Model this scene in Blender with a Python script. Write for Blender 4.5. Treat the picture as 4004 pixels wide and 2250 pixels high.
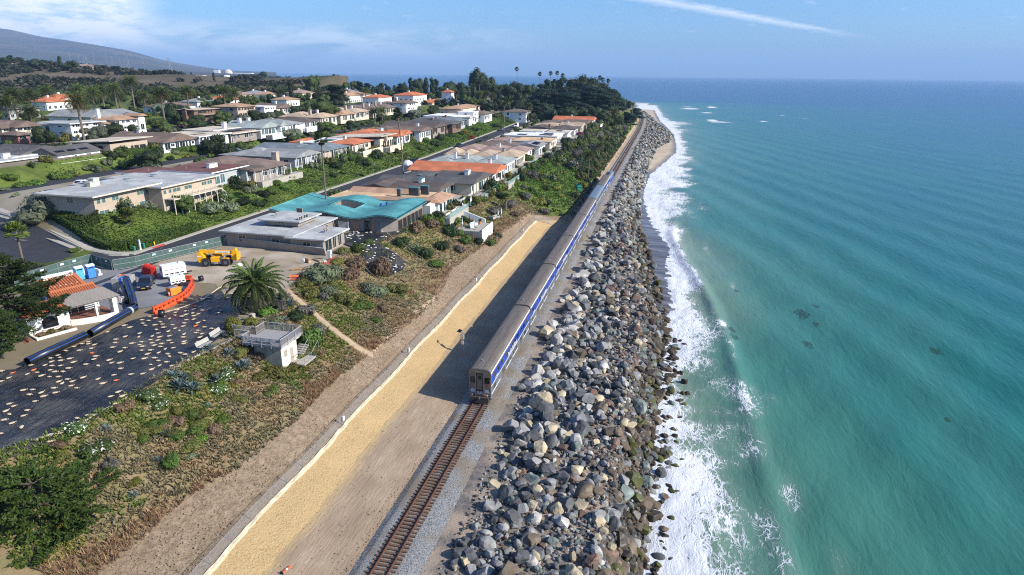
import bpy, bmesh, math, random
import numpy as np
from mathutils import Matrix, Vector
for o in list(bpy.data.objects): bpy.data.objects.remove(o)
SC = bpy.context.scene
COL = SC.collection
rnd = random.Random(7)
NR = np.random.RandomState(11)
PI = math.pi
CAMZ = 47.7
FPX = 2482.0                       # focal length in pixels of a 4004 px wide frame
TH = math.atan(835 / FPX); ROLL = math.atan(.01052)
fwd = np.array([0, math.cos(TH), -math.sin(TH)])
_r = np.array([1., 0, 0]); _u = np.array([0, math.sin(TH), math.cos(TH)])
IX = math.cos(ROLL) * _r + math.sin(ROLL) * _u
IY = -math.sin(ROLL) * _r + math.cos(ROLL) * _u
cd = bpy.data.cameras.new('camera'); cam = bpy.data.objects.new('camera', cd); COL.objects.link(cam)
cd.sensor_width = 36; cd.lens = 36 * FPX / 4004; cd.clip_start = .5; cd.clip_end = 90000
mw = Matrix.Identity(4)
for i in range(3):
 mw[i][0] = IX[i]; mw[i][1] = IY[i]; mw[i][2] = -fwd[i]
mw[2][3] = CAMZ
cam.matrix_world = mw
SC.camera = cam
SUN_AZ = 107.0      # compass-like angle from +Y towards +X
SUN_EL = 31.5
w = bpy.data.worlds.new('World'); SC.world = w; w.use_nodes = True
nt = w.node_tree; bg = nt.nodes['Background']
def nd(tree, kind, **kw):
 n = tree.nodes.new(kind)
 for k, v in kw.items():
  if k.startswith('i_'): n.inputs[k[2:].replace('_', ' ')].default_value = v
  else: setattr(n, k, v)
 return n
def lk(tree, a, b): tree.links.new(a, b)
sky = nd(nt, 'ShaderNodeTexSky', sky_type='NISHITA', sun_disc=False, sun_elevation=math.radians(SUN_EL), sun_rotation=math.radians(SUN_AZ),
  altitude=0, air_density=1., dust_density=1., ozone_density=6.0)
bg.inputs['Strength'].default_value = .112
def worldclouds():
 """thin cirrus bank and an old contrail, laid on the sky by direction"""
 tc = nd(nt, 'ShaderNodeTexCoord'); sep = nd(nt, 'ShaderNodeSeparateXYZ'); lk(nt, tc.outputs['Generated'], sep.inputs[0])
 def m(op, a, b=None, c=None, clamp=False):
  n = nd(nt, 'ShaderNodeMath', operation=op, use_clamp=clamp)
  for i, v in enumerate((a, b, c)):
   if v is None: continue
   if isinstance(v, (int, float)): n.inputs[i].default_value = v
   else: lk(nt, v, n.inputs[i])
  return n.outputs[0]
 X, Y, Z = sep.outputs
 az = m('ARCTAN2', X, Y); el = m('ARCSINE', Z)
 azd = m('MULTIPLY', az, 57.2958); eld = m('MULTIPLY', el, 57.2958)
 cmb = nd(nt, 'ShaderNodeCombineXYZ'); lk(nt, m('MULTIPLY', azd, .16), cmb.inputs[0]); lk(nt, m('MULTIPLY', eld, .62), cmb.inputs[1])
 n1 = nd(nt, 'ShaderNodeTexNoise', i_Scale=1.0, i_Detail=7.0, i_Roughness=.62, i_Distortion=.5); lk(nt, cmb.outputs[0], n1.inputs['Vector'])
 n2 = nd(nt, 'ShaderNodeTexNoise', i_Scale=3.1, i_Detail=6.0, i_Roughness=.7, i_Distortion=.3); lk(nt, cmb.outputs[0], n2.inputs['Vector'])
 def gate(v, lo, hi, inv=False):
  n = nd(nt, 'ShaderNodeMapRange', interpolation_type='SMOOTHSTEP'); lk(nt, v, n.inputs[0])
  n.inputs[1].default_value = lo; n.inputs[2].default_value = hi
  n.inputs[3].default_value = 1. if inv else 0.; n.inputs[4].default_value = 0. if inv else 1.
  return n.outputs[0]
 wob = m('MULTIPLY_ADD', n1.outputs[0], 10.0, -5.0)
 edge = gate(m('MULTIPLY_ADD', wob, .45, azd), -30.5, -26., True)
 band = m('MULTIPLY', gate(eld, .3, 3.4), gate(m('ADD', eld, m('MULTIPLY', wob, .3)), 4.9, 6.4, True))
 dens = gate(m('MULTIPLY_ADD', n2.outputs[0], .5, m('MULTIPLY', n1.outputs[0], .6)), .38, .64)
 bank = m('MULTIPLY', m('MULTIPLY', edge, band), m('MULTIPLY_ADD', dens, .8, .22))
 lowveil = m('MULTIPLY', m('MULTIPLY', gate(azd, -18., 10., True), gate(eld, .2, 1.6)), m('MULTIPLY', gate(eld, 2.6, 4.2, True), gate(n1.outputs[0], .35, .62)))
 wis = m('MULTIPLY', m('MULTIPLY', gate(n2.outputs[0], .56, .76), gate(eld, 1.2, 3.5)), gate(n1.outputs[0], .42, .6))
 mid = m('MULTIPLY_ADD', azd, -.187, 7.95)           # elevation of its spine at this azimuth
 off = m('SUBTRACT', eld, m('ADD', mid, m('MULTIPLY_ADD', n2.outputs[0], .7, -.35)))
 wid = m('MAXIMUM', m('MULTIPLY_ADD', azd, -.02, .74), .1)
 cr = m('SUBTRACT', 1.0, m('DIVIDE', m('ABSOLUTE', off), wid), clamp=True)
 trail = m('MULTIPLY', m('MULTIPLY', cr, gate(azd, 22., 28.5, True)), m('MULTIPLY', gate(azd, 0., 6.), m('MULTIPLY_ADD', n2.outputs[0], 1.6, .1)), clamp=True)
 tot = m('ADD', m('ADD', bank, m('MULTIPLY', lowveil, .5)), m('ADD', m('MULTIPLY', wis, .25), m('MULTIPLY', trail, .6)), clamp=True)
 tint = nd(nt, 'ShaderNodeMix', data_type='RGBA', blend_type='MIX')
 lk(nt, tot, tint.inputs['Factor']); hue = nd(nt, 'ShaderNodeMix', data_type='RGBA', blend_type='MULTIPLY'); hue.inputs['Factor'].default_value = 1; hue.inputs['B'].default_value = (.75, .97, 1.19, 1); lk(nt, sky.outputs[0], hue.inputs['A']); lk(nt, hue.outputs['Result'], tint.inputs['A'])
 tint.inputs['B'].default_value = (8.4, 8.4, 8.8, 1)
 lk(nt, tint.outputs['Result'], bg.inputs['Color'])
worldclouds()
sd = bpy.data.lights.new('sun', 'SUN'); sd.energy = 5.0; sd.angle = math.radians(.55); sd.color = (1, .945, .85)
sun = bpy.data.objects.new('sun', sd); COL.objects.link(sun)
_a, _e = math.radians(SUN_AZ), math.radians(SUN_EL)
SUNV = Vector((math.sin(_a) * math.cos(_e), math.cos(_a) * math.cos(_e), math.sin(_e)))
sun.rotation_euler = SUNV.to_track_quat('Z', 'Y').to_euler()
vs = SC.view_settings
vs.view_transform = 'Standard'; vs.look = 'None'; vs.gamma = 1; vs.use_curve_mapping = False
vs.exposure = .55
SC.render.engine = 'CYCLES'
SC.cycles.use_denoising = False; SC.cycles.filter_width = 1.1
try: SC.cycles.denoiser = 'OPENIMAGEDENOISE'
except Exception: pass
SC.cycles.max_bounces = 5; SC.cycles.diffuse_bounces = 3; SC.cycles.glossy_bounces = 2; SC.cycles.transmission_bounces = 3
SC.cycles.volume_bounces = 0; SC.cycles.transparent_max_bounces = 12
SC.cycles.caustics_reflective = False; SC.cycles.caustics_refractive = False
SC.cycles.sample_clamp_indirect = 6
HD = math.radians(13.2)            # heading of the railway from +Y towards +X
DS = np.array([math.sin(HD), math.cos(HD)]); DT = np.array([-DS[1], DS[0]]); OO = np.array([-4.24, 77.64])
RZ = PI / 2 - HD                   # local x along the railway, local y inland
def W(s, t, z=0.):
 p = OO + (s - 77) * DS + t * DT
 return (float(p[0]), float(p[1]), float(z))
def ST(x, y):
 r = np.array([x, y]) - OO
 return float(r @ DS + 77), float(r @ DT)
def ray(px, py):
 d = fwd * FPX + IX * (px - 2002) + IY * (1125 - py)
 return d / np.linalg.norm(d)
def G(px, py, z):
 d = ray(px, py); k = (z - CAMZ) / d[2]
 return (float(d[0] * k), float(d[1] * k), float(z))
def GS(px, py, z):
 g = G(px, py, z); return ST(g[0], g[1])
def DP(px, py, y):
 d = ray(px, py); k = y / d[1]
 return (float(d[0] * k), float(y), float(CAMZ + d[2] * k))
I = np.interp
def f_track(s): return I(s, [0, 560, 676, 760, 817, 900, 1000], [0, .3, 2.7, 6.6, 10.8, 22, 44])
def f_foot(s): return I(s, [0, 64, 93, 118, 140, 177, 217, 262, 343, 440, 500, 566, 640, 700, 771, 850, 939, 1100], [-22.5, -24, -24.6, -25.3, -22.6, -18.6, -13.6, -12.1, -12.1, -14.3, -23, -26.6, -19, -10, -5, 5, 18, 45])
def f_soil(s): return I(s, [0, 35, 45, 51, 61, 71, 78, 93, 105, 124, 141, 155, 181, 190, 200, 2000], [20.3, 20.5, 20.3, 18.7, 18.2, 18.7, 18.2, 17.3, 17, 20, 18.7, 17.7, 16, 13, 6.5, 6.5])
def f_bluff(s): return I(s, [0, 40, 45, 50, 60, 70, 80, 87, 107, 118, 132, 159, 206, 246, 316, 431, 560, 700, 820, 900], [34, 33.6, 31.2, 31, 31.2, 29.5, 30.5, 34.2, 36, 34, 32.5, 30, 27.5, 25.8, 20.7, 19.5, 16, 14, 22, 30])
def z_bluff(s): return I(s, [0, 250, 420, 560, 700, 850, 930], [15, 15, 18, 18, 15, 9, 3])
def z_up(s): return I(s, [0, 250, 420, 560, 750, 900, 960], [0, 0, 2.6, 2, -3, -10, -16])
def f_in(s): return I(s, [0, 118, 128, 134, 151, 180, 199, 220, 264, 306, 330, 347, 400, 434, 486, 566, 620, 690, 745, 850, 950, 1088, 1229, 1400], [-20, -22, -24, -26.9, -26.1, -26.1, -25, -19.6, -15, -14.6, -15.5, -18.6, -25, -29.5, -30.2, -29, -25, -19, -14, -9, -5, 2, 29, 70])
def prof(s):
 """break points of the ground across the railway at station s: lists of t and z"""
 tr = f_track(s); ft = f_foot(s); u = z_up(s); zb = z_bluff(s); tb = f_bluff(s)
 k = min(max((s - 183) / 12., 0), 1)      # 0 in front of the fenced slope, 1 beyond it
 near = min(max((s - 95) / 35., 0), 1)
 yel = ((10.1 + .2 * math.sin(s * .21) + .1 * math.sin(s * .83 + 1) + .08 * math.sin(s * 2.3)) * (1 - k) + (tr + 4.2) * k); fen = 13.7 * (1 - k) + (tr + 4.9) * k
 so = f_soil(s) if s < 200 else tr + 5.8
 beach = I(s, [0, 110, 140, 330, 420, 520, 600, 680, 1000], [-.6, -.5, .45, .6, 1.1, .4, .2, 1.1, 1.2])
 T_ = [64, 73, 74.6, 87.5, 127, 136, 142.5, 180, 188, 198, 330]
 Z_ = [15.1 + u, 15 + u, 15.2 + u, 20 + u, 20.1 + u, 19.8 + u, 23.6 + u, 24.4 + u, 24.6 + u, 26.6 + u, 30 + u]
 if s < 178:                              # the cross street runs up beside the corner house
  for i in range(2, 11):
   q = min(max((s - .3 * (T_[i] - 80) - 96.5) / 6., 0), 1); Z_[i] = Z_[i] * q + (15.0 + .02 * (T_[i] - 74)) * (1 - q)
 return ([ft - 60, (ft - 14) if s < 112 else min(float(f_in(s)) - .6, ft - .8), ft, min(tr - 6.2, ft + 5), tr - 3.5, tr - 2.3, tr + 2.1, tr + 3.0, yel, fen, max(so, fen + .3),
   max(tb, so + 2)] + T_,
   [-4, -.9 if near < .5 else -.12, beach, 4.7, 4.5, 4.68, 4.68, 4.3, 4.9 * (1 - k) + 4.5 * k, 6.8 * (1 - k) + 4.7 * k, 9 * (1 - k) + 5.6 * k,
   zb] + Z_)
def HT(s, t):
 a, b = prof(s); return float(np.interp(t, a, b))
def HW(x, y): return HT(*ST(x, y))
def T(px, py, lo=-1, hi=46.):
 """the place on the ground seen at a pixel: march the ray down on to the terrain"""
 d = ray(px, py)
 k0 = (hi - CAMZ) / d[2]; k1 = (lo - CAMZ) / d[2]
 n = 160; prev = k0
 for i in range(1, n + 1):
  k = k0 + (k1 - k0) * i / n
  x, y, z = d[0] * k, d[1] * k, CAMZ + d[2] * k
  if z < HW(x, y):
   a, b = prev, k
   for _ in range(12):
    m = .5 * (a + b)
    if CAMZ + d[2] * m < HW(d[0] * m, d[1] * m): b = m
    else: a = m
   return (float(d[0] * b), float(d[1] * b), float(CAMZ + d[2] * b))
  prev = k
 return (float(d[0] * k1), float(d[1] * k1), float(lo))
class MB:
 def __init__(s): s.v = []; s.f = []
 def add(s, V, F):
  n = len(s.v); s.v += [tuple(map(float, p)) for p in V]; s.f += [tuple(i + n for i in f) for f in F]; return s
 def box(s, x0, x1, y0, y1, z0, z1):
  return s.add([(x0, y0, z0), (x1, y0, z0), (x1, y1, z0), (x0, y1, z0), (x0, y0, z1), (x1, y0, z1), (x1, y1, z1), (x0, y1, z1)],
     [(0, 3, 2, 1), (4, 5, 6, 7), (0, 1, 5, 4), (1, 2, 6, 5), (2, 3, 7, 6), (3, 0, 4, 7)])
 def bbox(s, x0, x1, y0, y1, z0, z1, b=.03):
  """box with its top edges bevelled"""
  V = [(x0, y0, z0), (x1, y0, z0), (x1, y1, z0), (x0, y1, z0), (x0, y0, z1 - b), (x1, y0, z1 - b), (x1, y1, z1 - b), (x0, y1, z1 - b),
   (x0 + b, y0 + b, z1), (x1 - b, y0 + b, z1), (x1 - b, y1 - b, z1), (x0 + b, y1 - b, z1)]
  return s.add(V, [(0, 3, 2, 1), (0, 1, 5, 4), (1, 2, 6, 5), (2, 3, 7, 6), (3, 0, 4, 7), (4, 5, 9, 8), (5, 6, 10, 9), (6, 7, 11, 10), (7, 4, 8, 11), (8, 9, 10, 11)])
 def prism(s, poly, z0, z1):
  n = len(poly)
  a = sum(poly[i][0] * poly[(i + 1) % n][1] - poly[(i + 1) % n][0] * poly[i][1] for i in range(n))
  if a < 0: poly = poly[::-1]
  zt = (lambda i: z1[i]) if isinstance(z1, (list, tuple)) else (lambda i: z1)
  V = [(p[0], p[1], z0) for p in poly] + [(p[0], p[1], zt(i)) for i, p in enumerate(poly)]
  return s.add(V, [tuple(range(n))[::-1], tuple(range(n, 2 * n))] + [(i, (i + 1) % n, n + (i + 1) % n, n + i) for i in range(n)])
 def ext(s, prof, x0, x1, axis='x'):
  """profile of (y, z) points swept along x (or (x, z) along y)"""
  n = len(prof)
  if axis == 'x': V = [(x0, p[0], p[1]) for p in prof] + [(x1, p[0], p[1]) for p in prof]
  else: V = [(p[0], x0, p[1]) for p in prof] + [(p[0], x1, p[1]) for p in prof]
  return s.add(V, [tuple(range(n)), tuple(range(n, 2 * n))[::-1]] + [(i, n + i, n + (i + 1) % n, (i + 1) % n) for i in range(n)])
 def tube(s, pts, r, n=8, cap=True):
  pts = [Vector(p) for p in pts]; m = len(pts)
  rr = list(r) if isinstance(r, (list, tuple)) else [r] * m
  V = []; F = []
  for i, p in enumerate(pts):
   d = (pts[min(i + 1, m - 1)] - pts[max(i - 1, 0)]).normalized()
   ref = Vector((0, 0, 1)) if abs(d.z) < .9 else Vector((1, 0, 0))
   a = d.cross(ref).normalized(); b = d.cross(a)
   for k in range(n):
    an = 2 * PI * k / n
    V.append(p + (a * math.cos(an) + b * math.sin(an)) * rr[i])
  for i in range(m - 1):
   for k in range(n):
    F.append((i * n + k, i * n + (k + 1) % n, (i + 1) * n + (k + 1) % n, (i + 1) * n + k))
  if cap: F += [tuple(range(n))[::-1], tuple(range((m - 1) * n, m * n))]
  return s.add(V, F)
 def quad(s, a, b, c, d): return s.add([a, b, c, d], [(0, 1, 2, 3)])
 def mesh(s, name, mat, smooth=False):
  me = bpy.data.meshes.new(name); me.from_pydata(s.v, [], s.f)
  if mat: me.materials.append(mat)
  if smooth: me.polygons.foreach_set('use_smooth', [True] * len(me.polygons))
  me.update(); return me
 def build(s, name, mat, parent=None, smooth=False, **kw):
  return obj(name, s.mesh(name, mat, smooth), parent, **kw)
def obj(name, me, parent=None, loc=None, rz=None, scale=None):
 o = bpy.data.objects.new(name, me); COL.objects.link(o)
 if parent: o.parent = parent
 if loc is not None: o.location = loc
 if rz is not None: o.rotation_euler = (0, 0, rz)
 if scale is not None: o.scale = (scale,) * 3 if isinstance(scale, (int, float)) else scale
 return o
def tag(o, label, cat=None, group=None, kind=None):
 if label: o['label'] = label
 if cat: o['category'] = cat
 if group: o['group'] = group
 if kind: o['kind'] = kind
 return o
def thing(name, label, cat, loc=(0, 0, 0), rz=0., group=None, scale=None):
 return tag(obj(name, None, None, loc, rz, scale), label, cat, group)
def npmesh(name, V, F, mat, col=None, smooth=False, attrs=None):
 """V (n,3), F (m,k) arrays; col per vertex rgb"""
 V = np.asarray(V, np.float32); F = np.asarray(F, np.int32); k = F.shape[1]; m = len(F)
 me = bpy.data.meshes.new(name)
 me.vertices.add(len(V)); me.vertices.foreach_set('co', V.ravel())
 me.loops.add(m * k); me.loops.foreach_set('vertex_index', F.ravel())
 me.polygons.add(m); me.polygons.foreach_set('loop_start', np.arange(0, m * k, k, dtype=np.int32))
 me.polygons.foreach_set('use_smooth', np.full(m, bool(smooth)))
 if col is not None:
  a = me.color_attributes.new('Col', 'FLOAT_COLOR', 'POINT')
  c = np.ones((len(V), 4), np.float32); c[:, :3] = col; a.data.foreach_set('color', c.ravel())
 for nm, val in (attrs or {}).items():
  a = me.attributes.new(nm, 'FLOAT', 'POINT'); a.data.foreach_set('value', np.asarray(val, np.float32))
 if mat: me.materials.append(mat)
 me.update(); me.validate(); return me
def dup(root, loc=None, rz=None, scale=None, label=None, group=None):
 def cp(o, par):
  c = o.copy(); COL.objects.link(c); c.parent = par
  for ch in o.children: cp(ch, c)
  return c
 r = cp(root, None)
 if loc is not None: r.location = loc
 if rz is not None: r.rotation_euler = (0, 0, rz)
 if scale is not None: r.scale = (scale,) * 3 if isinstance(scale, (int, float)) else scale
 if label: r['label'] = label
 if group: r['group'] = group
 return r
def snoise(x, y, f=1., seed=0):
 """cheap smooth value noise on arrays"""
 x = np.asarray(x, float) * f + seed * 17.3; y = np.asarray(y, float) * f + seed * 9.1
 xi = np.floor(x).astype(np.int64); yi = np.floor(y).astype(np.int64); fx = x - xi; fy = y - yi
 fx = fx * fx * (3 - 2 * fx); fy = fy * fy * (3 - 2 * fy)
 def h(a, b):
  v = (a * 374761393 + b * 668265263) & 0xffffffff
  v = ((v ^ (v >> 13)) * 1274126177) & 0xffffffff
  return ((v ^ (v >> 16)) & 0xffff) / 65535.
 return (h(xi, yi) * (1 - fx) + h(xi + 1, yi) * fx) * (1 - fy) + (h(xi, yi + 1) * (1 - fx) + h(xi + 1, yi + 1) * fx) * fy
def fbm(x, y, f=1., seed=0, oct=4):
 r = 0; a = .5
 for i in range(oct): r = r + a * snoise(x, y, f * 2 ** i, seed + i); a *= .5
 return r
def mat(name, col, rough=.8, c2=None, sc=2., det=5., bump=0., bsc=None, spec=.3, metal=0., contrast=(.35, .65), attr=None, streak=None, c3=None, sc3=.3, emit=None, trans=0., coords='Object', dist=.05, rot=None):
 m = bpy.data.materials.new(name); m.use_nodes = True; t = m.node_tree; p = t.nodes['Principled BSDF']
 p.inputs['Roughness'].default_value = rough; p.inputs['Metallic'].default_value = metal
 p.inputs['Specular IOR Level'].default_value = spec
 p.inputs['Base Color'].default_value = (*col, 1)
 tc = nd(t, 'ShaderNodeTexCoord'); src = tc.outputs[coords]
 if streak:
  mp = nd(t, 'ShaderNodeMapping'); mp.inputs['Scale'].default_value = streak
  if rot is not None: mp.vector_type = 'TEXTURE'; mp.inputs['Rotation'].default_value = (0, 0, rot); mp.inputs['Scale'].default_value = tuple(1 / x for x in streak)
  lk(t, src, mp.inputs[0]); ssrc = mp.outputs[0]
 else: ssrc = src
 out = None
 if attr:
  a = nd(t, 'ShaderNodeVertexColor', layer_name='Col'); out = a.outputs['Color']
 if c2 is not None:
  n = nd(t, 'ShaderNodeTexNoise', i_Scale=sc, i_Detail=det, i_Roughness=.6); lk(t, ssrc, n.inputs['Vector'])
  r = nd(t, 'ShaderNodeMapRange'); lk(t, n.outputs[0], r.inputs[0]); r.inputs[1].default_value = contrast[0]; r.inputs[2].default_value = contrast[1]
  mx = nd(t, 'ShaderNodeMix', data_type='RGBA'); lk(t, r.outputs[0], mx.inputs['Factor'])
  if out is not None:
   mx.blend_type = 'MULTIPLY'; lk(t, out, mx.inputs['A'])
  else: mx.inputs['A'].default_value = (*col, 1)
  mx.inputs['B'].default_value = (*c2, 1); out = mx.outputs['Result']
 if c3 is not None:
  n = nd(t, 'ShaderNodeTexNoise', i_Scale=sc3, i_Detail=4., i_Roughness=.55); lk(t, src, n.inputs['Vector'])
  r = nd(t, 'ShaderNodeMapRange'); lk(t, n.outputs[0], r.inputs[0]); r.inputs[1].default_value = .45; r.inputs[2].default_value = .62
  mx = nd(t, 'ShaderNodeMix', data_type='RGBA'); lk(t, r.outputs[0], mx.inputs['Factor'])
  if out is None: mx.inputs['A'].default_value = (*col, 1)
  else: lk(t, out, mx.inputs['A'])
  mx.inputs['B'].default_value = (*c3, 1); out = mx.outputs['Result']
 if out is not None: lk(t, out, p.inputs['Base Color'])
 if bump:
  n = nd(t, 'ShaderNodeTexNoise', i_Scale=bsc or sc * 2, i_Detail=6., i_Roughness=.65); lk(t, ssrc, n.inputs['Vector'])
  b = nd(t, 'ShaderNodeBump'); b.inputs['Strength'].default_value = bump; b.inputs['Distance'].default_value = dist
  lk(t, n.outputs[0], b.inputs['Height']); lk(t, b.outputs[0], p.inputs['Normal'])
 if trans:
  p.inputs['Alpha'].default_value = trans
 if emit: p.inputs['Emission Color'].default_value = (*emit[:3], 1); p.inputs['Emission Strength'].default_value = emit[3]
 return m
def leafmat(name, col=None, var=.35, rough=.6, attr=True):
 """foliage: colour from the mesh (or a flat one), varied per object and by noise, a little light through the leaf"""
 m = bpy.data.materials.new(name); m.use_nodes = True; t = m.node_tree; p = t.nodes['Principled BSDF']
 p.inputs['Roughness'].default_value = rough; p.inputs['Specular IOR Level'].default_value = .25
 if attr: a = nd(t, 'ShaderNodeVertexColor', layer_name='Col'); src = a.outputs['Color']
 else:
  a = nd(t, 'ShaderNodeRGB'); a.outputs[0].default_value = (*col, 1); src = a.outputs[0]
 oi = nd(t, 'ShaderNodeObjectInfo'); hs = nd(t, 'ShaderNodeHueSaturation')
 r = nd(t, 'ShaderNodeMapRange'); lk(t, oi.outputs['Random'], r.inputs[0]); r.inputs[3].default_value = 1 - var; r.inputs[4].default_value = 1 + var
 r2 = nd(t, 'ShaderNodeMapRange'); lk(t, oi.outputs['Random'], r2.inputs[0]); r2.inputs[3].default_value = .485; r2.inputs[4].default_value = .515
 lk(t, r.outputs[0], hs.inputs['Value']); lk(t, r2.outputs[0], hs.inputs['Hue']); lk(t, src, hs.inputs['Color']); lk(t, hs.outputs[0], p.inputs['Base Color'])
 tr = nd(t, 'ShaderNodeBsdfTranslucent'); lk(t, hs.outputs[0], tr.inputs[0]); mx = nd(t, 'ShaderNodeMixShader'); mx.inputs[0].default_value = .22
 lk(t, p.outputs[0], mx.inputs[1]); lk(t, tr.outputs[0], mx.inputs[2]); lk(t, mx.outputs[0], t.nodes['Material Output'].inputs[0])
 return m
# ================================================================ GROUND
M_DIRT = mat('dirt', (.32, .235, .155), .95, (.40, .305, .215), .7, 9, .7, 2.6, .1, c3=(.29, .21, .14), sc3=.12, streak=(.3, 1.4, 1), dist=.14, rot=RZ)
M_YEL = mat('erosion matting', (.46, .325, .165), .95, (.39, .265, .125), 2.2, 9, 1., 5., .1, c3=(.48, .335, .17), sc3=.2, dist=.25, contrast=(.45, .75))
def feather():
 t = M_DIRT.node_tree; p = t.nodes['Principled BSDF']; old = p.inputs['Base Color'].links[0].from_socket
 a = nd(t, 'ShaderNodeAttribute', attribute_name='wet'); tc = nd(t, 'ShaderNodeTexCoord'); n = nd(t, 'ShaderNodeTexNoise', i_Scale=1.1, i_Detail=8., i_Roughness=.7); lk(t, tc.outputs['Object'], n.inputs['Vector'])
 m = nd(t, 'ShaderNodeMath', operation='MULTIPLY_ADD'); lk(t, n.outputs[0], m.inputs[0]); m.inputs[1].default_value = 1.3; m.inputs[2].default_value = -.75
 m2 = nd(t, 'ShaderNodeMath', operation='ADD', use_clamp=True); lk(t, m.outputs[0], m2.inputs[0]); lk(t, a.outputs['Fac'], m2.inputs[1])
 m3 = nd(t, 'ShaderNodeMath', operation='MULTIPLY', use_clamp=True); lk(t, m2.outputs[0], m3.inputs[0]); m4 = nd(t, 'ShaderNodeMath', operation='MULTIPLY', use_clamp=True); lk(t, a.outputs['Fac'], m4.inputs[0]); m4.inputs[1].default_value = 3.; lk(t, m4.outputs[0], m3.inputs[1])
 mx = nd(t, 'ShaderNodeMix', data_type='RGBA'); lk(t, m3.outputs[0], mx.inputs['Factor']); lk(t, old, mx.inputs['A']); mx.inputs['B'].default_value = (.44, .31, .155, 1); lk(t, mx.outputs['Result'], p.inputs['Base Color'])
feather()
M_SOIL = mat('graded soil', (.22, .155, .10), .95, (.36, .27, .18), 1.6, 9, 1., 3.2, .1, c3=(.27, .195, .125), sc3=.13, dist=.4, streak=(1., .6, 1), rot=RZ)
M_BLUFF = mat('bluff soil', (.27, .195, .115), .95, (.17, .155, .06), .5, 8, .8, 2.2, .1, c3=(.22, .15, .085), sc3=.2, dist=.2)
M_PAD = mat('bare pad', (.36, .29, .21), .95, (.27, .21, .145), .4, 8, .5, 2., .1, c3=(.44, .375, .29), sc3=.13)
M_GREEN = mat('ground cover', (.085, .125, .022), .9, (.13, .165, .033), .5, 8, .8, 3., .15, c3=(.055, .075, .018), sc3=.11, dist=.2)
M_ASPH = mat('asphalt', (.035, .037, .044), .85, (.05, .052, .058), .6, 8, .2, 20, .2, c3=(.045, .045, .05), sc3=.08)
M_CONC = mat('kerb concrete', (.42, .38, .32), .85, (.34, .31, .26), 1.3, 6, .1, 6, .2)
M_BALL = mat('ballast', (.38, .37, .35), .95, (.17, .17, .17), 7., 8, 1., 9., .1, contrast=(.4, .6), c3=(.26, .215, .165), sc3=.25, dist=.15)
M_SAND = mat('beach sand', (.50, .40, .29), .9, (.44, .35, .25), .3, 6, .2, 3., .2, c3=(.40, .315, .225), sc3=.06)
def wetsand():
 t = M_SAND.node_tree; p = t.nodes['Principled BSDF']; old = p.inputs['Base Color'].links[0].from_socket
 a = nd(t, 'ShaderNodeAttribute', attribute_name='wet'); mx = nd(t, 'ShaderNodeMix', data_type='RGBA'); lk(t, a.outputs['Fac'], mx.inputs['Factor']); lk(t, old, mx.inputs['A'])
 tc = nd(t, 'ShaderNodeTexCoord'); mp = nd(t, 'ShaderNodeMapping', vector_type='TEXTURE'); mp.inputs['Rotation'].default_value = (0, 0, RZ + .12); mp.inputs['Scale'].default_value = (1.6, 9, 1); lk(t, tc.outputs['Object'], mp.inputs[0])
 n = nd(t, 'ShaderNodeTexNoise', i_Scale=1., i_Detail=5.); lk(t, mp.outputs[0], n.inputs['Vector']); r = nd(t, 'ShaderNodeValToRGB'); lk(t, n.outputs[0], r.inputs[0])
 e = r.color_ramp; e.elements[0].position = .4; e.elements[0].color = (.075, .065, .068, 1); e.elements[1].position = .7; e.elements[1].color = (.20, .19, .195, 1)
 lk(t, r.outputs[0], mx.inputs['B']); lk(t, mx.outputs['Result'], p.inputs['Base Color'])
 q = nd(t, 'ShaderNodeMapRange'); lk(t, a.outputs['Fac'], q.inputs[0]); q.inputs[3].default_value = .9; q.inputs[4].default_value = .3; lk(t, q.outputs[0], p.inputs['Roughness'])
wetsand()
M_RUB = mat('rubble bed', (.085, .078, .07), .95, (.045, .045, .047), 2.5, 8, 1., 5., .1, c3=(.16, .12, .085), sc3=.3, dist=.2)
M_DUST = mat('dusty shoulder', (.25, .205, .165), .95, (.115, .11, .105), 1.4, 9, .8, 4., .1, c3=(.36, .28, .21), sc3=.3, dist=.15)
M_LOT = mat('garden ground', (.24, .19, .13), .95, (.17, .145, .085), .12, 6, .3, 2., .1, c3=(.30, .26, .20), sc3=.05)
SROWS = np.concatenate([np.arange(22, 130, 1.), np.arange(130, 262, 2.), np.arange(262, 480, 5.), np.arange(480, 981, 12.5)])
PR = [prof(s) for s in SROWS]
def strip(name, i, n, m, amp=0., fr=.5, j=None, srange=(0, 5000), dz=0., attrf=None):
 """ground between break points i and j, n quads across, with a little relief away from its edges"""
 j = j or i + 1
 rows = [(s, p) for s, p in zip(SROWS, PR) if srange[0] <= s <= srange[1]]
 V = []; A = []
 idx = list(range(i, j + 1))
 for s, (a, b) in rows:
  ts = np.concatenate([np.linspace(a[q], a[q + 1], n, endpoint=False) for q in idx[:-1]] + [[a[j]]])
  zs = np.interp(ts, a, b); N = len(ts)
  u = np.linspace(0, 1, N); e = np.minimum(1, 4 * u * (1 - u) + .0)
  x = OO[0] + (s - 77) * DS[0] + ts * DT[0]; y = OO[1] + (s - 77) * DS[1] + ts * DT[1]
  if amp: zs = zs + e * amp * (fbm(x, y, fr, i, 4) - .47) * 2
  V.append(np.c_[x, y, zs + dz])
  if attrf: A.append([attrf(s, q) for q in ts])
 V = np.array(V); R, N = V.shape[:2]
 a = np.arange(R * N).reshape(R, N)
 F = np.c_[a[:-1, :-1].ravel(), a[1:, :-1].ravel(), a[1:, 1:].ravel(), a[:-1, 1:].ravel()][:, ::-1]
 o = obj(name, npmesh(name, V.reshape(-1, 3), F, m, smooth=True, attrs={'wet': np.ravel(A)} if attrf else None)); o['kind'] = 'structure'
 return o
strip('riprap_bed', 2, 8, M_RUB, .35, .5)
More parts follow.
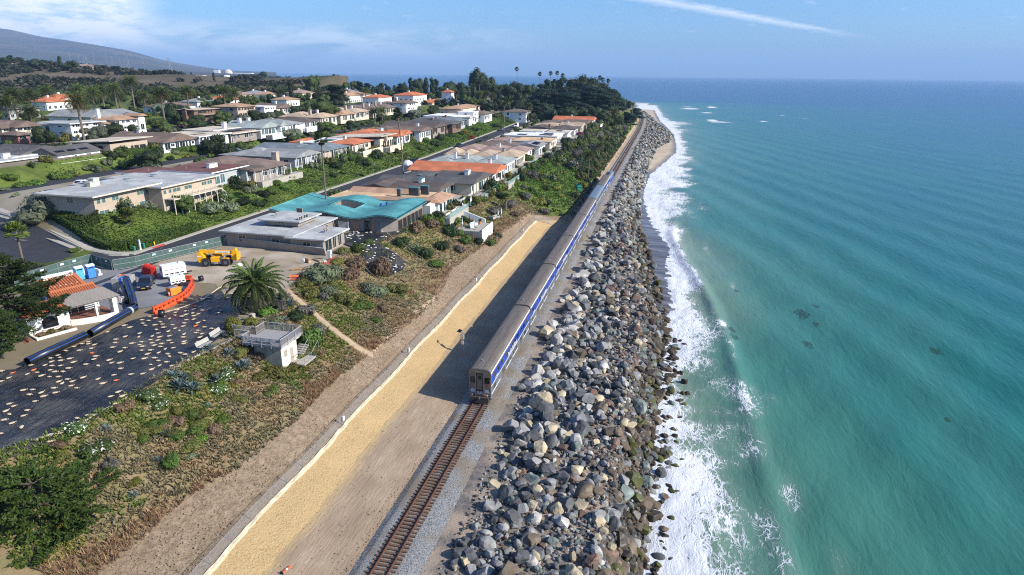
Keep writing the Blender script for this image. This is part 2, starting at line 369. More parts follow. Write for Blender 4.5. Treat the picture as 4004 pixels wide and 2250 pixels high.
strip('dusty_shoulder', 3, 6, M_DUST, .25, .7)
strip('ballast_bed', 4, 6, M_BALL, .12, 1.5, j=7)
strip('dirt_track_bench', 7, 16, M_DIRT, .22, .35, attrf=lambda s, t: float(np.clip(1 - (prof(s)[0][8] - t) / 1.5, 0, 1)) if s < 186 else 0.)
strip('matted_slope', 8, 8, M_YEL, .25, .5, srange=(0, 196))
strip('graded_soil_slope', 9, 10, M_SOIL, .35, .45, srange=(0, 196))
strip('bluff_foot', 8, 4, M_DIRT, .2, .35, j=10, srange=(195.9, 5000))
strip('bluff_slope', 10, 14, M_BLUFF, .9, .16, srange=(0, 190))
strip('green_bluff', 10, 14, M_GREEN, .9, .16, srange=(190, 5000))
strip('terrace_ground', 11, 10, M_LOT, .05, .2)
strip('street_bed', 12, 2, M_LOT, dz=-.1)
strip('green_slope', 13, 10, M_GREEN, .4, .2, j=15)
strip('terrace_ground', 15, 6, M_LOT, .05, .2)
strip('street', 16, 3, M_ASPH, dz=0)
strip('green_slope', 17, 6, M_GREEN, .4, .2)
strip('terrace_ground', 18, 5, M_LOT, .05, .2)
strip('street', 19, 2, M_ASPH)
strip('green_slope', 20, 4, M_GREEN, .4, .2)
strip('hill_ground', 21, 12, M_GREEN, .8, .05)
def band(name, t0, t1, s0, s1, m, dz0, dz1, kind='structure'):
 S = [s for s in SROWS if s0 <= s <= s1]; b = MB(); n = 0
 for s in S:
  za, zb = HT(s, t0), HT(s, t1)
  b.v += [W(s, t0, za - .3), W(s, t0, za + dz0), W(s, t1, zb + dz1), W(s, t1, zb - .3)]
 for i in range(len(S) - 1):
  for q in range(3): b.f.append((4 * i + q, 4 * i + q + 1, 4 * i + 5 + q, 4 * i + 4 + q))
 b.f += [(0, 1, 2, 3)[::-1], tuple(4 * len(S) - 4 + q for q in range(4))]
 o = b.build(name, m); o['kind'] = kind; return o
band('street', 64.6, 72.6, 78, 452, M_ASPH, .02, .02)
band('kerb', 72.602, 73.6, 96.8, 452, M_CONC, .16, .16)
band('kerb', 63.8, 64.598, 104, 452, M_CONC, .15, .15)
# ================================================================ SEA
def f_out(s): return I(s, [0, 58, 65, 70, 81, 90, 106, 115, 127, 141, 163, 181, 205, 237, 279, 338, 406, 476, 614, 718, 850, 950, 1100, 1300], [-31.5, -32.2, -32.2, -31.2, -31.6, -32, -32.9, -32, -32, -31, -31, -28.6, -27.6, -29.2, -30.6, -32.4, -35, -36, -33, -26, -16, -11, -3, 40])
def sea():
 sn = np.concatenate([-np.geomspace(30000, 40, 14), np.arange(0, 30, 3.), np.arange(30, 190, .75), np.arange(190, 330, 1.6), np.arange(330, 620, 4.), np.arange(620, 1100, 9.), np.geomspace(1100, 30000, 50)])
 tn = np.concatenate([np.geomspace(30000, 12, 26), np.arange(8, -16, -4.), np.arange(-16, -46, -.45), np.arange(-46, -90, -1.1), np.arange(-90, -200, -4.), -np.geomspace(200, 30000, 50)])
 Sg, Tg = np.meshgrid(sn, tn, indexing='ij')
 sh = Tg * 0; fi = f_in(Sg); fo = f_out(Sg)
 far = np.clip((Sg - 1100) / 400, 0, 1)
 d = fi - Tg                                       # metres seaward of the water's edge
 wq = np.clip(fi - fo, 2, 40)
 u = d / wq                                        # 0 at the edge, 1 at the outer foam edge
 wob = (fbm(Sg, Tg, .11, 3, 4) - .47) * 1.5 + (fbm(Sg, Tg, .45, 9, 3) - .45) * .55
 foam = np.where(u < 0, 1.15, np.clip(1.36 - (u + wob * 1.2) * .9, 0, 1.25))
 foam *= np.clip(1 - (u - 1.6) * .7, 0, 1)
 crest = I(Sg, [40, 85, 103, 120, 141, 161, 176, 203, 240, 300, 1000], [-38.2, -37.3, -37, -36.4, -34.6, -31.9, -29.3, -26.4, -27.5, -29.5, -34.])
 dc = Tg - crest
 ridge = np.exp(-(dc / 1.5) ** 2) * I(Sg, [40, 90, 110, 140, 160, 200, 230, 260], [.35, .5, .75, 1, 1, .9, .3, 0])
 foam += np.exp(-((dc - .9) / 1.3) ** 2) * I(Sg, [40, 90, 120, 130, 145, 158, 164, 172, 206, 215], [0, 0, .1, .35, .2, .75, .95, .8, .7, 0]) * (.5 + fbm(Sg, Tg, .3, 4, 3))
 for (s0, t0, ls, lt, am) in [(128.5, -36.2, 2.2, .8, .9), (118, -36.9, 3.5, .7, .45), (112, -37, 2, .7, .35), (96, -37.2, 5, .8, .5), (155, -40.5, 4, .9, .42), (190, -36, 5, 1.2, .4), (163, -38, 5, .6, .2), (73, -40, 4, 1.4, .5), (66, -36.5, 4, 1.6, .5), (62, -43, 3, 1.0, .28), (82, -37.4, 3, 1.6, .45), (60, -37.5, 3, 1.6, .42)]:
  foam += am * np.exp(-((Sg - s0) / ls) ** 2 - ((Tg - t0) / lt) ** 2)
 def spot(px, py, ls, lt, am):
  s0, t0 = GS(px, py, .3)
  return am * np.exp(-((Sg - s0) / ls) ** 2 - ((Tg - t0) / lt) ** 2)
 for px, py, ls, lt, am in [(2560, 386, 45, 30, 1.1), (2640, 392, 30, 24, 1.1), (2690, 417, 18, 12, 1.1), (2740, 415, 14, 9, 1.1), (2785, 421, 12, 8, 1.1), (2765, 441, 12, 8, 1.1), (2785, 470, 14, 6, 1.2), (2815, 477, 10, 14, .9), (2985, 474, 8, 4.5, 1.1), (2700, 425, 30, 16, .8),
       (3060, 452, 8, 4, .8), (3150, 464, 5, 4, .7), (2650, 482, 40, 18, .62), (2660, 508, 22, 14, .5), (2540, 378, 40, 30, .9)]:
  foam += spot(px, py, ls, lt, am)
 foam *= (Tg < fi + 25) * np.clip((1350 - Sg) / 200, 0, 1)
 foam *= np.where((Sg < 30) & (Tg > fi), 0, 1)
 z = 0 * Sg
 att = np.clip(1.2 - np.abs(Tg) / 500, .0, 1) * np.clip(1.2 - np.abs(Sg) / 900, 0, 1)
 sea_ = np.clip(-(Tg - fi) / 6, 0, 1)
 sw = np.sin((Tg * 1.0 - Sg * .30) * 2 * PI / 17. + 2.2 * fbm(Sg, Tg, .02, 6, 2)) * .18 + np.sin((Tg * .7 + Sg * .45) * 2 * PI / 7.3 + 3 * fbm(Sg, Tg, .04, 5, 2)) * .06
 z += sw * att * sea_
 z += ridge * .75
 z += np.clip(foam, 0, 1) * (fbm(Sg, Tg, .8, 8, 3) - .4) * .5 * att
 z -= np.clip(-u, 0, 3) * .15
 x = OO[0] + (Sg - 77) * DS[0] + Tg * DT[0]; y = OO[1] + (Sg - 77) * DS[1] + Tg * DT[1]
 R, N = Sg.shape; a = np.arange(R * N).reshape(R, N)
 F = np.c_[a[:-1, :-1].ravel(), a[1:, :-1].ravel(), a[1:, 1:].ravel(), a[:-1, 1:].ravel()]
 dep = np.clip(d, -5, 20000); dep = np.where((Tg > fi + 40) | (Sg > 1300), np.maximum(np.hypot(Sg, Tg), 600), dep)
 kelp = 0 * Sg
 for px, py, r in [(3135, 1228, 2.4), (3160, 1348, 1.6), (3190, 1200, 1.3), (2855, 1290, 1.5), (2870, 1320, 1.2), (3190, 1270, 1.2), (3660, 1372, 1.6), (2880, 1140, 1.0), (3700, 1640, .8)]:
  s0, t0 = GS(px, py, 0); kelp = np.maximum(kelp, np.exp(-(((Sg - s0) / (r * 1.8)) ** 2 + ((Tg - t0) / r) ** 2)))
 m = bpy.data.materials.new('sea water'); m.use_nodes = True; t = m.node_tree; p = t.nodes['Principled BSDF']
 geo = nd(t, 'ShaderNodeNewGeometry'); pos = geo.outputs['Position']
 rot = nd(t, 'ShaderNodeVectorRotate', rotation_type='Z_AXIS'); rot.inputs['Angle'].default_value = -(PI / 2 - HD); lk(t, pos, rot.inputs['Vector'])
 def at(n): q = nd(t, 'ShaderNodeAttribute', attribute_name=n); return q.outputs['Fac']
 def mm(op, a_, b_=None, clamp=False):
  n = nd(t, 'ShaderNodeMath', operation=op, use_clamp=clamp)
  for i, v in enumerate((a_, b_)):
   if v is None: continue
   if isinstance(v, (int, float)): n.inputs[i].default_value = v
   else: lk(t, v, n.inputs[i])
  return n.outputs[0]
 def mapv(sx, sy, r=0):
  q = nd(t, 'ShaderNodeMapping'); q.inputs['Scale'].default_value = (sx, sy, 1); q.inputs['Rotation'].default_value = (0, 0, r); lk(t, rot.outputs[0], q.inputs[0]); return q.outputs[0]
 def noise(v, sc, det=4., ro=.55, di=0.):
  q = nd(t, 'ShaderNodeTexNoise', i_Scale=sc, i_Detail=det, i_Roughness=ro, i_Distortion=di); lk(t, v, q.inputs['Vector']); return q.outputs[0]
 n0 = noise(mapv(.35, 1), .035, 4.)
 dd_ = mm('ADD', mm('LOGARITHM', mm('MAXIMUM', at('shore'), 1.), 10.), mm('MULTIPLY', mm('SUBTRACT', n0, .5), .9))
 cr = nd(t, 'ShaderNodeValToRGB'); lk(t, mm('DIVIDE', dd_, 4.), cr.inputs[0]); e = cr.color_ramp
 stops = [(.0, (.25, .25, .185)), (.22, (.135, .215, .15)), (.33, (.052, .165, .125)), (.44, (.016, .128, .108)), (.55, (.006, .105, .114)), (.66, (.003, .08, .13)), (.82, (.002, .06, .148)), (1., (.002, .05, .15))]
 e.elements[0].position = 0; e.elements[0].color = (*stops[0][1], 1); e.elements[1].position = 1; e.elements[1].color = (*stops[-1][1], 1)
 for q, c in stops[1:-1]: el = e.elements.new(q); el.color = (*c, 1)
 kmx = nd(t, 'ShaderNodeMix', data_type='RGBA'); kn = noise(mapv(.5, 1.6), 1.6, 4.)
 lk(t, mm('MULTIPLY', mm('GREATER_THAN', mm('MULTIPLY', at('kelp'), kn), .34), .7), kmx.inputs['Factor']); lk(t, cr.outputs[0], kmx.inputs['A']); kmx.inputs['B'].default_value = (.02, .04, .02, 1)
 wv = nd(t, 'ShaderNodeMix', data_type='VECTOR', factor_mode='UNIFORM') if False else None
 base = mapv(.55, 1.)
 wn = nd(t, 'ShaderNodeTexNoise', i_Scale=.55, i_Detail=3.); lk(t, base, wn.inputs['Vector'])
 va = nd(t, 'ShaderNodeVectorMath', operation='MULTIPLY_ADD'); lk(t, wn.outputs['Color'], va.inputs[0]); va.inputs[1].default_value = (2.6, 2.6, 0); lk(t, base, va.inputs[2])
 vo = nd(t, 'ShaderNodeTexVoronoi', feature='DISTANCE_TO_EDGE', i_Scale=.85); lk(t, va.outputs[0], vo.inputs['Vector'])
 vo2 = nd(t, 'ShaderNodeTexVoronoi', feature='DISTANCE_TO_EDGE', i_Scale=2.6); lk(t, va.outputs[0], vo2.inputs['Vector'])
 lace = mm('ADD', mm('MULTIPLY', vo.outputs[0], .85), mm('MULTIPLY', vo2.outputs[0], .9))
 fine = noise(va.outputs[0], 2.2, 6., .7)
 fo_ = mm('ADD', at('foam'), mm('MULTIPLY', mm('SUBTRACT', fine, .5), .75))
 th = mm('SUBTRACT', mm('MULTIPLY', fo_, 1.18), mm('MULTIPLY', lace, 1.35))
 fm = nd(t, 'ShaderNodeMapRange', interpolation_type='SMOOTHSTEP'); lk(t, th, fm.inputs[0]); fm.inputs[1].default_value = .12; fm.inputs[2].default_value = .6
 low = mm('GREATER_THAN', at('foam'), .02)
 fac = mm('MULTIPLY', fm.outputs[0], low)
 milk = nd(t, 'ShaderNodeMix', data_type='RGBA'); lk(t, mm('MULTIPLY', mm('MINIMUM', at('foam'), 1.), .30), milk.inputs['Factor']); lk(t, kmx.outputs['Result'], milk.inputs['A']); milk.inputs['B'].default_value = (.42, .42, .36, 1)
 cm = nd(t, 'ShaderNodeMix', data_type='RGBA'); lk(t, fac, cm.inputs['Factor']); lk(t, milk.outputs['Result'], cm.inputs['A']); cm.inputs['B'].default_value = (.66, .67, .68, 1)
 lk(t, cm.outputs['Result'], p.inputs['Base Color'])
 ro = nd(t, 'ShaderNodeMapRange'); lk(t, fac, ro.inputs[0]); ro.inputs[3].default_value = .24; ro.inputs[4].default_value = .95; lk(t, ro.outputs[0], p.inputs['Roughness'])
 p.inputs['IOR'].default_value = 1.33; p.inputs['Specular IOR Level'].default_value = .2
 h = mm('ADD', mm('MULTIPLY', noise(mapv(.55, 1.5, .35), .42, 5., .62, .4), 1.0), mm('MULTIPLY', noise(mapv(.35, 1.2, -.25), .11, 4., .5, .3), 2.4))
 h = mm('ADD', h, mm('MULTIPLY', noise(mapv(.4, 1.3, .15), .016, 3.), 6.))
 h = mm('ADD', h, mm('MULTIPLY', mm('MULTIPLY', fac, fine), 1.6))
 bp = nd(t, 'ShaderNodeBump'); bp.inputs['Strength'].default_value = .42; bp.inputs['Distance'].default_value = .42; lk(t, h, bp.inputs['Height']); lk(t, bp.outputs[0], p.inputs['Normal'])
 o = obj('sea', npmesh('sea', np.c_[x.ravel(), y.ravel(), z.ravel()], F, m, smooth=True, attrs={'shore': dep.ravel(), 'foam': np.clip(foam, 0, 1.3).ravel(), 'kelp': kelp.ravel()}))
 o['kind'] = 'structure'
sea()
strip('beach', 0, 14, M_SAND, .12, .05, j=2, attrf=lambda s, t: float(np.clip((365 - s) / 30., 0, 1)) if s < 352 else float(np.clip(1 - (t - f_in(s)) / 5., 0, 1)))
# ================================================================ RAILWAY
M_RAIL = mat('rusty rail', (.20, .085, .045), .6, (.13, .06, .035), 3., 5, .2, 9, .4, metal=.3)
M_TIE = mat('weathered tie', (.17, .105, .07), .9, (.10, .065, .05), 2.5, 6, .4, 12, .1)
def swept(name, prof_, offs, m, s0, s1, step, parent=None, z0=0.):
 ss = list(np.arange(s0, s1 + .01, step)); n = len(prof_); b = MB()
 for s in ss:
  tr = float(f_track(s)) + offs
  b.v += [W(s, tr + p[0], z0 + p[1]) for p in prof_]
 for i in range(len(ss) - 1):
  for k in range(n): b.f.append((i * n + k, i * n + (k + 1) % n, (i + 1) * n + (k + 1) % n, (i + 1) * n + k))
 return b.build(name, m, parent)
track = obj('railway_track', None); track['kind'] = 'structure'
RP = [(-.075, -.17), (.075, -.17), (.075, -.14), (.012, -.12), (.012, -.045), (.036, -.035), (.036, 0), (-.036, 0), (-.036, -.035), (-.012, -.045), (-.012, -.12), (-.075, -.14)]
for off in (-.753, .753): swept('rail', RP, off, M_RAIL, 26, 900, 6, track, 5.0)
tb = MB().bbox(-.12, .12, -1.32, 1.32, -.2, 0, .02).mesh('tie', M_TIE)
q = MB(); k = 0; s = 34.
while s < 900:
 loc = W(s, float(f_track(s)) + rnd.uniform(-.04, .04), 4.83 + rnd.uniform(-.02, .01))
 if s < 79: obj('tie', tb, track, loc, RZ + rnd.uniform(-.02, .02))
 elif s > 270 or s < 81:
  c = W(s, float(f_track(s)));
  for a, bb in ((-.12, -1.3), (.12, -1.3), (.12, 1.3), (-.12, 1.3)):
   p = W(s + a, float(f_track(s)) + bb, 4.83); q.v.append(p)
  n = len(q.v); q.f.append((n - 4, n - 3, n - 2, n - 1))
 s += .53
o = q.build('tie', M_TIE, track); o['kind'] = 'stuff'
M_SS = mat('stainless side', (.27, .275, .285), .42, (.21, .215, .225), 1., 4, .1, 8, .5, metal=.55, streak=(1, .2, 1))
M_ROOF = mat('weathered train roof', (.20, .165, .135), .7, (.14, .115, .095), .8, 6, .2, 4, .3, metal=.2, streak=(.35, 3, 1))
M_ROOF2 = mat('blue grey train roof', (.20, .245, .29), .5, (.17, .21, .25), .8, 6, .1, 4, .4, metal=.3, streak=(.3, 3, 1))
M_BLUE = mat('blue band', (.014, .065, .37), .35, (.012, .05, .30), .5, 4, 0, 4, .5)
M_WHITE = mat('white paint', (.80, .80, .79), .5, (.72, .72, .70), 1.5, 4)
M_GLASS = mat('dark glass', (.012, .014, .018), .08, spec=.6)
M_BLACK = mat('black rubber', (.018, .018, .02), .8)
M_UNDER = mat('underframe', (.055, .048, .042), .85, (.09, .065, .05), 3., 5, .3)
M_RED = mat('red marker lens', (.55, .03, .02), .3)
M_ORN = mat('orange lens', (.8, .22, .02), .35)
M_SILV = mat('bright trim', (.52, .52, .52), .3, metal=.6)
M_NAVY = mat('navy paint', (.02, .04, .15), .45)
M_BRONZE = mat('cab end steel', (.23, .205, .175), .42, (.18, .155, .13), 1.2, 5, .1, 8, .5, metal=.5)
HWD = 1.54
def side_prof(z1=4.05, hw=HWD):
 return [(-hw + .08, .38), (hw - .08, .38), (hw, .55), (hw, z1), (-hw, z1), (-hw, .55)]
def roof_prof():
 P = []
 for i in range(13):
  a = PI * i / 12; c, sn = math.cos(a), math.sin(a)
  P.append((math.copysign(abs(c) ** .55, c) * (HWD + .012), 4.055 + .86 * sn ** .62))
 return P
_TX = {}
def text(body, size, m, parent, loc, rot, name='lettering'):
 k = (body, size, m.name)
 if k not in _TX:
  c = bpy.data.curves.new(name, 'FONT'); c.body = body; c.size = size; c.extrude = .004; c.resolution_u = 3; c.materials.append(m); c.align_x = 'CENTER'
  o = bpy.data.objects.new('tmp', c); COL.objects.link(o)
  me = bpy.data.meshes.new_from_object(o.evaluated_get(bpy.context.evaluated_depsgraph_get())); me.name = name
  bpy.data.objects.remove(o); bpy.data.curves.remove(c); _TX[k] = me
 o = obj(name, _TX[k], parent, loc); o.rotation_euler = rot; return o
def bogie(parent, x):
 b = MB()
 for sd_ in (-1, 1):
  b.box(x - 1.7, x + 1.7, sd_ * 1.12 - .09, sd_ * 1.12 + .09, .38, .66)
  b.box(x - .45, x + .45, sd_ * 1.12 - .12, sd_ * 1.12 + .12, .25, .45)
 b.box(x - .3, x + .3, -1.1, 1.1, .4, .6)
 bo = b.build('bogie', M_UNDER, parent)
 for dx in (-1.3, 1.3):
  for sd_ in (-1, 1):
   MB().tube([(x + dx, sd_ * .69, .46), (x + dx, sd_ * .82, .46)], .46, 16).build('wheel', M_UNDER, bo)
def coach(label, cab=False, plain=False, L=25.5):
 r = thing('rail_car', label, 'train car', (0, 0, 0), RZ, 'cars of the passenger train')
 MB().ext(side_prof(), 0, L).build('body', M_SS, r)
 rf = MB().ext(roof_prof(), .02, L - .02).build('roof', M_ROOF2 if plain else M_ROOF, r)
 for y in (-.95, -.45, .45, .95) if not plain else (-.6, .6):
  MB().box(.3, L - .3, y - .025, y + .025, 4.86 if abs(y) < .6 else 4.72, 4.945 if abs(y) < .6 else 4.83).build('roof_seam', M_SS if y == .45 else M_ROOF, rf)
 if not plain:
  rib = MB().ext([(y, z + .012) for y, z in roof_prof()], -.02, .02).mesh('roof_rib', M_ROOF)
  for i in range(1, 26): obj('roof_rib', rib, rf, (i * L / 26., 0, 0))
 for y, z in ((.3, 4.93), (-.7, 4.8), (.55, 4.9)):
  MB().tube([(2.2 + y, y, z - .05), (2.2 + y, y, z + .13)], .09, 8).build('roof_vent', M_SILV, rf)
 for sd_ in (-1, 1):
  h = HWD * sd_; e = .006 * sd_
  bd = lambda z0, z1, x0=.25, x1=L - .25, k=1: MB().box(x0, x1, min(h, h + e * k), max(h, h + e * k), z0, z1)
  if not plain:
   bl = bd(2.42, 4.02).build('blue_band', M_BLUE, r)
   a, b_ = [(p[0] * 1.006, p[1] + .004) for p in (roof_prof()[1:3] if sd_ > 0 else roof_prof()[-3:-1][::-1])]
   MB().quad((.1, h + e, 4.03), (L - .1, h + e, 4.03), (L - .1, a[0], a[1] + .02), (.1, a[0], a[1] + .02)).build('white_stripe', M_WHITE, r)
   bd(2.30, 2.41).build('white_stripe', M_WHITE, r)
   for x0, x1 in ((.4, 5.2), (8.6, 12.), (12.8, 16.6), (20.6, 24.9)): bd(1.02, 1.16, x0, x1).build('white_stripe', M_WHITE, r)
  else:
   bd(2.9, 3.0).build('white_stripe', M_WHITE, r); bd(2.2, 2.3).build('white_stripe', M_WHITE, r)
  wx = [1.5, 3.6, 5.4, 8.2, 10.0, 11.8, 13.6, 15.4, 18.2, 20.0, 22.2] if not plain else [2 + 1.7 * i for i in range(13)]
  for x in wx:
   g = bd(3.02, 3.72, x, x + 1.35, 2).build('window', M_GLASS, r)
   MB().box(x - .05, x + 1.4, min(h, h + e * 1.5), max(h, h + e * 1.5), 2.97, 3.02).build('window_rubber', M_BLACK, g)
  for x in ((1.4, 9.0, 10.8, 12.9, 14.7, 21.2) if not plain else ()):
   bd(1.35, 1.95, x, x + 1.2, 2).build('window', M_GLASS, r)
  for x in (6.3, 17.9):
   d_ = bd(.5, 2.26, x, x + 1.5, 2).build('door', M_BRONZE, r)
   for q_ in (.2, .85): bd(1.3, 2.05, x + q_, x + q_ + .42, 4).build('door_window', M_GLASS, d_)
  if not plain:
   text('Pacific Surfliner', .95, M_WHITE, r, (L / 2 if sd_ < 0 else L / 2, h + e * 1.6, 2.47), (PI / 2, 0, 0 if sd_ < 0 else PI))
   text('AMTRAK', .4, M_WHITE, r, (3.2 if sd_ < 0 else L - 3.2, h + e * 1.6, 2.5), (PI / 2, 0, 0 if sd_ < 0 else PI))
 bogie(r, 3.0); bogie(r, L - 3.0)
 MB().box(5.2, L - 5.2, -1.2, 1.2, .25, .40).build('underfloor_box', M_UNDER, r)
 P = roof_prof()
 for x0, x1 in (((-.0, .0) if cab else (-.32, .0)), (L, L + .3)):
  if x0 == x1: continue
  MB().ext([(HWD * .9, .6)] + [(p[0] * .93, p[1] - .12) for p in P] + [(-HWD * .9, .6)], x0, x1).build('diaphragm', M_BLACK, r)
 if cab:
  ep = [(HWD, .55)] + [(p[0] * .995, p[1] - .01) for p in P] + [(-HWD, .55)]
  en = MB().ext(ep, -.1, -.001).build('cab_end', M_BRONZE, r)
  F_ = lambda y0, y1, z0, z1, x0=-.115, x1=-.1: MB().box(x0, x1, y0, y1, z0, z1)
  for y0 in (-1.36, .62):
   F_(y0, y0 + .74, 2.9, 3.72, -.13).build('window', M_GLASS, en)
   F_(y0 - .05, y0 + .79, 2.82, 2.9).build('window_rubber', M_BLACK, en)
  for y in (-.62, .52): F_(y, y + .1, .9, 4.55, -.26).build('door_post', M_BRONZE, en)
  F_(-.62, .62, 4.42, 4.56, -.26).build('door_post', M_BRONZE, en)
  dr = F_(-.5, .5, 1.55, 4.3, -.104, -.1).build('door', M_UNDER, en)
  F_(-.36, .36, 1.9, 4.1, -.118, -.104).build('door_panel', M_BRONZE, dr); F_(-.24, .24, 3.35, 3.95, -.13, -.118).build('door_window', M_GLASS, dr)
  for y0, sg in ((-1.4, 1), (.72, -1), (-.42, 0)):
   w_ = .68 if sg else .84
   pn = F_(y0, y0 + w_, 1.35 if sg else 1.1, 2.0 if sg else 1.62, -.112).build('warning_panel', M_NAVY, en)
   for i in range(5):
    if sg:
     a = i * .15 - .05
     V = [(y0 + max(0, min(w_, a if sg > 0 else w_ - a)), 1.4), (y0 + max(0, min(w_, a + .08 if sg > 0 else w_ - a - .08)), 1.4), (y0 + max(0, min(w_, a + .34 if sg > 0 else w_ - a - .34)), 1.96), (y0 + max(0, min(w_, a + .26 if sg > 0 else w_ - a - .26)), 1.96)]
     MB().add([(-.118, p[0], p[1]) for p in V], [(0, 1, 2, 3)]).build('warning_stripe', M_WHITE, pn)
    elif i < 4:
     for hs in (-1, 1):
      a = i * .15
      V = [(a, 1.14), (a + .07, 1.14), (a + .2, 1.58), (a + .13, 1.58)]
      MB().add([(-.118, hs * min(.41, p[0]), p[1]) for p in V], [(0, 1, 2, 3)]).build('warning_stripe', M_WHITE, pn)
  for y, z, m_, n_ in ((-1.2, 2.55, M_RED, 'marker_lamp'), (1.2, 2.62, M_RED, 'marker_lamp'), (-1.05, 1.05, M_WHITE, 'headlamp'), (1.05, 1.05, M_WHITE, 'headlamp'), (.72, 1.08, M_ORN, 'marker_lamp'), (-.72, 1.08, M_UNDER, 'marker_lamp')):
   MB().tube([(-.16, -y, z), (-.1, -y, z)], .12 if n_ == 'headlamp' else .1, 10).build(n_, m_, en)
  MB().box(-.5, -.02, -1.3, 1.3, .55, .85).build('buffer_beam', M_UNDER, en)
  MB().tube([(-.9, 0, .75), (-.1, 0, .75)], [.2, .13], 8).build('coupler', M_UNDER, en)
  MB().add([(-.75, -1.25, .12), (-.75, 1.25, .12), (-.45, 1.3, .6), (-.45, -1.3, .6), (-.6, -1.25, .1), (-.6, 1.25, .1)], [(0, 1, 2, 3), (0, 4, 5, 1), (2, 5, 4, 3)]).build('pilot', M_BLACK, en)
  for y in (-.8, -.35, .3, .9): MB().tube([(-.2, y, .8), (-.5, y * 1.05, .35), (-.3, y, .15)], .035, 6).build('hose', M_BLACK, en)
 return r
PITCH = 26.1
def place_car(o, i): o.location = W(77.1 + i * PITCH, 0, 5.0)
c0 = coach('cab car at the tail of the blue train with windowed end and warning stripes', cab=True); place_car(c0, 0)
c1 = coach('second blue and silver double deck car, coupled behind the striped cab car'); place_car(c1, 1)
for i, lb in ((2, 'third double deck car of the blue train counting from the striped cab end'), (3, 'fourth double deck car of the blue train counting from the striped cab end'), (4, 'fifth car of the blue train, just before the one with bluish grey roof'), (6, 'last blue coach coupled directly to the grey locomotive')):
 d_ = dup(c1, label=lb); place_car(d_, i)
c5 = coach('plain coach with bluish grey roof and no blue band near the locomotive', plain=True); place_car(c5, 5)
def loco():
 r = thing('locomotive', 'grey and blue locomotive leading the train at its far end', 'locomotive', W(77.1 + 7 * PITCH, 0, 5.), RZ)
 pf = [(-1.5, .5), (1.5, .5), (1.5, 3.4), (1.15, 4.2), (-1.15, 4.2), (-1.5, 3.4)]
 MB().ext(pf, 0, 15.6).build('body', M_ROOF2, r)
 b = MB(); n = 6
 b.v = [(15.61, *p) for p in pf] + [(19.4, p[0] * .85, min(p[1], 3.0) if p[1] > 3 else p[1]) for p in pf]
 b.f = [tuple(range(6)), tuple(range(6, 12))[::-1]] + [(i, 6 + i, 6 + (i + 1) % 6, (i + 1) % 6) for i in range(6)]
 nz = b.build('nose', M_ROOF2, r); MB().add([(17.0, -1.0, 3.86), (18.6, -.9, 3.42), (18.6, .9, 3.42), (17.0, 1.0, 3.86)], [(0, 1, 2, 3)]).build('windscreen', M_GLASS, nz)
 for sd_ in (-1, 1):
  h = 1.5 * sd_; MB().box(1, 15, min(h, h + .01 * sd_), max(h, h + .01 * sd_), 1.2, 2.6).build('blue_band', M_BLUE, r)
  MB().box(13.6, 14.8, min(h, h + .02 * sd_), max(h, h + .02 * sd_), 2.7, 3.3).build('window', M_GLASS, r)
 for x in (2.5, 5.2, 8.4):
  h = MB().box(x, x + 1.8, -.85, .85, 4.2, 4.36).build('roof_hatch', M_SS, r)
  MB().tube([(x + .9, 0, 4.36), (x + .9, 0, 4.46)], .6, 14).build('fan', M_BLACK, h)
 bogie(r, 3.2); bogie(r, 15.5)
loco()
# ================================================================ ROCK REVETMENT
def ico(sub):
 bm = bmesh.new(); bmesh.ops.create_icosphere(bm, subdivisions=sub, radius=1.); V = np.array([v.co[:] for v in bm.verts]); F = np.array([[v.index for v in f.verts] for f in bm.faces]); bm.free(); return V, F
def rockshape(sub, seed):
 R = np.random.RandomState(seed); V, F = ico(sub); V = V.copy()
 for _ in range(11):
  n = R.normal(size=3); n /= np.linalg.norm(n); d = R.uniform(.5, .8)
  V -= np.outer(np.maximum(V @ n - d, 0), n)
 V *= R.uniform(.75, 1.25, 3) * np.array([1.1, .95, .8]); V += R.normal(size=V.shape) * .012
 V -= (V.max(0) + V.min(0)) / 2
 return V / (V.max(0) - V.min(0)).max(), F
SH2 = [rockshape(3 if i < 10 else 2, 40 + i) for i in range(10)]
SHM = [rockshape(2, 80 + i) for i in range(10)]
SH1 = [rockshape(1, 70 + i) for i in range(6)]
KIND = {'pale': (.43, .40, .355), 'cream': (.44, .36, .235), 'slate': (.098, .098, .098), 'grey': (.27, .262, .25), 'green': (.175, .205, .18), 'red': (.185, .115, .085), 'brown': (.155, .118, .08), 'moss': (.085, .085, .02), 'wet': (.065, .05, .034)}
def rockmat(n, c, rough=.85, attr=False):
 return mat('rock ' + n, c, rough, (.5, .5, .5) if attr else tuple(x * .55 for x in c), 2.2, 8, .7, 5., .25 if rough > .6 else .45, contrast=(.3, .75), attr=attr, coords='Object', c3=None if attr else tuple(min(1, x * 1.35 + .015) for x in c), sc3=1.1)
RM = {k: rockmat(k, c, .5 if k in ('wet', 'moss') else .85) for k, c in KIND.items()}
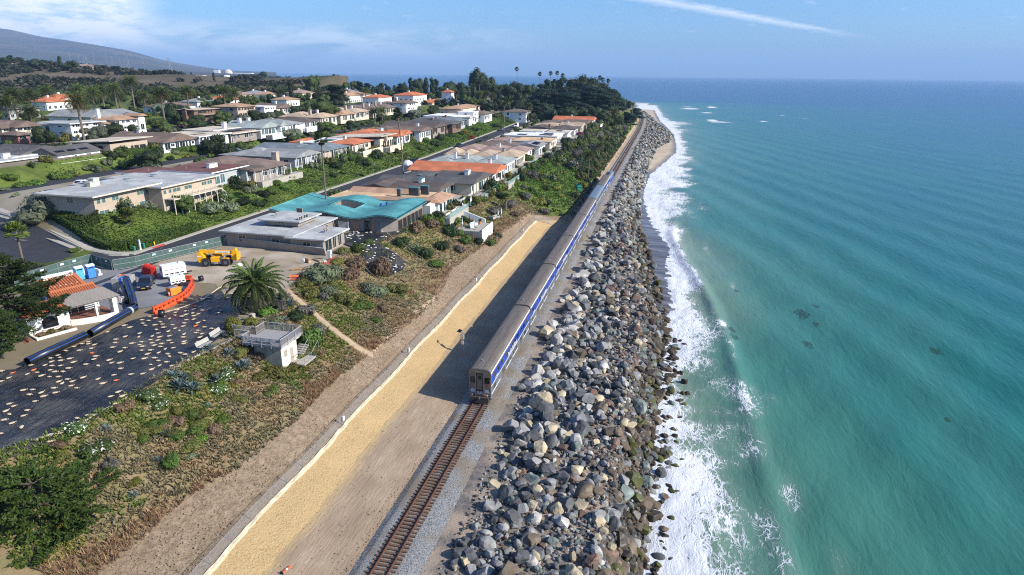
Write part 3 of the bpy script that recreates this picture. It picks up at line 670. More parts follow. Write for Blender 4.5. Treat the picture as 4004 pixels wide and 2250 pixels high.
def rocks():
 R = np.random.RandomState(5)
 items = []
 def pick(u, s):
  if s > 230: w_ = [('pale', 3), ('cream', 2), ('grey', 5), ('slate', 3), ('green', 1.5), ('brown', 1)]
  elif u < .22: w_ = [('pale', 13 if 74 < s else 1.5), ('cream', 1.8), ('slate', 1.6 if s > 70 else 5), ('grey', 3), ('green', .5)]
  elif u < .55: w_ = [('slate', 4.5), ('grey', 3.6), ('green', 1.2), ('cream', 1.0), ('red', .6), ('brown', .8), ('pale', 1.4)]
  elif u < .75: w_ = [('grey', 2.4), ('slate', 1.8), ('red', 1.3), ('brown', 1.6), ('cream', 1.2), ('pale', 1.6), ('green', 1.0)]
  else: w_ = [('brown', 3), ('wet', 3), ('moss', 2.0 if s < 100 else .7), ('grey', .8), ('green', 1.2), ('slate', .9)]
  n, p = zip(*w_); p = np.array(p) / sum(p)
  return n[R.choice(len(n), p=p)]
 def spot(s, u, d, lift):
  tr = float(f_track(s)); a = tr - 4.2; b = float(f_foot(s)) - 1.6
  t = a + (b - a) * u; z = HT(s, t) + lift * d
  return s, t, z
 for s0, s1, dens, dm, sg in ((36, 72, 1.95, .9, .42), (72, 130, 1.5, 1.0, .42), (130, 260, 1.1, 1.15, .38), (260, 620, .42, 1.65, .32), (620, 900, .2, 2.1, .3)):
  w_ = abs(f_foot((s0 + s1) / 2)) - 3; n = int((s1 - s0) * w_ * dens)
  for _ in range(n):
   s = R.uniform(s0, s1); u = R.beta(1.05, 1.0)
   lo = .06 + .05 * math.sin(s * .35) + (.05 if s < 70 else 0)
   u = lo + (1 - lo) * u
   d = min(2.3, max(.35, dm * math.exp(R.normal() * sg)))
   if u < .25 and 70 < s < 180: d *= 1.3
   if .5 < u < .74 and s < 150: d *= .7
   items.append((*spot(s, u, d, R.uniform(-.05, .42)), d, pick(u, s), 0))
 for _ in range(95):
  s = R.uniform(40, 135); u = R.uniform(.1, .85); d = R.uniform(1.5, 2.4); items.append((*spot(s, u, d, R.uniform(.0, .25)), d, pick(u, s), 0))
 for _ in range(8500):     # rubble between the big stones
  s = R.uniform(36, 140); u = R.uniform(.03, .9); d = R.uniform(.14, .42) * (1.2 if u > .3 else 1)
  items.append((*spot(s, u, d, .2), d, pick(.6 if u > .2 else .3, s) if R.rand() < .7 else 'slate', 1))
 for _ in range(60):       # stones standing out in the wash
  s = R.uniform(40, 125); d = R.uniform(.7, 1.5); t = f_foot(s) - R.uniform(.5, 4.2) * R.uniform(.3, 1)
  items.append((s, t, -.05, d, 'wet' if R.rand() < .75 else 'moss', 0))
 camp = np.array([0, 0, CAMZ]); sc = []
 for it in items:
  p = np.array(W(it[0], it[1], it[2])); py = 0
  v = p - camp; zc = v @ fwd; ys = 1125 - FPX * (v @ IY) / zc; xs = 2002 + FPX * (v @ IX) / zc
  vis = -20 < ys < 2260 and it[5] == 0
  sc.append((it[3] / zc) * (1 if vis else 0) * (1. if it[1] < f_foot(it[0]) + 5 or True else 1))
 order = np.argsort(sc)[::-1][:290]; big = set(order.tolist())
 lab = {'pale': 'pale whitish boulder in the rock slope below the railway', 'cream': 'cream and tan boulder in the rock slope below the railway', 'slate': 'charcoal dark angular boulder in the rock slope below the railway', 'grey': 'mid grey boulder in the rock slope below the railway',
  'green': 'greenish grey boulder in the rock slope below the railway', 'red': 'rust red boulder in the rock slope below the railway', 'brown': 'dull brown boulder low on the rock slope', 'moss': 'mossy olive green boulder at the edge of the surf', 'wet': 'wet dark brown boulder at the edge of the surf'}
 cache = {}
 VV = []; FF = []; CC = []; nv = 0
 V3 = []; F3 = []
 for i, (s, t, z, d, kd, small) in enumerate(items):
  e = R.uniform(-.5, .5, 3) * np.array([.9, .9, 6.28]); loc = W(s, t, z)
  if i in big:
   k = (R.randint(len(SH2)), kd)
   if k not in cache:
    V, F = SH2[k[0]]; cache[k] = npmesh('boulder', V, F, RM[kd])
   o = obj('boulder', cache[k], None, loc, None, d); o.rotation_euler = e
   u = (f_track(s) - 4.2 - t) / (f_track(s) - 2.6 - f_foot(s)); lb = lab[kd].split(' boulder')[0] + ' boulder ' + ('at the track side of' if u < .33 else 'in the middle of' if u < .66 else 'on the surf side of') + ' the rocks ' + ('at the bottom frame edge' if s < 56 else 'before the train' if s < 76 else 'level with the cab car' if s < 103 else 'level with the second car' if s < 129 else 'far along the train'); tag(o, lb, 'boulder', lb.replace('boulder', 'boulders'))
  else:
   V, F = (SH1[R.randint(6)] if small or s > 300 else SHM[R.randint(10)])
   cx, sx, cy, sy, cz, sz = math.cos(e[0]), math.sin(e[0]), math.cos(e[1]), math.sin(e[1]), math.cos(e[2]), math.sin(e[2])
   M3 = np.array([[cz, -sz, 0], [sz, cz, 0], [0, 0, 1]]) @ np.array([[cy, 0, sy], [0, 1, 0], [-sy, 0, cy]]) @ np.array([[1, 0, 0], [0, cx, -sx], [0, sx, cx]])
   P = (V * d) @ M3.T + np.array(loc)
   c = np.array(KIND[kd]) * R.uniform(.75, 1.3)
   VV.append(P); FF.append(F + nv); CC.append(np.repeat(c[None], len(P), 0)); nv += len(P)
 me = npmesh('riprap_stones', np.concatenate(VV), np.concatenate(FF), rockmat('riprap', (1, 1, 1), .8, True), col=np.concatenate(CC))
 o = obj('riprap_stones', me); tag(o, 'smaller mixed stones and rubble filling the rock revetment below the railway', 'stones', kind='stuff')
rocks()
def clods():
 R = np.random.RandomState(9); VV = []; FF = []; CC = []; k = 0
 def put(s, t, d, c):
  nonlocal k
  V, F = SH1[R.randint(6)]; a = R.uniform(0, 6.28); P = V * d * np.array([1, 1, .75]); P = np.c_[P[:, 0] * math.cos(a) - P[:, 1] * math.sin(a), P[:, 0] * math.sin(a) + P[:, 1] * math.cos(a), P[:, 2]]
  VV.append(P + np.array(W(s, t, HT(s, t) + d * .1 + .04))); FF.append(F + k); CC.append(np.repeat((np.array(c) * R.uniform(.75, 1.2))[None], len(P), 0)); k += len(P)
 for _ in range(3600):
  s = 30 + 160 * R.rand() ** 1.6; u = R.rand()
  t = 13.9 + (f_soil(s) - 13.9) * u; put(s, t, R.uniform(.06, .17) * R.uniform(.6, 1.5), (.36, .27, .185))
 for _ in range(800):
  s = 30 + 150 * R.rand() ** 1.5; put(s, R.uniform(10.2, 13.4), R.uniform(.04, .12), (.46, .31, .15))
 for _ in range(1300):
  s = 30 + 140 * R.rand() ** 1.6; t = 3.2 + 7 * R.rand() ** 2.2; put(s, t, R.uniform(.04, .16), (.34, .25, .17))
 for _ in range(2600):
  s = R.uniform(30, 120); t = R.choice([R.uniform(2.0, 3.2), R.uniform(-3.8, -1.5)]); put(s, t, R.uniform(.05, .1), R.choice([.12, .2, .32]) * np.ones(3))
 o = obj('soil_clods', npmesh('soil_clods', np.concatenate(VV), np.concatenate(FF), mat('clod', (1, 1, 1), .95, (.7, .7, .7), 3., attr=True), col=np.concatenate(CC))); tag(o, 'loose clods and pebbles scattered over the graded ground', 'clods', kind='stuff')
clods()
# ================================================================ FENCE ALONG THE MATTED SLOPE
M_GALV = mat('galvanised steel', (.36, .36, .36), .5, (.30, .30, .30), 3., 4, metal=.5)
M_LINK = mat('chain link', (.40, .40, .41), .6, metal=.3, trans=.25)
M_LIP = mat('cream wall lip', (.62, .55, .40), .9, (.50, .42, .28), 1.5, 6, .8, 3., .2, dist=.1)
def linefence(name, label, pts, h, mp, ml, cat='fence', panelname='mesh_panel', rail=True, r=.03):
 root = thing(name, label, cat, pts[0])
 o0 = Vector(pts[0]); L_ = [Vector(p) - o0 for p in pts]
 pm = MB().tube([(0, 0, -.2), (0, 0, h + .06)], r, 6).mesh('post', mp)
 for p in L_: obj('post', pm, root, p)
 for a, b in zip(L_[:-1], L_[1:]):
  z0, z1 = Vector((0, 0, .04)), Vector((0, 0, h))
  pn = MB().quad(a + z0, b + z0, b + z1, a + z1).build(panelname, ml, root)
  if rail: MB().tube([a + z1, b + z1], r * .6, 5).build('top_rail', mp, pn)
 return root
fp = [W(s, 13.75 + .12 * math.sin(s * .3), HT(s, 13.72)) for s in np.arange(25, 182.5, 3.)]
linefence('chain_link_fence', 'long chain link fence along the top of the tan matted slope', fp, 1.25, M_GALV, M_LINK)
cp = [W(182, 13.75, HT(182, 13.7))] + [W(183.5 + k * .9, 12.6 - k * 1.25, HT(183.5 + k * .9, 12.6 - k * 1.25) + .0) for k in range(4)]
linefence('chain_link_fence', 'short chain link fence running down to the track at the end of the matted slope', cp, 1.7, M_GALV, M_LINK)
b = MB(); S = np.arange(25, 183, .8);
for i, s in enumerate(S):
 wv = .12 * math.sin(s * .3) + rnd.uniform(-.05, .05); zz = HT(s, 13.4)
 b.v += [W(s, 13.28 + wv, HT(s, 13.2) - .2), W(s, 13.26 + wv, HT(s, 13.5) + .12 + rnd.uniform(-.05, .05)), W(s, 13.58 + wv, HT(s, 13.6) + .16 + rnd.uniform(-.04, .04)), W(s, 13.6 + wv, HT(s, 13.6) - .2)]
for i in range(len(S) - 1):
 for q_ in range(3): b.f.append((4 * i + q_, 4 * i + q_ + 1, 4 * i + q_ + 5, 4 * i + q_ + 4))
tag(b.build('wall_lip', M_LIP), 'rough cream lip of the buried wall at the foot of the chain link fence', 'retaining wall')
def fencebox(px, py, label):
 s, t = GS(px, py, 7.6); s = round((s - 25) / 3) * 3 + 25
 r = thing('control_box', label, 'utility box', W(s, 13.62, HT(s, 13.7)), RZ)
 MB().bbox(-.17, .17, -.2, -.06, .7, 1.25, .02).build('housing', M_WHITE, r); MB().tube([(0, -.1, 0), (0, -.1, .7)], .025, 6).build('conduit', M_GALV, r)
fencebox(1314, 1665, 'white box on the chain link fence, nearest the bottom of the picture')
fencebox(1585, 1378, 'white box on the chain link fence beside the dirt path end')
fencebox(1837, 1095, 'white box on the chain link fence level with the middle of the train')
fencebox(2023, 905, 'white box on the chain link fence nearest its far corner')
def instrument():
 s, t = GS(1808, 1372, 4.9)
 r = thing('instrument_pole', 'grey instrument pole with boxes and solar panel beside the train', 'instrument pole', W(s, t, HT(s, t)), RZ - .5)
 MB().tube([(0, 0, 0), (0, 0, 3.9)], .05, 8).build('pole', M_GALV, r)
 MB().bbox(-.12, .2, -.33, .33, 2.3, 3.05, .02).build('cabinet', M_SILV, r); MB().bbox(-.1, .16, -.25, .25, 1.4, 1.95, .02).build('battery_box', M_SILV, r)
 MB().add([(-.3, .2, 3.45), (.3, .2, 3.7), (.3, .95, 3.7), (-.3, .95, 3.45), (-.3, .2, 3.41), (.3, .2, 3.66), (.3, .95, 3.66), (-.3, .95, 3.41)], [(0, 1, 2, 3), (7, 6, 5, 4), (0, 4, 5, 1), (1, 5, 6, 2), (2, 6, 7, 3), (3, 7, 4, 0)]).build('solar_panel', M_GLASS, r)
 MB().tube([(0, -.6, 3.3), (0, .6, 3.3)], .03, 6).build('arm', M_GALV, r)
instrument()
M_SIGNY = mat('yellow sign', (.75, .42, .02), .5)
for px, py, m_, lb in ((2295, 943, M_SIGNY, 'small yellow trackside sign on a thin post'), (2334, 870, M_WHITE, 'small white trackside sign on a thin post among the stones')):
 s, t = GS(px, py, 4.9)
 r = thing('trackside_sign', lb, 'sign', W(s, t, HT(s, t) - .1), RZ + PI)
 MB().tube([(0, 0, 0), (0, 0, 2.2)], .035, 6).build('post', M_GALV, r); MB().bbox(.036, .06, -.25, .25, 1.55, 2.2, .005).build('sign_plate', m_, r)
s, t = GS(1122, 2225, 4.9)
r = thing('channelizer_post', 'orange and white marker post lying on the bare dirt', 'marker post', W(s, t, HT(s, t) + .1), RZ - .3)
M_ORANGE = mat('safety orange', (.72, .095, .025), .55, (.6, .07, .02), 2, 4)
MB().tube([(-.55, 0, .02), (.45, 0, .06)], [.09, .06], 10).build('tube', M_ORANGE, r); MB().tube([(-.12, 0, .036), (.05, 0, .042)], .082, 10).build('white_band', M_WHITE, r); MB().tube([(-.62, 0, .02), (-.55, 0, .02)], .2, 8).build('base', M_BLACK, r)
# ================================================================ PLANT LIBRARY
LEAF = leafmat('foliage');
def leafcloud(blobs, n, size, c1, c2, seed, flat=.0, along=1.6, core=.72, up=.15, c3=None, p3=0.):
 """leaf-sized faces spread over lumpy blobs (x, y, z, rx, ry, rz) round a rough inner mass"""
 R = np.random.RandomState(seed); B = np.array(blobs, float)
 wgt = B[:, 3] * B[:, 4] + B[:, 3] * B[:, 5] + B[:, 4] * B[:, 5]; k = R.choice(len(B), n, p=wgt / wgt.sum())
 d = R.normal(size=(n, 3)); d[:, 2] += up; d /= np.linalg.norm(d, axis=1)[:, None]
 rad = R.uniform(.78, 1.08, n)[:, None]
 pos = B[k, :3] + d * B[k, 3:6] * rad
 nrm = d / B[k, 3:6] + R.normal(size=(n, 3)) * .55; nrm[:, 2] += flat; nrm /= np.linalg.norm(nrm, axis=1)[:, None]
 a = np.cross(nrm, R.normal(size=(n, 3))); a /= np.linalg.norm(a, axis=1)[:, None] + 1e-9; b = np.cross(nrm, a)
 sz = size * R.uniform(.6, 1.4, n)[:, None]
 V = np.stack([pos - a * sz * along, pos + b * sz * .6, pos + a * sz * along, pos - b * sz * .6], 1).reshape(-1, 3)
 F = np.arange(4 * n).reshape(n, 4)
 u = R.uniform(0, 1, n)[:, None]; c = np.array(c1) * (1 - u) + np.array(c2) * u
 if c3 is not None:
  q = R.uniform(size=n) < p3; c[q] = c3
 C = np.repeat(c, 4, 0)
 if core:
  iv, jf = ico(2)
  for q in B:
   P = iv * (1 + R.uniform(-.14, .14, (len(iv), 1))) * q[3:6] * core + q[:3]
   F4 = np.c_[jf, jf[:, 2]] + len(V)
   V = np.r_[V, P]; F = np.r_[F, F4]; C = np.r_[C, np.repeat(np.array([c1]), len(P), 0)]
 return V, F, C
def quadmesh(name, V, F, C, m=LEAF):
 tri = F[:, 2] == F[:, 3]; Q = F[~tri]; T3 = F[tri][:, :3]
 if len(T3) == 0: return npmesh(name, V, Q, m, col=C)
 A = np.r_[Q[:, [0, 1, 2]], Q[:, [0, 2, 3]], T3]
 return npmesh(name, V, A, m, col=C)
def lumps(seed, n, r=1., h=1., spread=.55):
 R = np.random.RandomState(seed); out = []
 for i in range(n):
  a = R.uniform(0, 2 * PI); q = spread * r * math.sqrt(R.uniform(0, 1)); s_ = R.uniform(.38, .62) * r
  out.append((q * math.cos(a), q * math.sin(a), h * R.uniform(.3, .62), s_, s_ * R.uniform(.85, 1.15), s_ * h * R.uniform(.7, .95)))
 return out
PAL = {'green': ((.055, .09, .016), (.105, .15, .028)), 'dark': ((.022, .040, .013), (.045, .07, .02)), 'sage': ((.13, .155, .08), (.20, .225, .125)), 'olive': ((.11, .11, .026), (.165, .16, .042)),
 'dry': ((.15, .10, .06), (.23, .155, .09)), 'bright': ((.075, .13, .018), (.12, .18, .03)), 'grey': ((.10, .09, .075), (.16, .145, .12)), 'yellow': ((.14, .15, .025), (.20, .19, .04)), 'magenta': ((.20, .01, .09), (.26, .03, .16)), 'crimson': ((.17, .008, .012), (.24, .02, .03)),
 'white': ((.05, .085, .018), (.09, .125, .025))}
SHRUB = {}
def shrubmesh(kind, v):
 if (kind, v) not in SHRUB:
  c1, c2 = PAL[kind]
  V, F, C = leafcloud(lumps(100 + v, 7 + v), 950, .075, c1, c2, 300 + v * 7 + len(kind), c3=(.7, .7, .62) if kind == 'white' else None, p3=.16 if kind == 'white' else 0)
  SHRUB[(kind, v)] = quadmesh('shrub', V, F, C)
 return SHRUB[(kind, v)]
_sv = [0]
WORDS = {'green': 'green', 'dark': 'dark green', 'sage': 'sage grey', 'olive': 'olive green', 'dry': 'dry brown', 'bright': 'bright green', 'grey': 'grey twiggy', 'yellow': 'yellow green', 'magenta': 'magenta flowering', 'crimson': 'crimson flowering', 'white': 'white flowering'}
def shrub(loc, r, kind, where, h=1.):
 _sv[0] += 1
 o = obj('shrub', shrubmesh(kind, _sv[0] % 4), None, (loc[0], loc[1], loc[2] - .12 * r), rnd.uniform(0, 6.3), (r * rnd.uniform(.85, 1.15), r * rnd.uniform(.85, 1.15), r * h * rnd.uniform(.8, 1.1)))
 return tag(o, WORDS[kind] + ' shrub ' + where, 'shrub', WORDS[kind] + ' shrubs ' + where)
def surf(s, t):
 """ground height with the relief of the strips"""
 a, b = prof(s); z = float(np.interp(t, a, b)); x, y, _ = W(s, t)
 def rel(i, j, amp, fr):
  if a[i] < t < a[j]:
   q = next(k for k in range(i, j) if t <= a[k + 1]); u = (q - i + (t - a[q]) / max(a[q + 1] - a[q], 1e-6)) / (j - i)
   return min(1, 4 * u * (1 - u)) * amp * (float(fbm(x, y, fr, i, 4)) - .47) * 2
  return 0
 if a[10] < t < a[11]: z += rel(10, 11, .9, .16)
 elif a[9] < t <= a[10] and s < 196: z += rel(9, 10, .35, .45)
 elif a[13] < t < a[15]: z += rel(13, 15, .4, .2)
 return z
def TS(px, py):
 p = T(px, py); s, t = ST(p[0], p[1]); return W(s, t, surf(s, t))
def frond(L, n, droop, leaf, seed, w=.05, up=.9):
 """one feather leaf: curved rib with leaflets, in the x-z plane"""
 R = np.random.RandomState(seed); P = []; x = z = 0; a = up
 for i in range(n + 1):
  P.append((x, z)); x += L / n * math.cos(a); z += L / n * math.sin(a); a -= droop / n * (.5 + 1.2 * i / n)
 V = []; F = []
 for i in range(n):
  (x0, z0), (x1, z1) = P[i], P[i + 1]; k = len(V); ww = w * (1 - .8 * i / n)
  V += [(x0, -ww, z0), (x0, ww, z0), (x1, ww * .9, z1), (x1, -ww * .9, z1)]; F.append((k, k + 1, k + 2, k + 3))
  if i >= 1:
   ll = leaf * math.sin(PI * min(1, (i + 1.5) / (n + 1.5))) ** .6
   for sd_ in (-1, 1):
    for h in (.0, .5):
     k = len(V); fx, fz = x0 + (x1 - x0) * h, z0 + (z1 - z0) * h
     dx = ll * .55 * R.uniform(.8, 1.2); dy = sd_ * ll * .75; dz = -ll * R.uniform(.05, .4)
     V += [(fx, 0, fz), (fx + dx * .55 + .05, dy * .45, fz + dz * .2 + .04), (fx + dx, dy, fz + dz), (fx + dx * .45 - .05, dy * .5, fz + dz * .2)]
     F.append((k, k + 1, k + 2, k + 3))
 return np.array(V), np.array(F)
def palmcrown(nf, L, n, leaf, seed, c1, c2, dead=None):
 R = np.random.RandomState(seed); VV = []; FF = []; CC = []; k = 0
 for i in range(nf):
  u = i / (nf - 1.)                      # 0 youngest upright, 1 oldest drooping
  V, F = frond(L * R.uniform(.85, 1.08) * (.72 + .28 * min(1, 2.2 * u + .3)), n, 1.0 + 1.35 * u, leaf, seed + i, up=1.35 - 1.85 * u ** .85)
  a = i * 2.39996 + R.uniform(-.2, .2); c, s_ = math.cos(a), math.sin(a)
  V = np.c_[V[:, 0] * c - V[:, 1] * s_, V[:, 0] * s_ + V[:, 1] * c, V[:, 2] - .5 * u]
  q = np.array(c1) * (1 - u) + np.array(c2) * u
  if dead is not None and u > .8: q = np.array(dead)
  q = q * R.uniform(.8, 1.2)
  VV.append(V); FF.append(F + k); CC.append(np.repeat(q[None], len(V), 0)); k += len(V)
 return npmesh('crown', np.concatenate(VV), np.concatenate(FF), LEAF, col=np.concatenate(CC))
M_TRUNK = mat('palm trunk', (.20, .165, .125), .95, (.11, .09, .065), 3., 6, .8, 6, .1, streak=(1, 1, 5))
M_BARK = mat('bark', (.13, .10, .075), .95, (.07, .055, .04), 4., 6, .7, 8, .1)
def palmtrunk(h, r0, r1, lean=.0, n=10):
 b = MB(); pts = []; rr = []
 m = 16
 for i in range(m + 1):
  u = i / m; pts.append((lean * h * u * u, 0, h * u - .3)); rr.append((r0 * (1 - u) + r1 * u) * (1.35 - .35 * min(1, u * 8)) * (1.04 if i % 2 else .96))
 return b.tube(pts, rr, n).mesh('trunk', M_TRUNK, False)
PH_HI = palmcrown(86, 4.6, 22, .62, 3, (.11, .155, .03), (.085, .09, .045))
PH_LO = [palmcrown(58, 4.3, 12, .85, 20 + i, (.11, .15, .032), (.115, .115, .05), dead=(.24, .14, .04) if i == 1 else None) for i in range(2)]
def fan(seed, nf, r, c1, c2, skirt=0):
 """fan palm crown: a ball of pleated fans, dead ones hanging below"""
 R = np.random.RandomState(seed); VV = []; FF = []; CC = []; k = 0
 for i in range(nf + skirt):
  dead = i >= nf; a = R.uniform(0, 6.28); el = R.uniform(-.5, 1.4) if not dead else R.uniform(-1.5, -.9)
  d = np.array([math.cos(a) * math.cos(el), math.sin(a) * math.cos(el), math.sin(el)]); base = d * r * (.45 if not dead else .25); side = np.array([-math.sin(a), math.cos(a), 0]); upv = np.cross(d, side)
  n = 9; V = [base];
  for j in range(n):
   g = (j / (n - 1.) - .5) * 2.5; L = r * (.58 if not dead else .5) * (1 - .25 * abs(g) / 1.3) * (1 if j % 2 else .72)
   V.append(base + d * L * math.cos(g) + side * L * math.sin(g) - np.array([0, 0, 1]) * L * .22 * (1 - math.cos(g)) + upv * (.03 * r if j % 2 else -.03 * r))
  VV.append(np.array(V)); FF.append(np.array([(0, j, j + 1) for j in range(1, n)]) + k); k += n + 1
  c = (np.array(c1) if not dead else np.array(c2)) * R.uniform(.75, 1.25); CC.append(np.repeat(c[None], n + 1, 0))
 return npmesh('crown', np.concatenate(VV), np.concatenate(FF), LEAF, col=np.concatenate(CC))
WASH = fan(5, 46, 1.7, (.065, .09, .02), (.16, .11, .06), 40)
FANN = fan(6, 60, 1.5, (.11, .135, .025), (.16, .14, .05), 0)
TRK = {}
def palm(loc, h, crown, label, r0=.42, r1=.33, lean=0., sc=1., name='palm_tree', group=None):
 k = (round(h), r0, r1, lean)
 if k not in TRK: TRK[k] = palmtrunk(round(h), r0, r1, lean)
 r = thing(name, label, 'palm tree', loc, rnd.uniform(0, 6.28) if not lean else lean_rz[0], group)
 obj('trunk', TRK[k], r); obj('crown', crown, r, (lean * round(h), 0, round(h) - .4), rnd.uniform(0, 6.28), sc)
 return r
lean_rz = [0.]
def tree_mesh(kind, seed):
 R = np.random.RandomState(seed)
 if kind == 'round': B = [(R.uniform(-.42, .42), R.uniform(-.42, .42), R.uniform(.45, 1.05), *(R.uniform(.24, .4, 3))) for _ in range(15)]; pal = ((.028, .045, .016), (.06, .08, .025)); n = 2600; sz = .035
 elif kind == 'cypress': B = [(R.uniform(-.5, .5) * (1.1 - i / 18.), R.uniform(-.5, .5) * (1.1 - i / 18.), .35 + .75 * i / 16., R.uniform(.26, .42), R.uniform(.26, .42), R.uniform(.07, .13)) for i in range(17)]; pal = ((.013, .026, .011), (.03, .045, .015)); n = 2800; sz = .034
 elif kind == 'tall': B = [(R.uniform(-.16, .16), R.uniform(-.16, .16), .3 + 1.1 * i / 12., R.uniform(.16, .26), R.uniform(.16, .26), R.uniform(.12, .2)) for i in range(13)]; pal = ((.022, .038, .014), (.05, .07, .022)); n = 2200; sz = .034
 elif kind == 'light': B = [(R.uniform(-.42, .42), R.uniform(-.42, .42), R.uniform(.4, .95), *(R.uniform(.2, .36, 3))) for _ in range(14)]; pal = ((.055, .08, .018), (.10, .13, .03)); n = 2400; sz = .034
 elif kind == 'olivetree': B = [(R.uniform(-.5, .5), R.uniform(-.5, .5), R.uniform(.3, .85), *(R.uniform(.24, .36, 3))) for _ in range(18)]; pal = ((.12, .14, .085), (.19, .21, .14)); n = 3600; sz = .028
 V, F, C = leafcloud(B, n, sz, pal[0], pal[1], seed, along=1.5, core=.8, flat=.6 if kind == 'cypress' else 0)
 cr = quadmesh('crown', V, F, C)
 b = MB(); b.tube([(0, 0, -.06), (.02, .01, .25), (0, .02, .6)], [.055, .038, .02], 7)
 for i in range(6):
  q = B[R.randint(len(B))]; b.tube([(0, 0, .2 + .05 * i), (q[0] * .5, q[1] * .5, q[2] * .6 + .1), (q[0], q[1], q[2])], [.024, .016, .008], 5)
 return cr, b.mesh('trunk', M_BARK)
TREES = {k: [tree_mesh(k, 500 + i * 13 + len(k)) for i in range(n)] for k, n in (('round', 3), ('cypress', 3), ('tall', 2), ('light', 2), ('olivetree', 1))}
_tn = [0]
def tree(loc, h, kind, label, wide=1., group=None):
 _tn[0] += 1; cr, tk = TREES[kind][_tn[0] % len(TREES[kind])]
 r = thing('tree', label, 'tree', loc, rnd.uniform(0, 6.28), group, (h * wide, h * wide, h * .8))
 obj('trunk', tk, r); obj('crown', cr, r); return r
# ================================================================ BLUFF
def tufts(name, label, spots, m=LEAF, blades=5, hgt=(.15, .4), seed=1, wide=.05):
 """spots: list of (x, y, z, colour, size)"""
 R = np.random.RandomState(seed); n = len(spots); P = np.array([s_[:3] for s_ in spots]); C = np.array([s_[3] for s_ in spots]); S = np.array([s_[4] for s_ in spots])
 P = np.repeat(P, blades, 0); C = np.repeat(C, blades, 0); S = np.repeat(S, blades); N = len(P)
 a = R.uniform(0, 6.28, N); ln = R.uniform(.35, 1.1, N); hh = R.uniform(*hgt, N) * S
 o_ = np.c_[np.cos(a), np.sin(a), 0 * a]; sd_ = np.c_[-np.sin(a), np.cos(a), 0 * a]
 tip = P + o_ * (hh * ln)[:, None] + np.array([0, 0, 1]) * hh[:, None]; mid = P + o_ * (hh * ln * .45)[:, None] + np.array([0, 0, .75]) * hh[:, None]
 w_ = (wide * S)[:, None]
 V = np.stack([P - o_ * .02, mid + sd_ * w_, tip, mid - sd_ * w_], 1).reshape(-1, 3)
 o = obj(name, npmesh(name, V, np.arange(4 * N).reshape(N, 4), m, col=np.repeat(C * R.uniform(.75, 1.25, (N, 1)), 4, 0)))
 return tag(o, label, 'ground cover', kind='stuff')
Z8 = lambda x, y: (700 + x / 2.413, 900 + y / 2.413)
PATH = [TS(*Z8(*p)) for p in ((960, 500), (1040, 590), (1150, 680), (1250, 750), (1330, 810), (1400, 890), (1470, 950), (1560, 1020), (1650, 1090), (1750, 1150), (1830, 1180))]
PST = [ST(p[0], p[1]) for p in PATH]
def onpath(s, t):
 for (a, b), (c, d) in zip(PST[:-1], PST[1:]):
  L2 = (c - a) ** 2 + (d - b) ** 2; u = max(0, min(1, ((s - a) * (c - a) + (t - b) * (d - b)) / L2))
  if (s - a - u * (c - a)) ** 2 + (t - b - u * (d - b)) ** 2 < .64: return True
 return False
def bluffcover():
 R = np.random.RandomState(3); sp = []; dry = []; fl = []
 for s0, s1, per in ((33, 100, 17), (100, 190, 8), (190, 470, 2.2)):
  n = int((s1 - s0) * 14 * per)
  for _ in range(n):
   s = R.uniform(s0, s1); a = f_soil(s) if s < 200 else f_track(s) + 5.8; b = f_bluff(s); u = R.uniform(-.05, 1.03); t = a + (b - a) * u
   if 76 < s < 100 and onpath(s, t): continue
   x, y, _z = W(s, t); q = float(fbm(x, y, .13, 2, 3)); q2 = float(fbm(x, y, .3, 5, 3))
   if s > 196:
    c = (.045, .07, .018) if q > .45 else ((.075, .085, .03) if q2 > .5 else (.10, .085, .05))
    if 198 < s < 262 and t > 8: c = (.085, .165, .02)
   elif u < .09 + .9 * (q - .46) + .35 * (q2 - .5) and u < .3:
    c = (.38, .24, .125) if R.rand() < .65 else (.25, .155, .085)
    dry.append((x, y, surf(s, t), c, R.uniform(.7, 1.6))); continue
   elif q > .55: c = (.15, .185, .036)
   elif q > .46: c = (.23, .21, .055) if q2 > .46 else (.13, .165, .034)
   elif q2 > .53: c = (.30, .21, .11)
   else: c = (.22, .185, .10)
   sp.append((x, y, surf(s, t), c, R.uniform(.6, 1.5) * (1 if s < 190 else 2.2)))
 tufts('bluff_ground_cover', 'olive and brown ground cover matted over the bluff face', sp, seed=4)
 tufts('dry_grass', 'rust brown dry grass along the foot of the bluff', dry, blades=7, hgt=(.25, .65), seed=5, wide=.025)
bluffcover()
def slopecover():
 R = np.random.RandomState(8); sp = []
 for s0, s1, t0, t1, per in ((98, 200, 74.4, 88.5, 5), (200, 450, 74.4, 88.5, 2.), (140, 420, 136.2, 142.5, 1.6), (85, 125, 74, 100, 2)):
  for _ in range(int((s1 - s0) * (t1 - t0) * per)):
   s = R.uniform(s0, s1); t = R.uniform(t0, t1);
   if s < .3 * (t - 80) + 99: continue
   x, y, _z = W(s, t); q = float(fbm(x, y, .09, 12, 3))
   c = (.085, .15, .02) if q > .5 else ((.125, .175, .026) if q > .42 else (.065, .10, .022))
   sp.append((x, y, surf(s, t), c, R.uniform(.8, 1.6) * (1 if s < 200 else 1.7)))
 tufts('slope_ground_cover', 'bright green ground cover on the banks behind the streets', sp, blades=4, hgt=(.12, .3), seed=9, wide=.09)
slopecover()
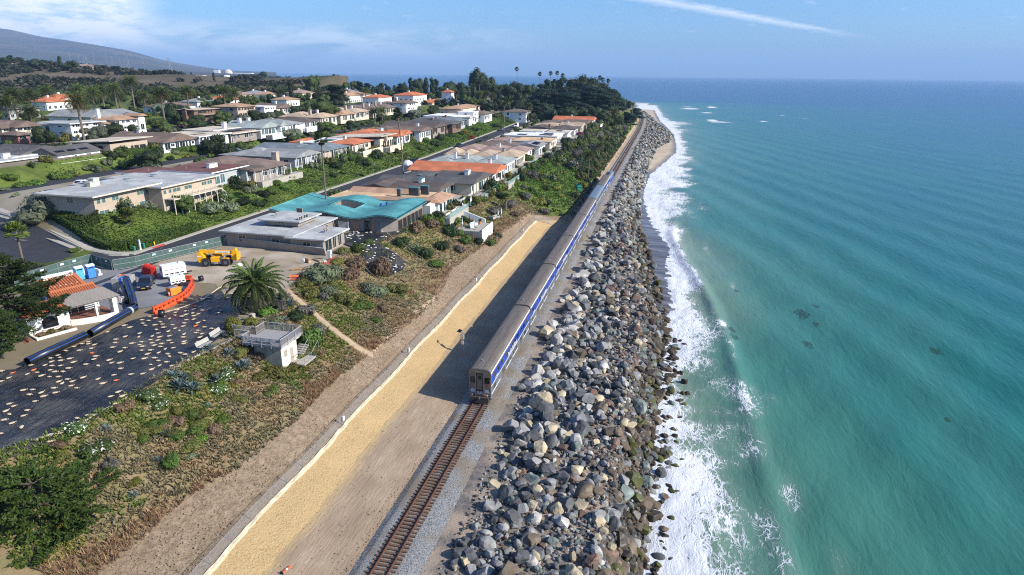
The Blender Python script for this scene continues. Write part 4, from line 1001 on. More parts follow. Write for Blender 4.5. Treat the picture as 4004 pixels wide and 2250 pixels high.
def ribbon(name, pts, w_, m, lift=.06, kind='structure'):
 P = [Vector(p) for p in pts]; Q = []
 for a, b in zip(P[:-1], P[1:]):
  n = max(2, int((b - a).length / .5))
  for i in range(n): Q.append(a.lerp(b, i / n))
 Q.append(P[-1]); b = MB()
 for i, p in enumerate(Q):
  d = (Q[min(i + 1, len(Q) - 1)] - Q[max(i - 1, 0)]); d.z = 0; d.normalize(); n = Vector((-d.y, d.x, 0)); ww = w_ * rnd.uniform(.8, 1.15) / 2
  for k in (-1, -.4, .4, 1):
   v = p + n * ww * k; s, t = ST(v.x, v.y); b.v.append((v.x, v.y, surf(s, t) + (lift if abs(k) < 1 else -.04)))
 for i in range(len(Q) - 1):
  for k in range(3): b.f.append((4 * i + k, 4 * i + k + 1, 4 * i + k + 5, 4 * i + k + 4))
 o = b.build(name, m, smooth=True); o['kind'] = kind; return o
M_PATH = mat('path dust', (.43, .32, .21), .95, (.36, .26, .17), 1., 6, .4, 4, .1)
ribbon('dirt_path', PATH, 1.3, M_PATH, .1)
ribbon('worn_track', [TS(*Z8(*p)) for p in ((1830, 1140), (1960, 1010), (2080, 900), (2180, 800), (2300, 720), (2413, 640))], .8, M_PATH, .04)
def shrubs(lst, where):
 for px, py, r, kind, *h in lst: shrub(TS(px, py), r * 1.2, kind, where, *(h or [1.]))
shrubs([(1245, 1105, 2.6, 'sage', 1.1), (1300, 1085, 2.0, 'sage'), (1190, 1120, 1.5, 'olive'), (1215, 1165, 1.6, 'olive'), (1290, 1150, 1.5, 'sage'), (1375, 1085, 1.8, 'dry'), (1430, 1130, 1.8, 'sage'), (1480, 1150, 2.0, 'sage'), (1550, 1140, 1.7, 'olive'), (1350, 1180, 1.7, 'olive'), (1420, 1200, 1.8, 'green', .6), (1500, 1210, 1.6, 'dry', .8),
  (1395, 1040, 1.6, 'dry'), (1320, 1035, 1.3, 'olive'), (1270, 1170, 1.2, 'grey'), (1470, 1250, 1.4, 'green', .5), (1380, 1260, 1.5, 'olive', .5)], 'on the bluff face below the bare pad')
shrubs([(1500, 1075, 2.2, 'dry', 1.3), (1470, 1050, 1.4, 'dry')], 'beside the small plastic sheet')
shrubs([(1400, 985, 1.5, 'green'), (1340, 990, 1.2, 'olive'), (1445, 955, 1.2, 'green'), (1565, 955, 1.8, 'dark'), (1620, 975, 1.7, 'sage'), (1655, 1000, 2.0, 'dark'), (1700, 1040, 1.8, 'green', .8), (1625, 905, 2.0, 'dry'), (1690, 890, 2.2, 'dry', .8), (1700, 850, 2.3, 'dark', .8), (1770, 870, 2.0, 'green', .7), (1760, 920, 2.0, 'dark'), (1820, 950, 2.0, 'green'), (1830, 905, 2.0, 'bright', .9), (1870, 925, 2.0, 'bright', .8),
  (1800, 985, 1.5, 'grey'), (1900, 890, 1.8, 'green', .8), (1730, 975, 1.6, 'dark')], 'on the bluff below the seaside houses')
shrubs([(1930, 830, 2.2, 'grey'), (1985, 810, 2.2, 'grey'), (2010, 845, 1.6, 'dry'), (1960, 775, 1.8, 'dark'), (2050, 780, 2.0, 'grey', 1.2), (2090, 755, 2.2, 'green'), (2120, 700, 2.0, 'dark'), (2170, 690, 1.8, 'green'), (2080, 700, 2.0, 'grey', 1.3), (2170, 740, 2.2, 'yellow', .7), (2190, 770, 2.0, 'yellow', .7), (2110, 800, 2.0, 'yellow'), (2125, 835, 1.6, 'grey'), (2010, 720, 2.0, 'bright', .7), (1970, 735, 1.8, 'olive', .8), (2240, 770, 1.8, 'dark'), (2050, 740, 1.5, 'grey'), (2020, 690, 1.6, 'dark')], 'on the bank above the end of the matted slope')
shrubs([(2060 + 9 * i + rnd.uniform(-12, 12), 620 - 4 * i + rnd.uniform(-30, 34), 2.9, rnd.choice(['dark', 'dark', 'grey', 'green', 'olive'])) for i in range(6)] +
 [(2200 + rnd.uniform(0, 110), 600 + rnd.uniform(-45, 70), 3.0, rnd.choice(['dark', 'green', 'grey', 'dark'])) for i in range(14)] +
 [(2290 + rnd.uniform(0, 120), 545 + rnd.uniform(-55, 50), 3.3, rnd.choice(['dark', 'grey', 'olive', 'green'])) for i in range(16)] + [(2395 + rnd.uniform(-30, 50), 505 + rnd.uniform(-30, 40), 3.4, rnd.choice(['dark', 'grey', 'olive'])) for i in range(9)], 'on the far bluff beyond the locomotive')
shrubs([(2270, 530, 2.4, 'magenta', .7)], 'below the white houses');
shrubs([(845, 1535, 1.2, 'white', .7), (870, 1480, 1.3, 'white', .8), (570, 1560, 1.4, 'white', .7), (365, 1760, 1.5, 'white', .6), (280, 1690, 1.2, 'white', .6), (610, 1585, 1.0, 'white', .6)], 'among the agaves on the bluff')
shrubs([(1010, 1480, 1.1, 'olive', .7), (1080, 1470, 1.3, 'olive', .8), (1000, 1400, 1.2, 'dry', .7), (930, 1390, 1.2, 'olive', .7), (1140, 1440, 1.1, 'olive', .8), (1060, 1540, 1.0, 'dry', .7), (935, 1560, 1.0, 'olive', .6), (760, 1480, .9, 'dry', .7), (640, 1680, .9, 'dry', .8), (590, 1690, 1.1, 'olive', .6), (690, 1650, .9, 'dry'), (850, 1690, .9, 'dry', 1.), (540, 1830, .8, 'dry', .6), (480, 1600, .9, 'dry', .8), (250, 1790, .9, 'olive', .7), (235, 1740, .8, 'dry', .8), (370, 1940, .9, 'dry', .7), (1165, 1395, 1.0, 'olive', .7)], 'on the bluff round the lookout hut')
shrubs([(745, 1640, .9, 'bright', 1.1), (770, 1690, .9, 'bright', .9), (790, 1725, .8, 'bright', .8)], 'in a column at the middle of the near bluff')
shrubs([(440, 1840, .75, 'grey', 1.2)], 'standing alone, whitish, below the white flowers')
shrubs([(1040, 1170, 1.5, 'bright', 1.3), (1050, 1230, 1.2, 'bright', .9), (980, 1270, 1.1, 'yellow', 1.), (915, 1280, 1.2, 'yellow', 1.), (925, 1310, 1.0, 'yellow'), (1205, 1340, 1.9, 'green', 1.3), (1160, 1250, 1.5, 'dark'), (1190, 1215, 1.4, 'grey'), (1100, 1205, 1.2, 'grey'), (1235, 1300, 1.4, 'grey')], 'beside the palm and the lookout deck')
Rb = random.Random(31)
for i in range(34):
 a = Rb.uniform(43, 76); b = f_soil(a) + (f_bluff(a) - f_soil(a)) * Rb.uniform(.22, .95)
 if 63 < a < 73 and b < 29: continue
 shrub(W(a, b, surf(a, b)), Rb.uniform(.7, 1.4), Rb.choice(['green', 'olive', 'olive', 'bright', 'dry', 'yellow', 'sage']), 'on the near bluff below the tarp', Rb.uniform(.5, .9))
def agave_mesh(seed, c1, c2, n=30):
 R = np.random.RandomState(seed); V = []; F = []; C = []
 for i in range(n):
  a = i * 2.4 + R.uniform(-.15, .15); el = .15 + 1.2 * (i / n) ** .9; L = R.uniform(.8, 1.05) * (1 - .25 * i / n); d = np.array([math.cos(a) * math.cos(el), math.sin(a) * math.cos(el), math.sin(el)]); sd_ = np.array([-math.sin(a), math.cos(a), 0]); k = len(V)
  up = np.cross(sd_, d) * -1
  pts = [(0, .05), (.35, .11), (.7, .075), (1., .0)]
  for u, w_ in pts:
   p = d * L * u - np.array([0, 0, 1]) * .12 * u * u * math.cos(el)
   V += [p - sd_ * w_ + up * w_ * .5, p, p + sd_ * w_ + up * w_ * .5]
  for q in range(3):
   F += [(k + 3 * q, k + 3 * q + 1, k + 3 * q + 4, k + 3 * q + 3), (k + 3 * q + 1, k + 3 * q + 2, k + 3 * q + 5, k + 3 * q + 4)]
  c = np.array(c1) + (np.array(c2) - np.array(c1)) * R.rand(); C += [c] * 12
 return npmesh('agave', V, np.array(F), LEAF, col=np.array(C))
AG = [agave_mesh(1, (.12, .165, .155), (.17, .21, .20)), agave_mesh(2, (.10, .15, .14), (.15, .20, .19), 24), agave_mesh(3, (.20, .23, .10), (.24, .26, .13))]
for px, py, r, v, lb in [(705, 1525, 1.25, 0, 'largest blue agave, left of the dry patch on the near bluff'), (755, 1535, 1.2, 1, 'large blue agave next to the biggest rosette on the near bluff'), (680, 1480, .95, 1, 'blue agave just below the edge of the black tarp'), (720, 1490, .8, 0, 'smaller blue agave touching the one below the tarp edge'), (850, 1500, 1.1, 0, 'blue agave leaning against a pale green one'), (885, 1475, 1.2, 2, 'pale yellow green agave right of the blue ones'), (935, 1445, 1.0, 1, 'blue agave right of the pale green one'), (960, 1430, .9, 0, 'blue agave nearest the lookout hut wall'), (640, 1710, .9, 1, 'grey blue agave beside the bright green shrub column'), (415, 1685, .6, 0, 'small blue agave above the white flowers'), (620, 1810, .6, 1, 'small blue agave above the dry grass band'), (525, 1950, .5, 0, 'small blue agave low on the bluff near the cypress'), (815, 1600, .5, 1, 'small agave beside the dry brown patch'),
      (1215, 1410, .95, 0, 'blue agave below the lookout stairs'), (820, 1370, .9, 1, 'blue agave between the two benches'), (875, 1320, .8, 0, 'blue agave at the end of the upper bench'), (1105, 1170, 1.2, 0, 'tall blue agave near the head of the dirt path'), (1130, 1195, 1.1, 1, 'blue agave lower of the pair by the path head'), (1115, 1255, .7, 1, 'blue agave on the rocks above the lookout deck'), (895, 1390, .9, 0, 'blue agave above the flowering patch left of the hut'), (345, 1850, .5, 1, 'smallest blue agave beside the white flower patch')]:
 o = obj('agave', AG[v], None, TS(px, py), rnd.uniform(0, 6.28), r * 1.6); tag(o, lb, 'agave', 'agaves on the near bluff')
s, t = 77.5, 33.5
palm(W(s, t, 14.6), 5, PH_HI, 'large feather palm throwing a wide shadow on the black tarp', .62, .55, sc=1.16, name='date_palm')
lean_rz[0] = RZ
def conifer(seed, R0, h, n, c1, c2):
 R = np.random.RandomState(seed); V = []; F = []; C = []; tb = MB(); tb.tube([(0, 0, -.5), (.2, .1, h * .5), (.1, .3, h)], [.5, .32, .08], 9)
 VV = []; FF = []; CC = []; k = 0
 for i in range(n):
  u = (i + .5) / n; z0 = h * (.18 + .8 * u); a = i * 2.4 + R.uniform(-.4, .4); L = R0 * (1.05 - .75 * u ** 1.5) * R.uniform(.7, 1.1); rise = R.uniform(-.05, .35)
  d = np.array([math.cos(a), math.sin(a), rise]); p0 = np.array([0, 0, z0]);
  tb.tube([tuple(p0), tuple(p0 + d * L * .5 + np.array([0, 0, -.1])), tuple(p0 + d * L * .92)], [.09, .06, .02], 5)
  m = int(34 * L / R0 + 10)
  for j in range(m):
   q = R.uniform(.3, 1.) ** .8; sp = R.uniform(-1, 1) * .32 * L * (1.1 - q * .6); side = np.array([-math.sin(a), math.cos(a), 0])
   c = p0 + d * L * q + side * sp + np.array([0, 0, R.uniform(-.12, .3)])
   dirv = d * .8 + side * np.sign(sp) * R.uniform(.1, .8) + np.array([0, 0, R.uniform(-.1, .3)]); dirv /= np.linalg.norm(dirv)
   nn_ = 22; l_ = R.uniform(.5, 1.0)
   g = R.uniform(0, 1, nn_); off = R.normal(size=(nn_, 3)) * np.array([.12, .12, .05]) * (1.1 - g[:, None] * .7)
   pos = c + dirv * (g * l_)[:, None] + off
   ax = dirv + R.normal(size=(nn_, 3)) * .5; ax /= np.linalg.norm(ax, axis=1)[:, None]; up = np.array([0, 0, 1]) + R.normal(size=(nn_, 3)) * .5; b_ = np.cross(ax, up); b_ /= np.linalg.norm(b_, axis=1)[:, None]
   sz = R.uniform(.13, .26, nn_)[:, None]
   Q = np.stack([pos - ax * sz, pos + b_ * sz * .33, pos + ax * sz, pos - b_ * sz * .33], 1).reshape(-1, 3)
   cc = np.array(c1) + (np.array(c2) - np.array(c1)) * R.rand()
   VV.append(Q); FF.append(np.arange(4 * nn_).reshape(-1, 4) + k); CC.append(np.repeat((cc * R.uniform(.8, 1.2, (nn_, 1))), 4, 0)); k += 4 * nn_
 return npmesh('crown', np.concatenate(VV), np.concatenate(FF), LEAF, col=np.concatenate(CC)), tb.mesh('trunk', M_BARK)
def plant_conifer(loc, me, label, rz=0, sc=1.):
 r = thing('cypress_tree', label, 'tree', loc, rz, 'cypresses at the edge of the site', sc); obj('trunk', me[1], r); obj('crown', me[0], r); return r
CON = conifer(4, 6.6, 10.5, 60, (.03, .055, .014), (.06, .10, .02)); CON2 = conifer(9, 6.2, 6.5, 46, (.045, .085, .016), (.085, .14, .024))
plant_conifer(W(61.5, 58.5, 14.5), CON, 'dark layered cypress half hiding the white villa', .4, 1.)
plant_conifer(W(56., 54.5, 14.4), CON, 'cypress at the frame edge below the villa steps', 2.4, .62)
plant_conifer(W(37.2, 27.8, 8.8), CON2, 'bright green cypress filling the bottom corner of the bluff', 1.2, .95)
plant_conifer(W(42.2, 31.6, 11.4), CON2, 'small cypress just above the one in the bottom corner', 3.3, .5)
plant_conifer(W(37., 34.5, 11.), CON2, 'cypress cut by the left frame edge below the tarp', 5.1, .6)
lean_rz[0] = RZ + .6
palm(W(*GS(112, 1115, 15.), 15.), 9, FANN, 'fan palm with a pale trunk at the left edge above the cypress', .2, .16, .02, 1.25)
# ================================================================ BUILDING SITE
from mathutils.geometry import delaunay_2d_cdt
def inside(p, poly):
 x, y = p; r = False; n = len(poly)
 for i in range(n):
  (x0, y0), (x1, y1) = poly[i], poly[(i + 1) % n]
  if (y0 > y) != (y1 > y) and x < (x1 - x0) * (y - y0) / (y1 - y0) + x0: r = not r
 return r
def sheet(name, poly_st, zf, m, step=.6, kind=None, smooth=True, parent=None):
 """a thin sheet over a polygon of (s, t), its height from zf"""
 P = []; n = len(poly_st); loop = []
 for i in range(n):
  a, b = poly_st[i], poly_st[(i + 1) % n]; k = max(1, int(math.dist(a, b) / step))
  for j in range(k): loop.append((a[0] + (b[0] - a[0]) * j / k, a[1] + (b[1] - a[1]) * j / k))
 P = list(loop); lo = np.min(poly_st, 0); hi = np.max(poly_st, 0)
 for s in np.arange(lo[0] + step / 2, hi[0], step):
  for t in np.arange(lo[1] + step / 2, hi[1], step):
   if inside((s, t), poly_st): P.append((s + rnd.uniform(-.2, .2) * step, t + rnd.uniform(-.2, .2) * step))
 r = delaunay_2d_cdt([Vector(p) for p in P], [(i, (i + 1) % len(loop)) for i in range(len(loop))], [], 1, 1e-4)
 V = [W(p.x, p.y, zf(p.x, p.y)) for p in r[0]]; F = [tuple(f) for f in r[2]]
 b = MB(); b.v = V; b.f = F; o = b.build(name, m, parent, smooth)
 if kind: o['kind'] = kind
 return o
PXZ = lambda pts, z=15.: [GS(px, py, z) for px, py in pts]
M_YARD = mat('yard asphalt', (.20, .20, .21), .9, (.16, .16, .17), .5, 7, .3, 12, .15, c3=(.25, .24, .235), sc3=.12)
cross = [(78.2, 64.6), (104, 64.59), (104, 72.59), (96.6, 72.59), (95.2, 76), (96.8, 84), (106.6, 112), (124, 150), (116, 160), (78, 82)]
sheet('street', cross, lambda s, t: max(15.06, HT(s, t) + .06), M_ASPH, 2., 'structure')
def slab(name, poly, z, h, m, kind=None, parent=None):
 b = MB(); b.prism([W(s, t)[:2] for s, t in poly], z - .4, z + h); o = b.build(name, m, parent)
 if kind: o['kind'] = kind
 return o
def ribst(name, st0, w_, m, dz, kind='structure'):
 b = MB(); n = len(st0)
 for i, (s, t) in enumerate(st0):
  d = np.array(st0[min(i + 1, n - 1)]) - np.array(st0[max(i - 1, 0)]); d = d / np.linalg.norm(d); q = np.array([-d[1], d[0]])
  z = max(15.05, HT(s, t) + .04)
  for k, zz in ((0, -.3), (0, dz), (1, dz), (1, -.3)): b.v.append(W(s + q[0] * w_ * k, t + q[1] * w_ * k, z + zz))
 for i in range(n - 1):
  for k in range(3): b.f.append((4 * i + k, 4 * i + k + 1, 4 * i + k + 5, 4 * i + k + 4))
 b.f += [(0, 1, 2, 3), tuple(4 * n - 4 + k for k in range(4))]
 o = b.build(name, m); o['kind'] = kind; return o
cv = [(99.5, 72.61), (97.6, 73.2), (96.3, 74.6), (95.6, 77), (96.6, 83), (101, 96), (106.8, 111.5), (114, 130)]
ribst('kerb', cv, -.28, M_CONC, .13); ribst('pavement', [(s + .32, t) for s, t in cv], -1.5, M_CONC, .15)
ribst('kerb_apron', [(s - 1.2, t) for s, t in cv[1:]], -1.12, M_CONC, .012)
o = MB().box(0, 3.2, 0, .5, -.1, .165).build('red_kerb', mat('red kerb paint', (.55, .07, .05), .6), None); o.location = W(101.6, 72.55, 15.03); o.rotation_euler = (0, 0, RZ); tag(o, 'red painted stretch of kerb by the yellow hydrant', 'kerb')
sheet('yard', [(76, 48), (73, 50), (71, 54), (71, 66), (79, 75.5), (84, 76), (89.8, 75), (88.4, 70), (88, 67.5), (90.8, 66), (90.5, 60), (87, 52.5), (85, 50), (80, 46.5)], lambda s, t: 15.14, M_YARD, 2.5, 'structure')
sheet('bare_pad', [(86, 47), (80, 40), (84, 35), (93, 33.5), (104, 36.5), (105.4, 41), (107, 50), (107.6, 60.8), (98, 63.8), (91, 66), (90.6, 60), (88, 53), (86, 50)], lambda s, t: 15.12 + .16 * (float(fbm(s, t, .35, 3, 3)) - .45), M_PAD, 1.2, 'structure')
for (s, t, a, l_) in ((98.2, 68.9, .1, 3.0), (88, 82.5, .45, 4.2)):
 o = MB().box(0, .35, -l_ / 2, l_ / 2, 0, .006).build('stop_line', mat('worn road paint', (.30, .30, .29), .8, (.15, .15, .15), 6, 6), None); o.location = W(s, t, 15.08); o.rotation_euler = (0, 0, RZ + a); o['kind'] = 'structure'
for i, ch in enumerate('STOP'):
 pass
o = text('STOP', 2.0, mat('road lettering', (.27, .27, .26), .8, (.13, .13, .13), 6, 6), None, W(103.4, 69.2, 15.075), (0, 0, RZ - PI / 2 + PI), 'road_marking'); o['kind'] = 'structure'
M_SCR = mat('green screen', (.055, .095, .085), .8, (.075, .12, .105), 1.2, 5, .3, 3., .2, streak=(2, 2, .5)); M_PAPER = mat('notice paper', (.78, .66, .66), .8); M_PAPERB = mat('blue notice', (.45, .68, .72), .8)
def sitefence(label, pts, notes=()):
 root = thing('site_fence', label, 'fence', W(*pts[0], 15.14)); o0 = Vector(W(*pts[0], 15.14))
 Pw = [Vector(W(s, t, 15.14)) - o0 for s, t in pts]
 for i, (a, b) in enumerate(zip(Pw[:-1], Pw[1:])):
  d = (b - a); h = 1.85
  e = .04 * d.normalized(); a2, b2 = a + e, b - e
  pn = MB().quad(a2 + Vector((0, 0, .1)), b2 + Vector((0, 0, .1)), b2 + Vector((0, 0, h)), a2 + Vector((0, 0, h))).build('screen_panel', M_SCR, root)
  f = MB(); f.tube([a2, a2 + Vector((0, 0, h))], .03, 6); f.tube([b2, b2 + Vector((0, 0, h))], .03, 6)
  for z in (.08, .95, h): f.tube([a2 + Vector((0, 0, z)), b2 + Vector((0, 0, z))], .025, 6)
  f.build('frame', M_GALV, pn)
  if i in notes:
   n = Vector((d.y, -d.x, 0)).normalized(); n = n if n.y < 0 else -n
   c = a2 + d * rnd.uniform(.25, .7) + n * .04 + Vector((0, 0, 1.45)); u = d.normalized() * .3; v = Vector((0, 0, .16))
   MB().quad(c - u - v, c + u - v, c + u + v, c - u + v).build('notice', M_PAPER if i % 2 else M_PAPERB, pn)
def subdiv(pts, step):
 out = [pts[0]]
 for a, b in zip(pts[:-1], pts[1:]):
  k = max(1, round(math.dist(a, b) / step))
  for j in range(1, k + 1): out.append((a[0] + (b[0] - a[0]) * j / k, a[1] + (b[1] - a[1]) * j / k))
 return out
sitefence('green screened fence along the cross street behind the portable toilets', subdiv([(76.5, 75.8), (79.6, 75.4), (83.9, 75.4), (89.8, 74.7)], 2.2), (1, 3, 4))
sitefence('two panels of green screened fence facing the street corner', [(89.75, 74.5), (88.6, 71.5), (87.75, 68.4)], (0, 1))
sitefence('green screened fence along the coast street beside the yellow machine', subdiv([(87.8, 68.2), (90.6, 66.2), (97.8, 64.0), (107.4, 61.0)], 2.3), (2, 3, 5, 6, 8))
M_TARP = mat('black plastic sheet', (.010, .011, .016), .3, (.026, .026, .03), 1.2, 7, 1., 1.3, .5, c3=(.075, .068, .06), sc3=.25, streak=(1.3, .4, 1), dist=.9)
tarp_px = [(-120, 1480), (60, 1447), (330, 1345), (505, 1262), (560, 1245), (700, 1212), (780, 1170), (870, 1125), (935, 1130), (965, 1190), (900, 1290), (830, 1345), (735, 1412), (590, 1506), (470, 1570), (323, 1664), (176, 1729), (0, 1790), (-120, 1830)]
TP = PXZ(tarp_px, 15.1)
def ztarp(s, t):
 b = f_bluff(s) + .2; drop = max(0, b - t) * .35
 return max(HT(s, t), 15.) + .10 + .55 * (float(fbm(s, t, .16, 21, 3)) - .42) + .28 * abs(float(fbm(s, t * .5, .7, 22, 3)) - .45) + .10 * abs(math.sin(s * .9 + t * .35 + 3 * float(fbm(s, t, .3, 4, 2)))) - drop
tag(sheet('plastic_tarp', TP, ztarp, M_TARP, .42), 'wide black plastic sheet weighted with sandbags on the bluff top', 'tarp')
M_BAG = mat('sandbag', (.60, .48, .33), .9, (.50, .39, .26), 3., 5, .3, 8., .1); M_BAGO = mat('orange sandbag', (.75, .20, .06), .85, (.6, .14, .04), 3.)
def bagmesh(m, seed):
 R = np.random.RandomState(seed); V, F = ico(3); V = V.copy(); V = np.sign(V) * np.abs(V) ** .72
 V *= np.array([.34, .2, .085]); V[:, 2] *= 1 - .35 * np.abs(V[:, 0]) / .34; V[:, 1] *= np.where(V[:, 0] > .27, .75, 1.); V += R.normal(size=V.shape) * .006; V[:, 2] += .07
 tail = MB().tube([(.30, 0, .08), (.42, .02, .09), (.47, .05, .07)], [.05, .03, .07], 6)
 n = len(V); A = np.r_[V, np.array(tail.v)]; f2 = []
 for f in tail.f:
  for k in range(1, len(f) - 1): f2.append((f[0] + n, f[k] + n, f[k + 1] + n))
 return npmesh('sandbag', A, np.r_[F, np.array(f2)], m, smooth=True)
BAG = [bagmesh(M_BAG, i) for i in range(3)]; BAGO = bagmesh(M_BAGO, 9)
def bag(s, t, z, me, lb, gp, rz=None): return tag(obj('sandbag', me, None, W(s, t, z), RZ + (rz if rz is not None else rnd.uniform(0, 6.28)), rnd.uniform(.64, .9)), lb, 'sandbag', gp)
pts = []; tries = 0
while len(pts) < 215 and tries < 20000:
 tries += 1; s = rnd.uniform(36, 84); t = rnd.uniform(30, 56)
 if not inside((s, t), TP) or any((s - a) ** 2 + (t - b) ** 2 < .72 for a, b in pts): continue
 if fbm(s, t, .25, 31, 2) < .33: continue
 pts.append((s, t))
for i, (s, t) in enumerate(pts):
 org = i % 36 == 4; zn = ('towards the villa pipes' if t > 44 else 'along the bluff edge' if t < 36 else 'amid the black tarp') + (', left part of the tarp' if s < 52 else ', central part of the tarp' if s < 66 else ', palm end of the tarp')
 bag(s, t, ztarp(s, t) + .01, BAGO if org else BAG[i % 3], 'orange sandbag lying on the black tarp' if org else 'tan sandbag ' + zn, 'orange sandbags on the tarp' if org else 'tan sandbags ' + zn, rnd.gauss(-.9, .5))
edge = PXZ([(660, 1222), (720, 1205), (790, 1178), (850, 1135), (905, 1105)], 15.1)
for a, b in zip(edge[:-1], edge[1:]):
 k = int(math.dist(a, b) / .42)
 for j in range(k):
  s, t = a[0] + (b[0] - a[0]) * j / k, a[1] + (b[1] - a[1]) * j / k
  bag(s, t, 15.2 + rnd.uniform(0, .06), BAG[j % 3], 'tan sandbag in the row along the upper edge of the tarp', 'sandbag row below the orange barriers', math.atan2(b[1] - a[1], b[0] - a[0]) + rnd.uniform(-.3, .3))
PXT = lambda pts: [ST(*T(*p)[:2]) for p in pts]
q = PXT([(1440, 945), (1495, 965), (1590, 1030), (1575, 1060), (1520, 1085), (1460, 1060), (1400, 1020), (1425, 975)])
tag(sheet('plastic_tarp', q, lambda s, t: surf(s, t) + .25 + .2 * abs(float(fbm(s, t, .6, 22, 3)) - .45), M_TARP, .45), 'small black plastic sheet with white bags on the bluff below the grey house', 'tarp')
M_BAGW = mat('white bag', (.72, .70, .66), .9, (.6, .58, .53), 3.); BAGW = bagmesh(M_BAGW, 4)
for i in range(46):
 for _ in range(50):
  s = rnd.uniform(min(a[0] for a in q), max(a[0] for a in q)); t = rnd.uniform(min(a[1] for a in q), max(a[1] for a in q))
  if inside((s, t), q): break
 bag(s, t, surf(s, t) + .33, BAGW, 'white sandbag on the small sheet below the grey house', 'white sandbags on the small sheet')
q2 = PXT([(1330, 950), (1345, 915), (1420, 905), (1500, 905), (1560, 880), (1640, 840), (1660, 855), (1600, 905), (1500, 945), (1400, 985)])
tag(sheet('plastic_tarp', q2, lambda s, t: max(surf(s, t), 14.6) + .16 + .2 * abs(float(fbm(s, t, .6, 25, 3)) - .45), M_TARP, .5), 'black plastic strip with pale bags behind the teal roofed house', 'tarp')
for i in range(60):
 for _ in range(50):
  s = rnd.uniform(min(a[0] for a in q2), max(a[0] for a in q2)); t = rnd.uniform(min(a[1] for a in q2), max(a[1] for a in q2))
  if inside((s, t), q2): break
 bag(s, t, max(surf(s, t), 14.6) + .24, BAGW, 'pale sandbag on the plastic strip beside the teal roofed house', 'pale sandbags beside the teal roofed house')
M_PIPE = mat('black pipe', (.012, .013, .016), .35, (.02, .02, .022), 2., 5, 0, 4, .5); M_PBLUE = mat('blue pipe stripe', (.02, .10, .45), .4); M_BAND = mat('pipe clamp', (.55, .55, .54), .4, metal=.4)
def pipe(label, P, r, stripes=True, open_end=True):
 root = thing('pipe_section', label, 'pipe', P[0]); o0 = Vector(P[0]); Q = [Vector(p) - o0 for p in P]
 b = MB(); n = 24; b.tube(Q, r, n, cap=False); b.tube(Q, r * .88, n, cap=False)
 m_ = len(Q) * n
 for k in range(n):
  b.f.append((k, m_ + k, m_ + (k + 1) % n, (k + 1) % n)); e = (len(Q) - 1) * n; b.f.append((e + k, e + (k + 1) % n, m_ + e + (k + 1) % n, m_ + e + k))
 tb_ = b.build('wall', M_PIPE, root, True)
 if stripes:
  for an in (.35, 1.15, 1.95, 2.75):
   sb = MB(); prev = None
   for i, p in enumerate(Q):
    d = (Q[min(i + 1, len(Q) - 1)] - Q[max(i - 1, 0)]).normalized(); ref = Vector((0, 0, 1)) if abs(d.z) < .9 else Vector((1, 0, 0)); a = d.cross(ref).normalized(); c = a.cross(d)
    for da in (-.05, .05): sb.v.append(p + (a * math.cos(an + da) + c * math.sin(an + da)) * (r + .004))
   for i in range(len(Q) - 1): sb.f.append((2 * i, 2 * i + 1, 2 * i + 3, 2 * i + 2))
   sb.build('blue_stripe', M_PBLUE, tb_)
 return root, Q
r1, Q = pipe('long black pipe with blue stripes lying along the villa wall, upper length', [W(72.2, 49.4, 15.75), W(68, 48.6, 15.75), W(62.9, 47.6, 15.75)], .5)
MB().tube([Q[0].lerp(Q[1], .25), Q[0].lerp(Q[1], .34)], .54, 24).build('clamp', M_BAND, r1)
pipe('black pipe with blue stripes lying below the villa steps, lower length', [W(62.4, 47.9, 15.72), W(58, 47.8, 15.72), W(54.3, 47.6, 15.72)], .5)
pipe('black pipe with blue stripes rising from the elbow to the concrete block', [W(72.6, 49.9, 15.8), W(75.6, 53., 16.0), W(78.6, 56.4, 16.9), W(79.6, 57.6, 17.1)], .5)
pipe('thick black pipe length standing beside the concrete block', [W(74.2, 52.6, 15.6), W(77, 55.6, 15.9), W(78.6, 57.4, 16.2)], .38, False)
pipe('short cut of black pipe standing on the tarp', [W(71.2, 44.2, 15.3), W(71.3, 44.2, 16.2)], .42, False)
pipe('short cut of black pipe lying at the end of the orange barriers', [W(86.4, 50.2, 15.6), W(86.9, 49.9, 15.6)], .45, False)
r = thing('concrete_block', 'pale concrete block standing behind the raised black pipe', 'concrete block', W(81, 59.6, 15.14), RZ + .35)
M_CBLK = mat('block concrete', (.36, .35, .33), .9, (.28, .27, .25), 2., 6, .4, 6); MB().bbox(-1.2, 1.2, -1.25, 1.25, 0, 1.75, .05).build('block', M_CBLK, r)
MB().add([(-1.215, -.3, 1.76), (-.1, -.35, 1.77), (-.1, .1, 1.77), (-1.215, .15, 1.76), (-1.22, -.3, .7), (-1.22, .1, .8)], [(0, 1, 2, 3), (0, 3, 5, 4)]).build('blue_strap', M_PBLUE, r); MB().tube([(.2, -.4, 1.8), (.5, .3, 1.85), (-.2, .5, 1.82)], .09, 6).build('orange_hose', M_ORANGE, r)
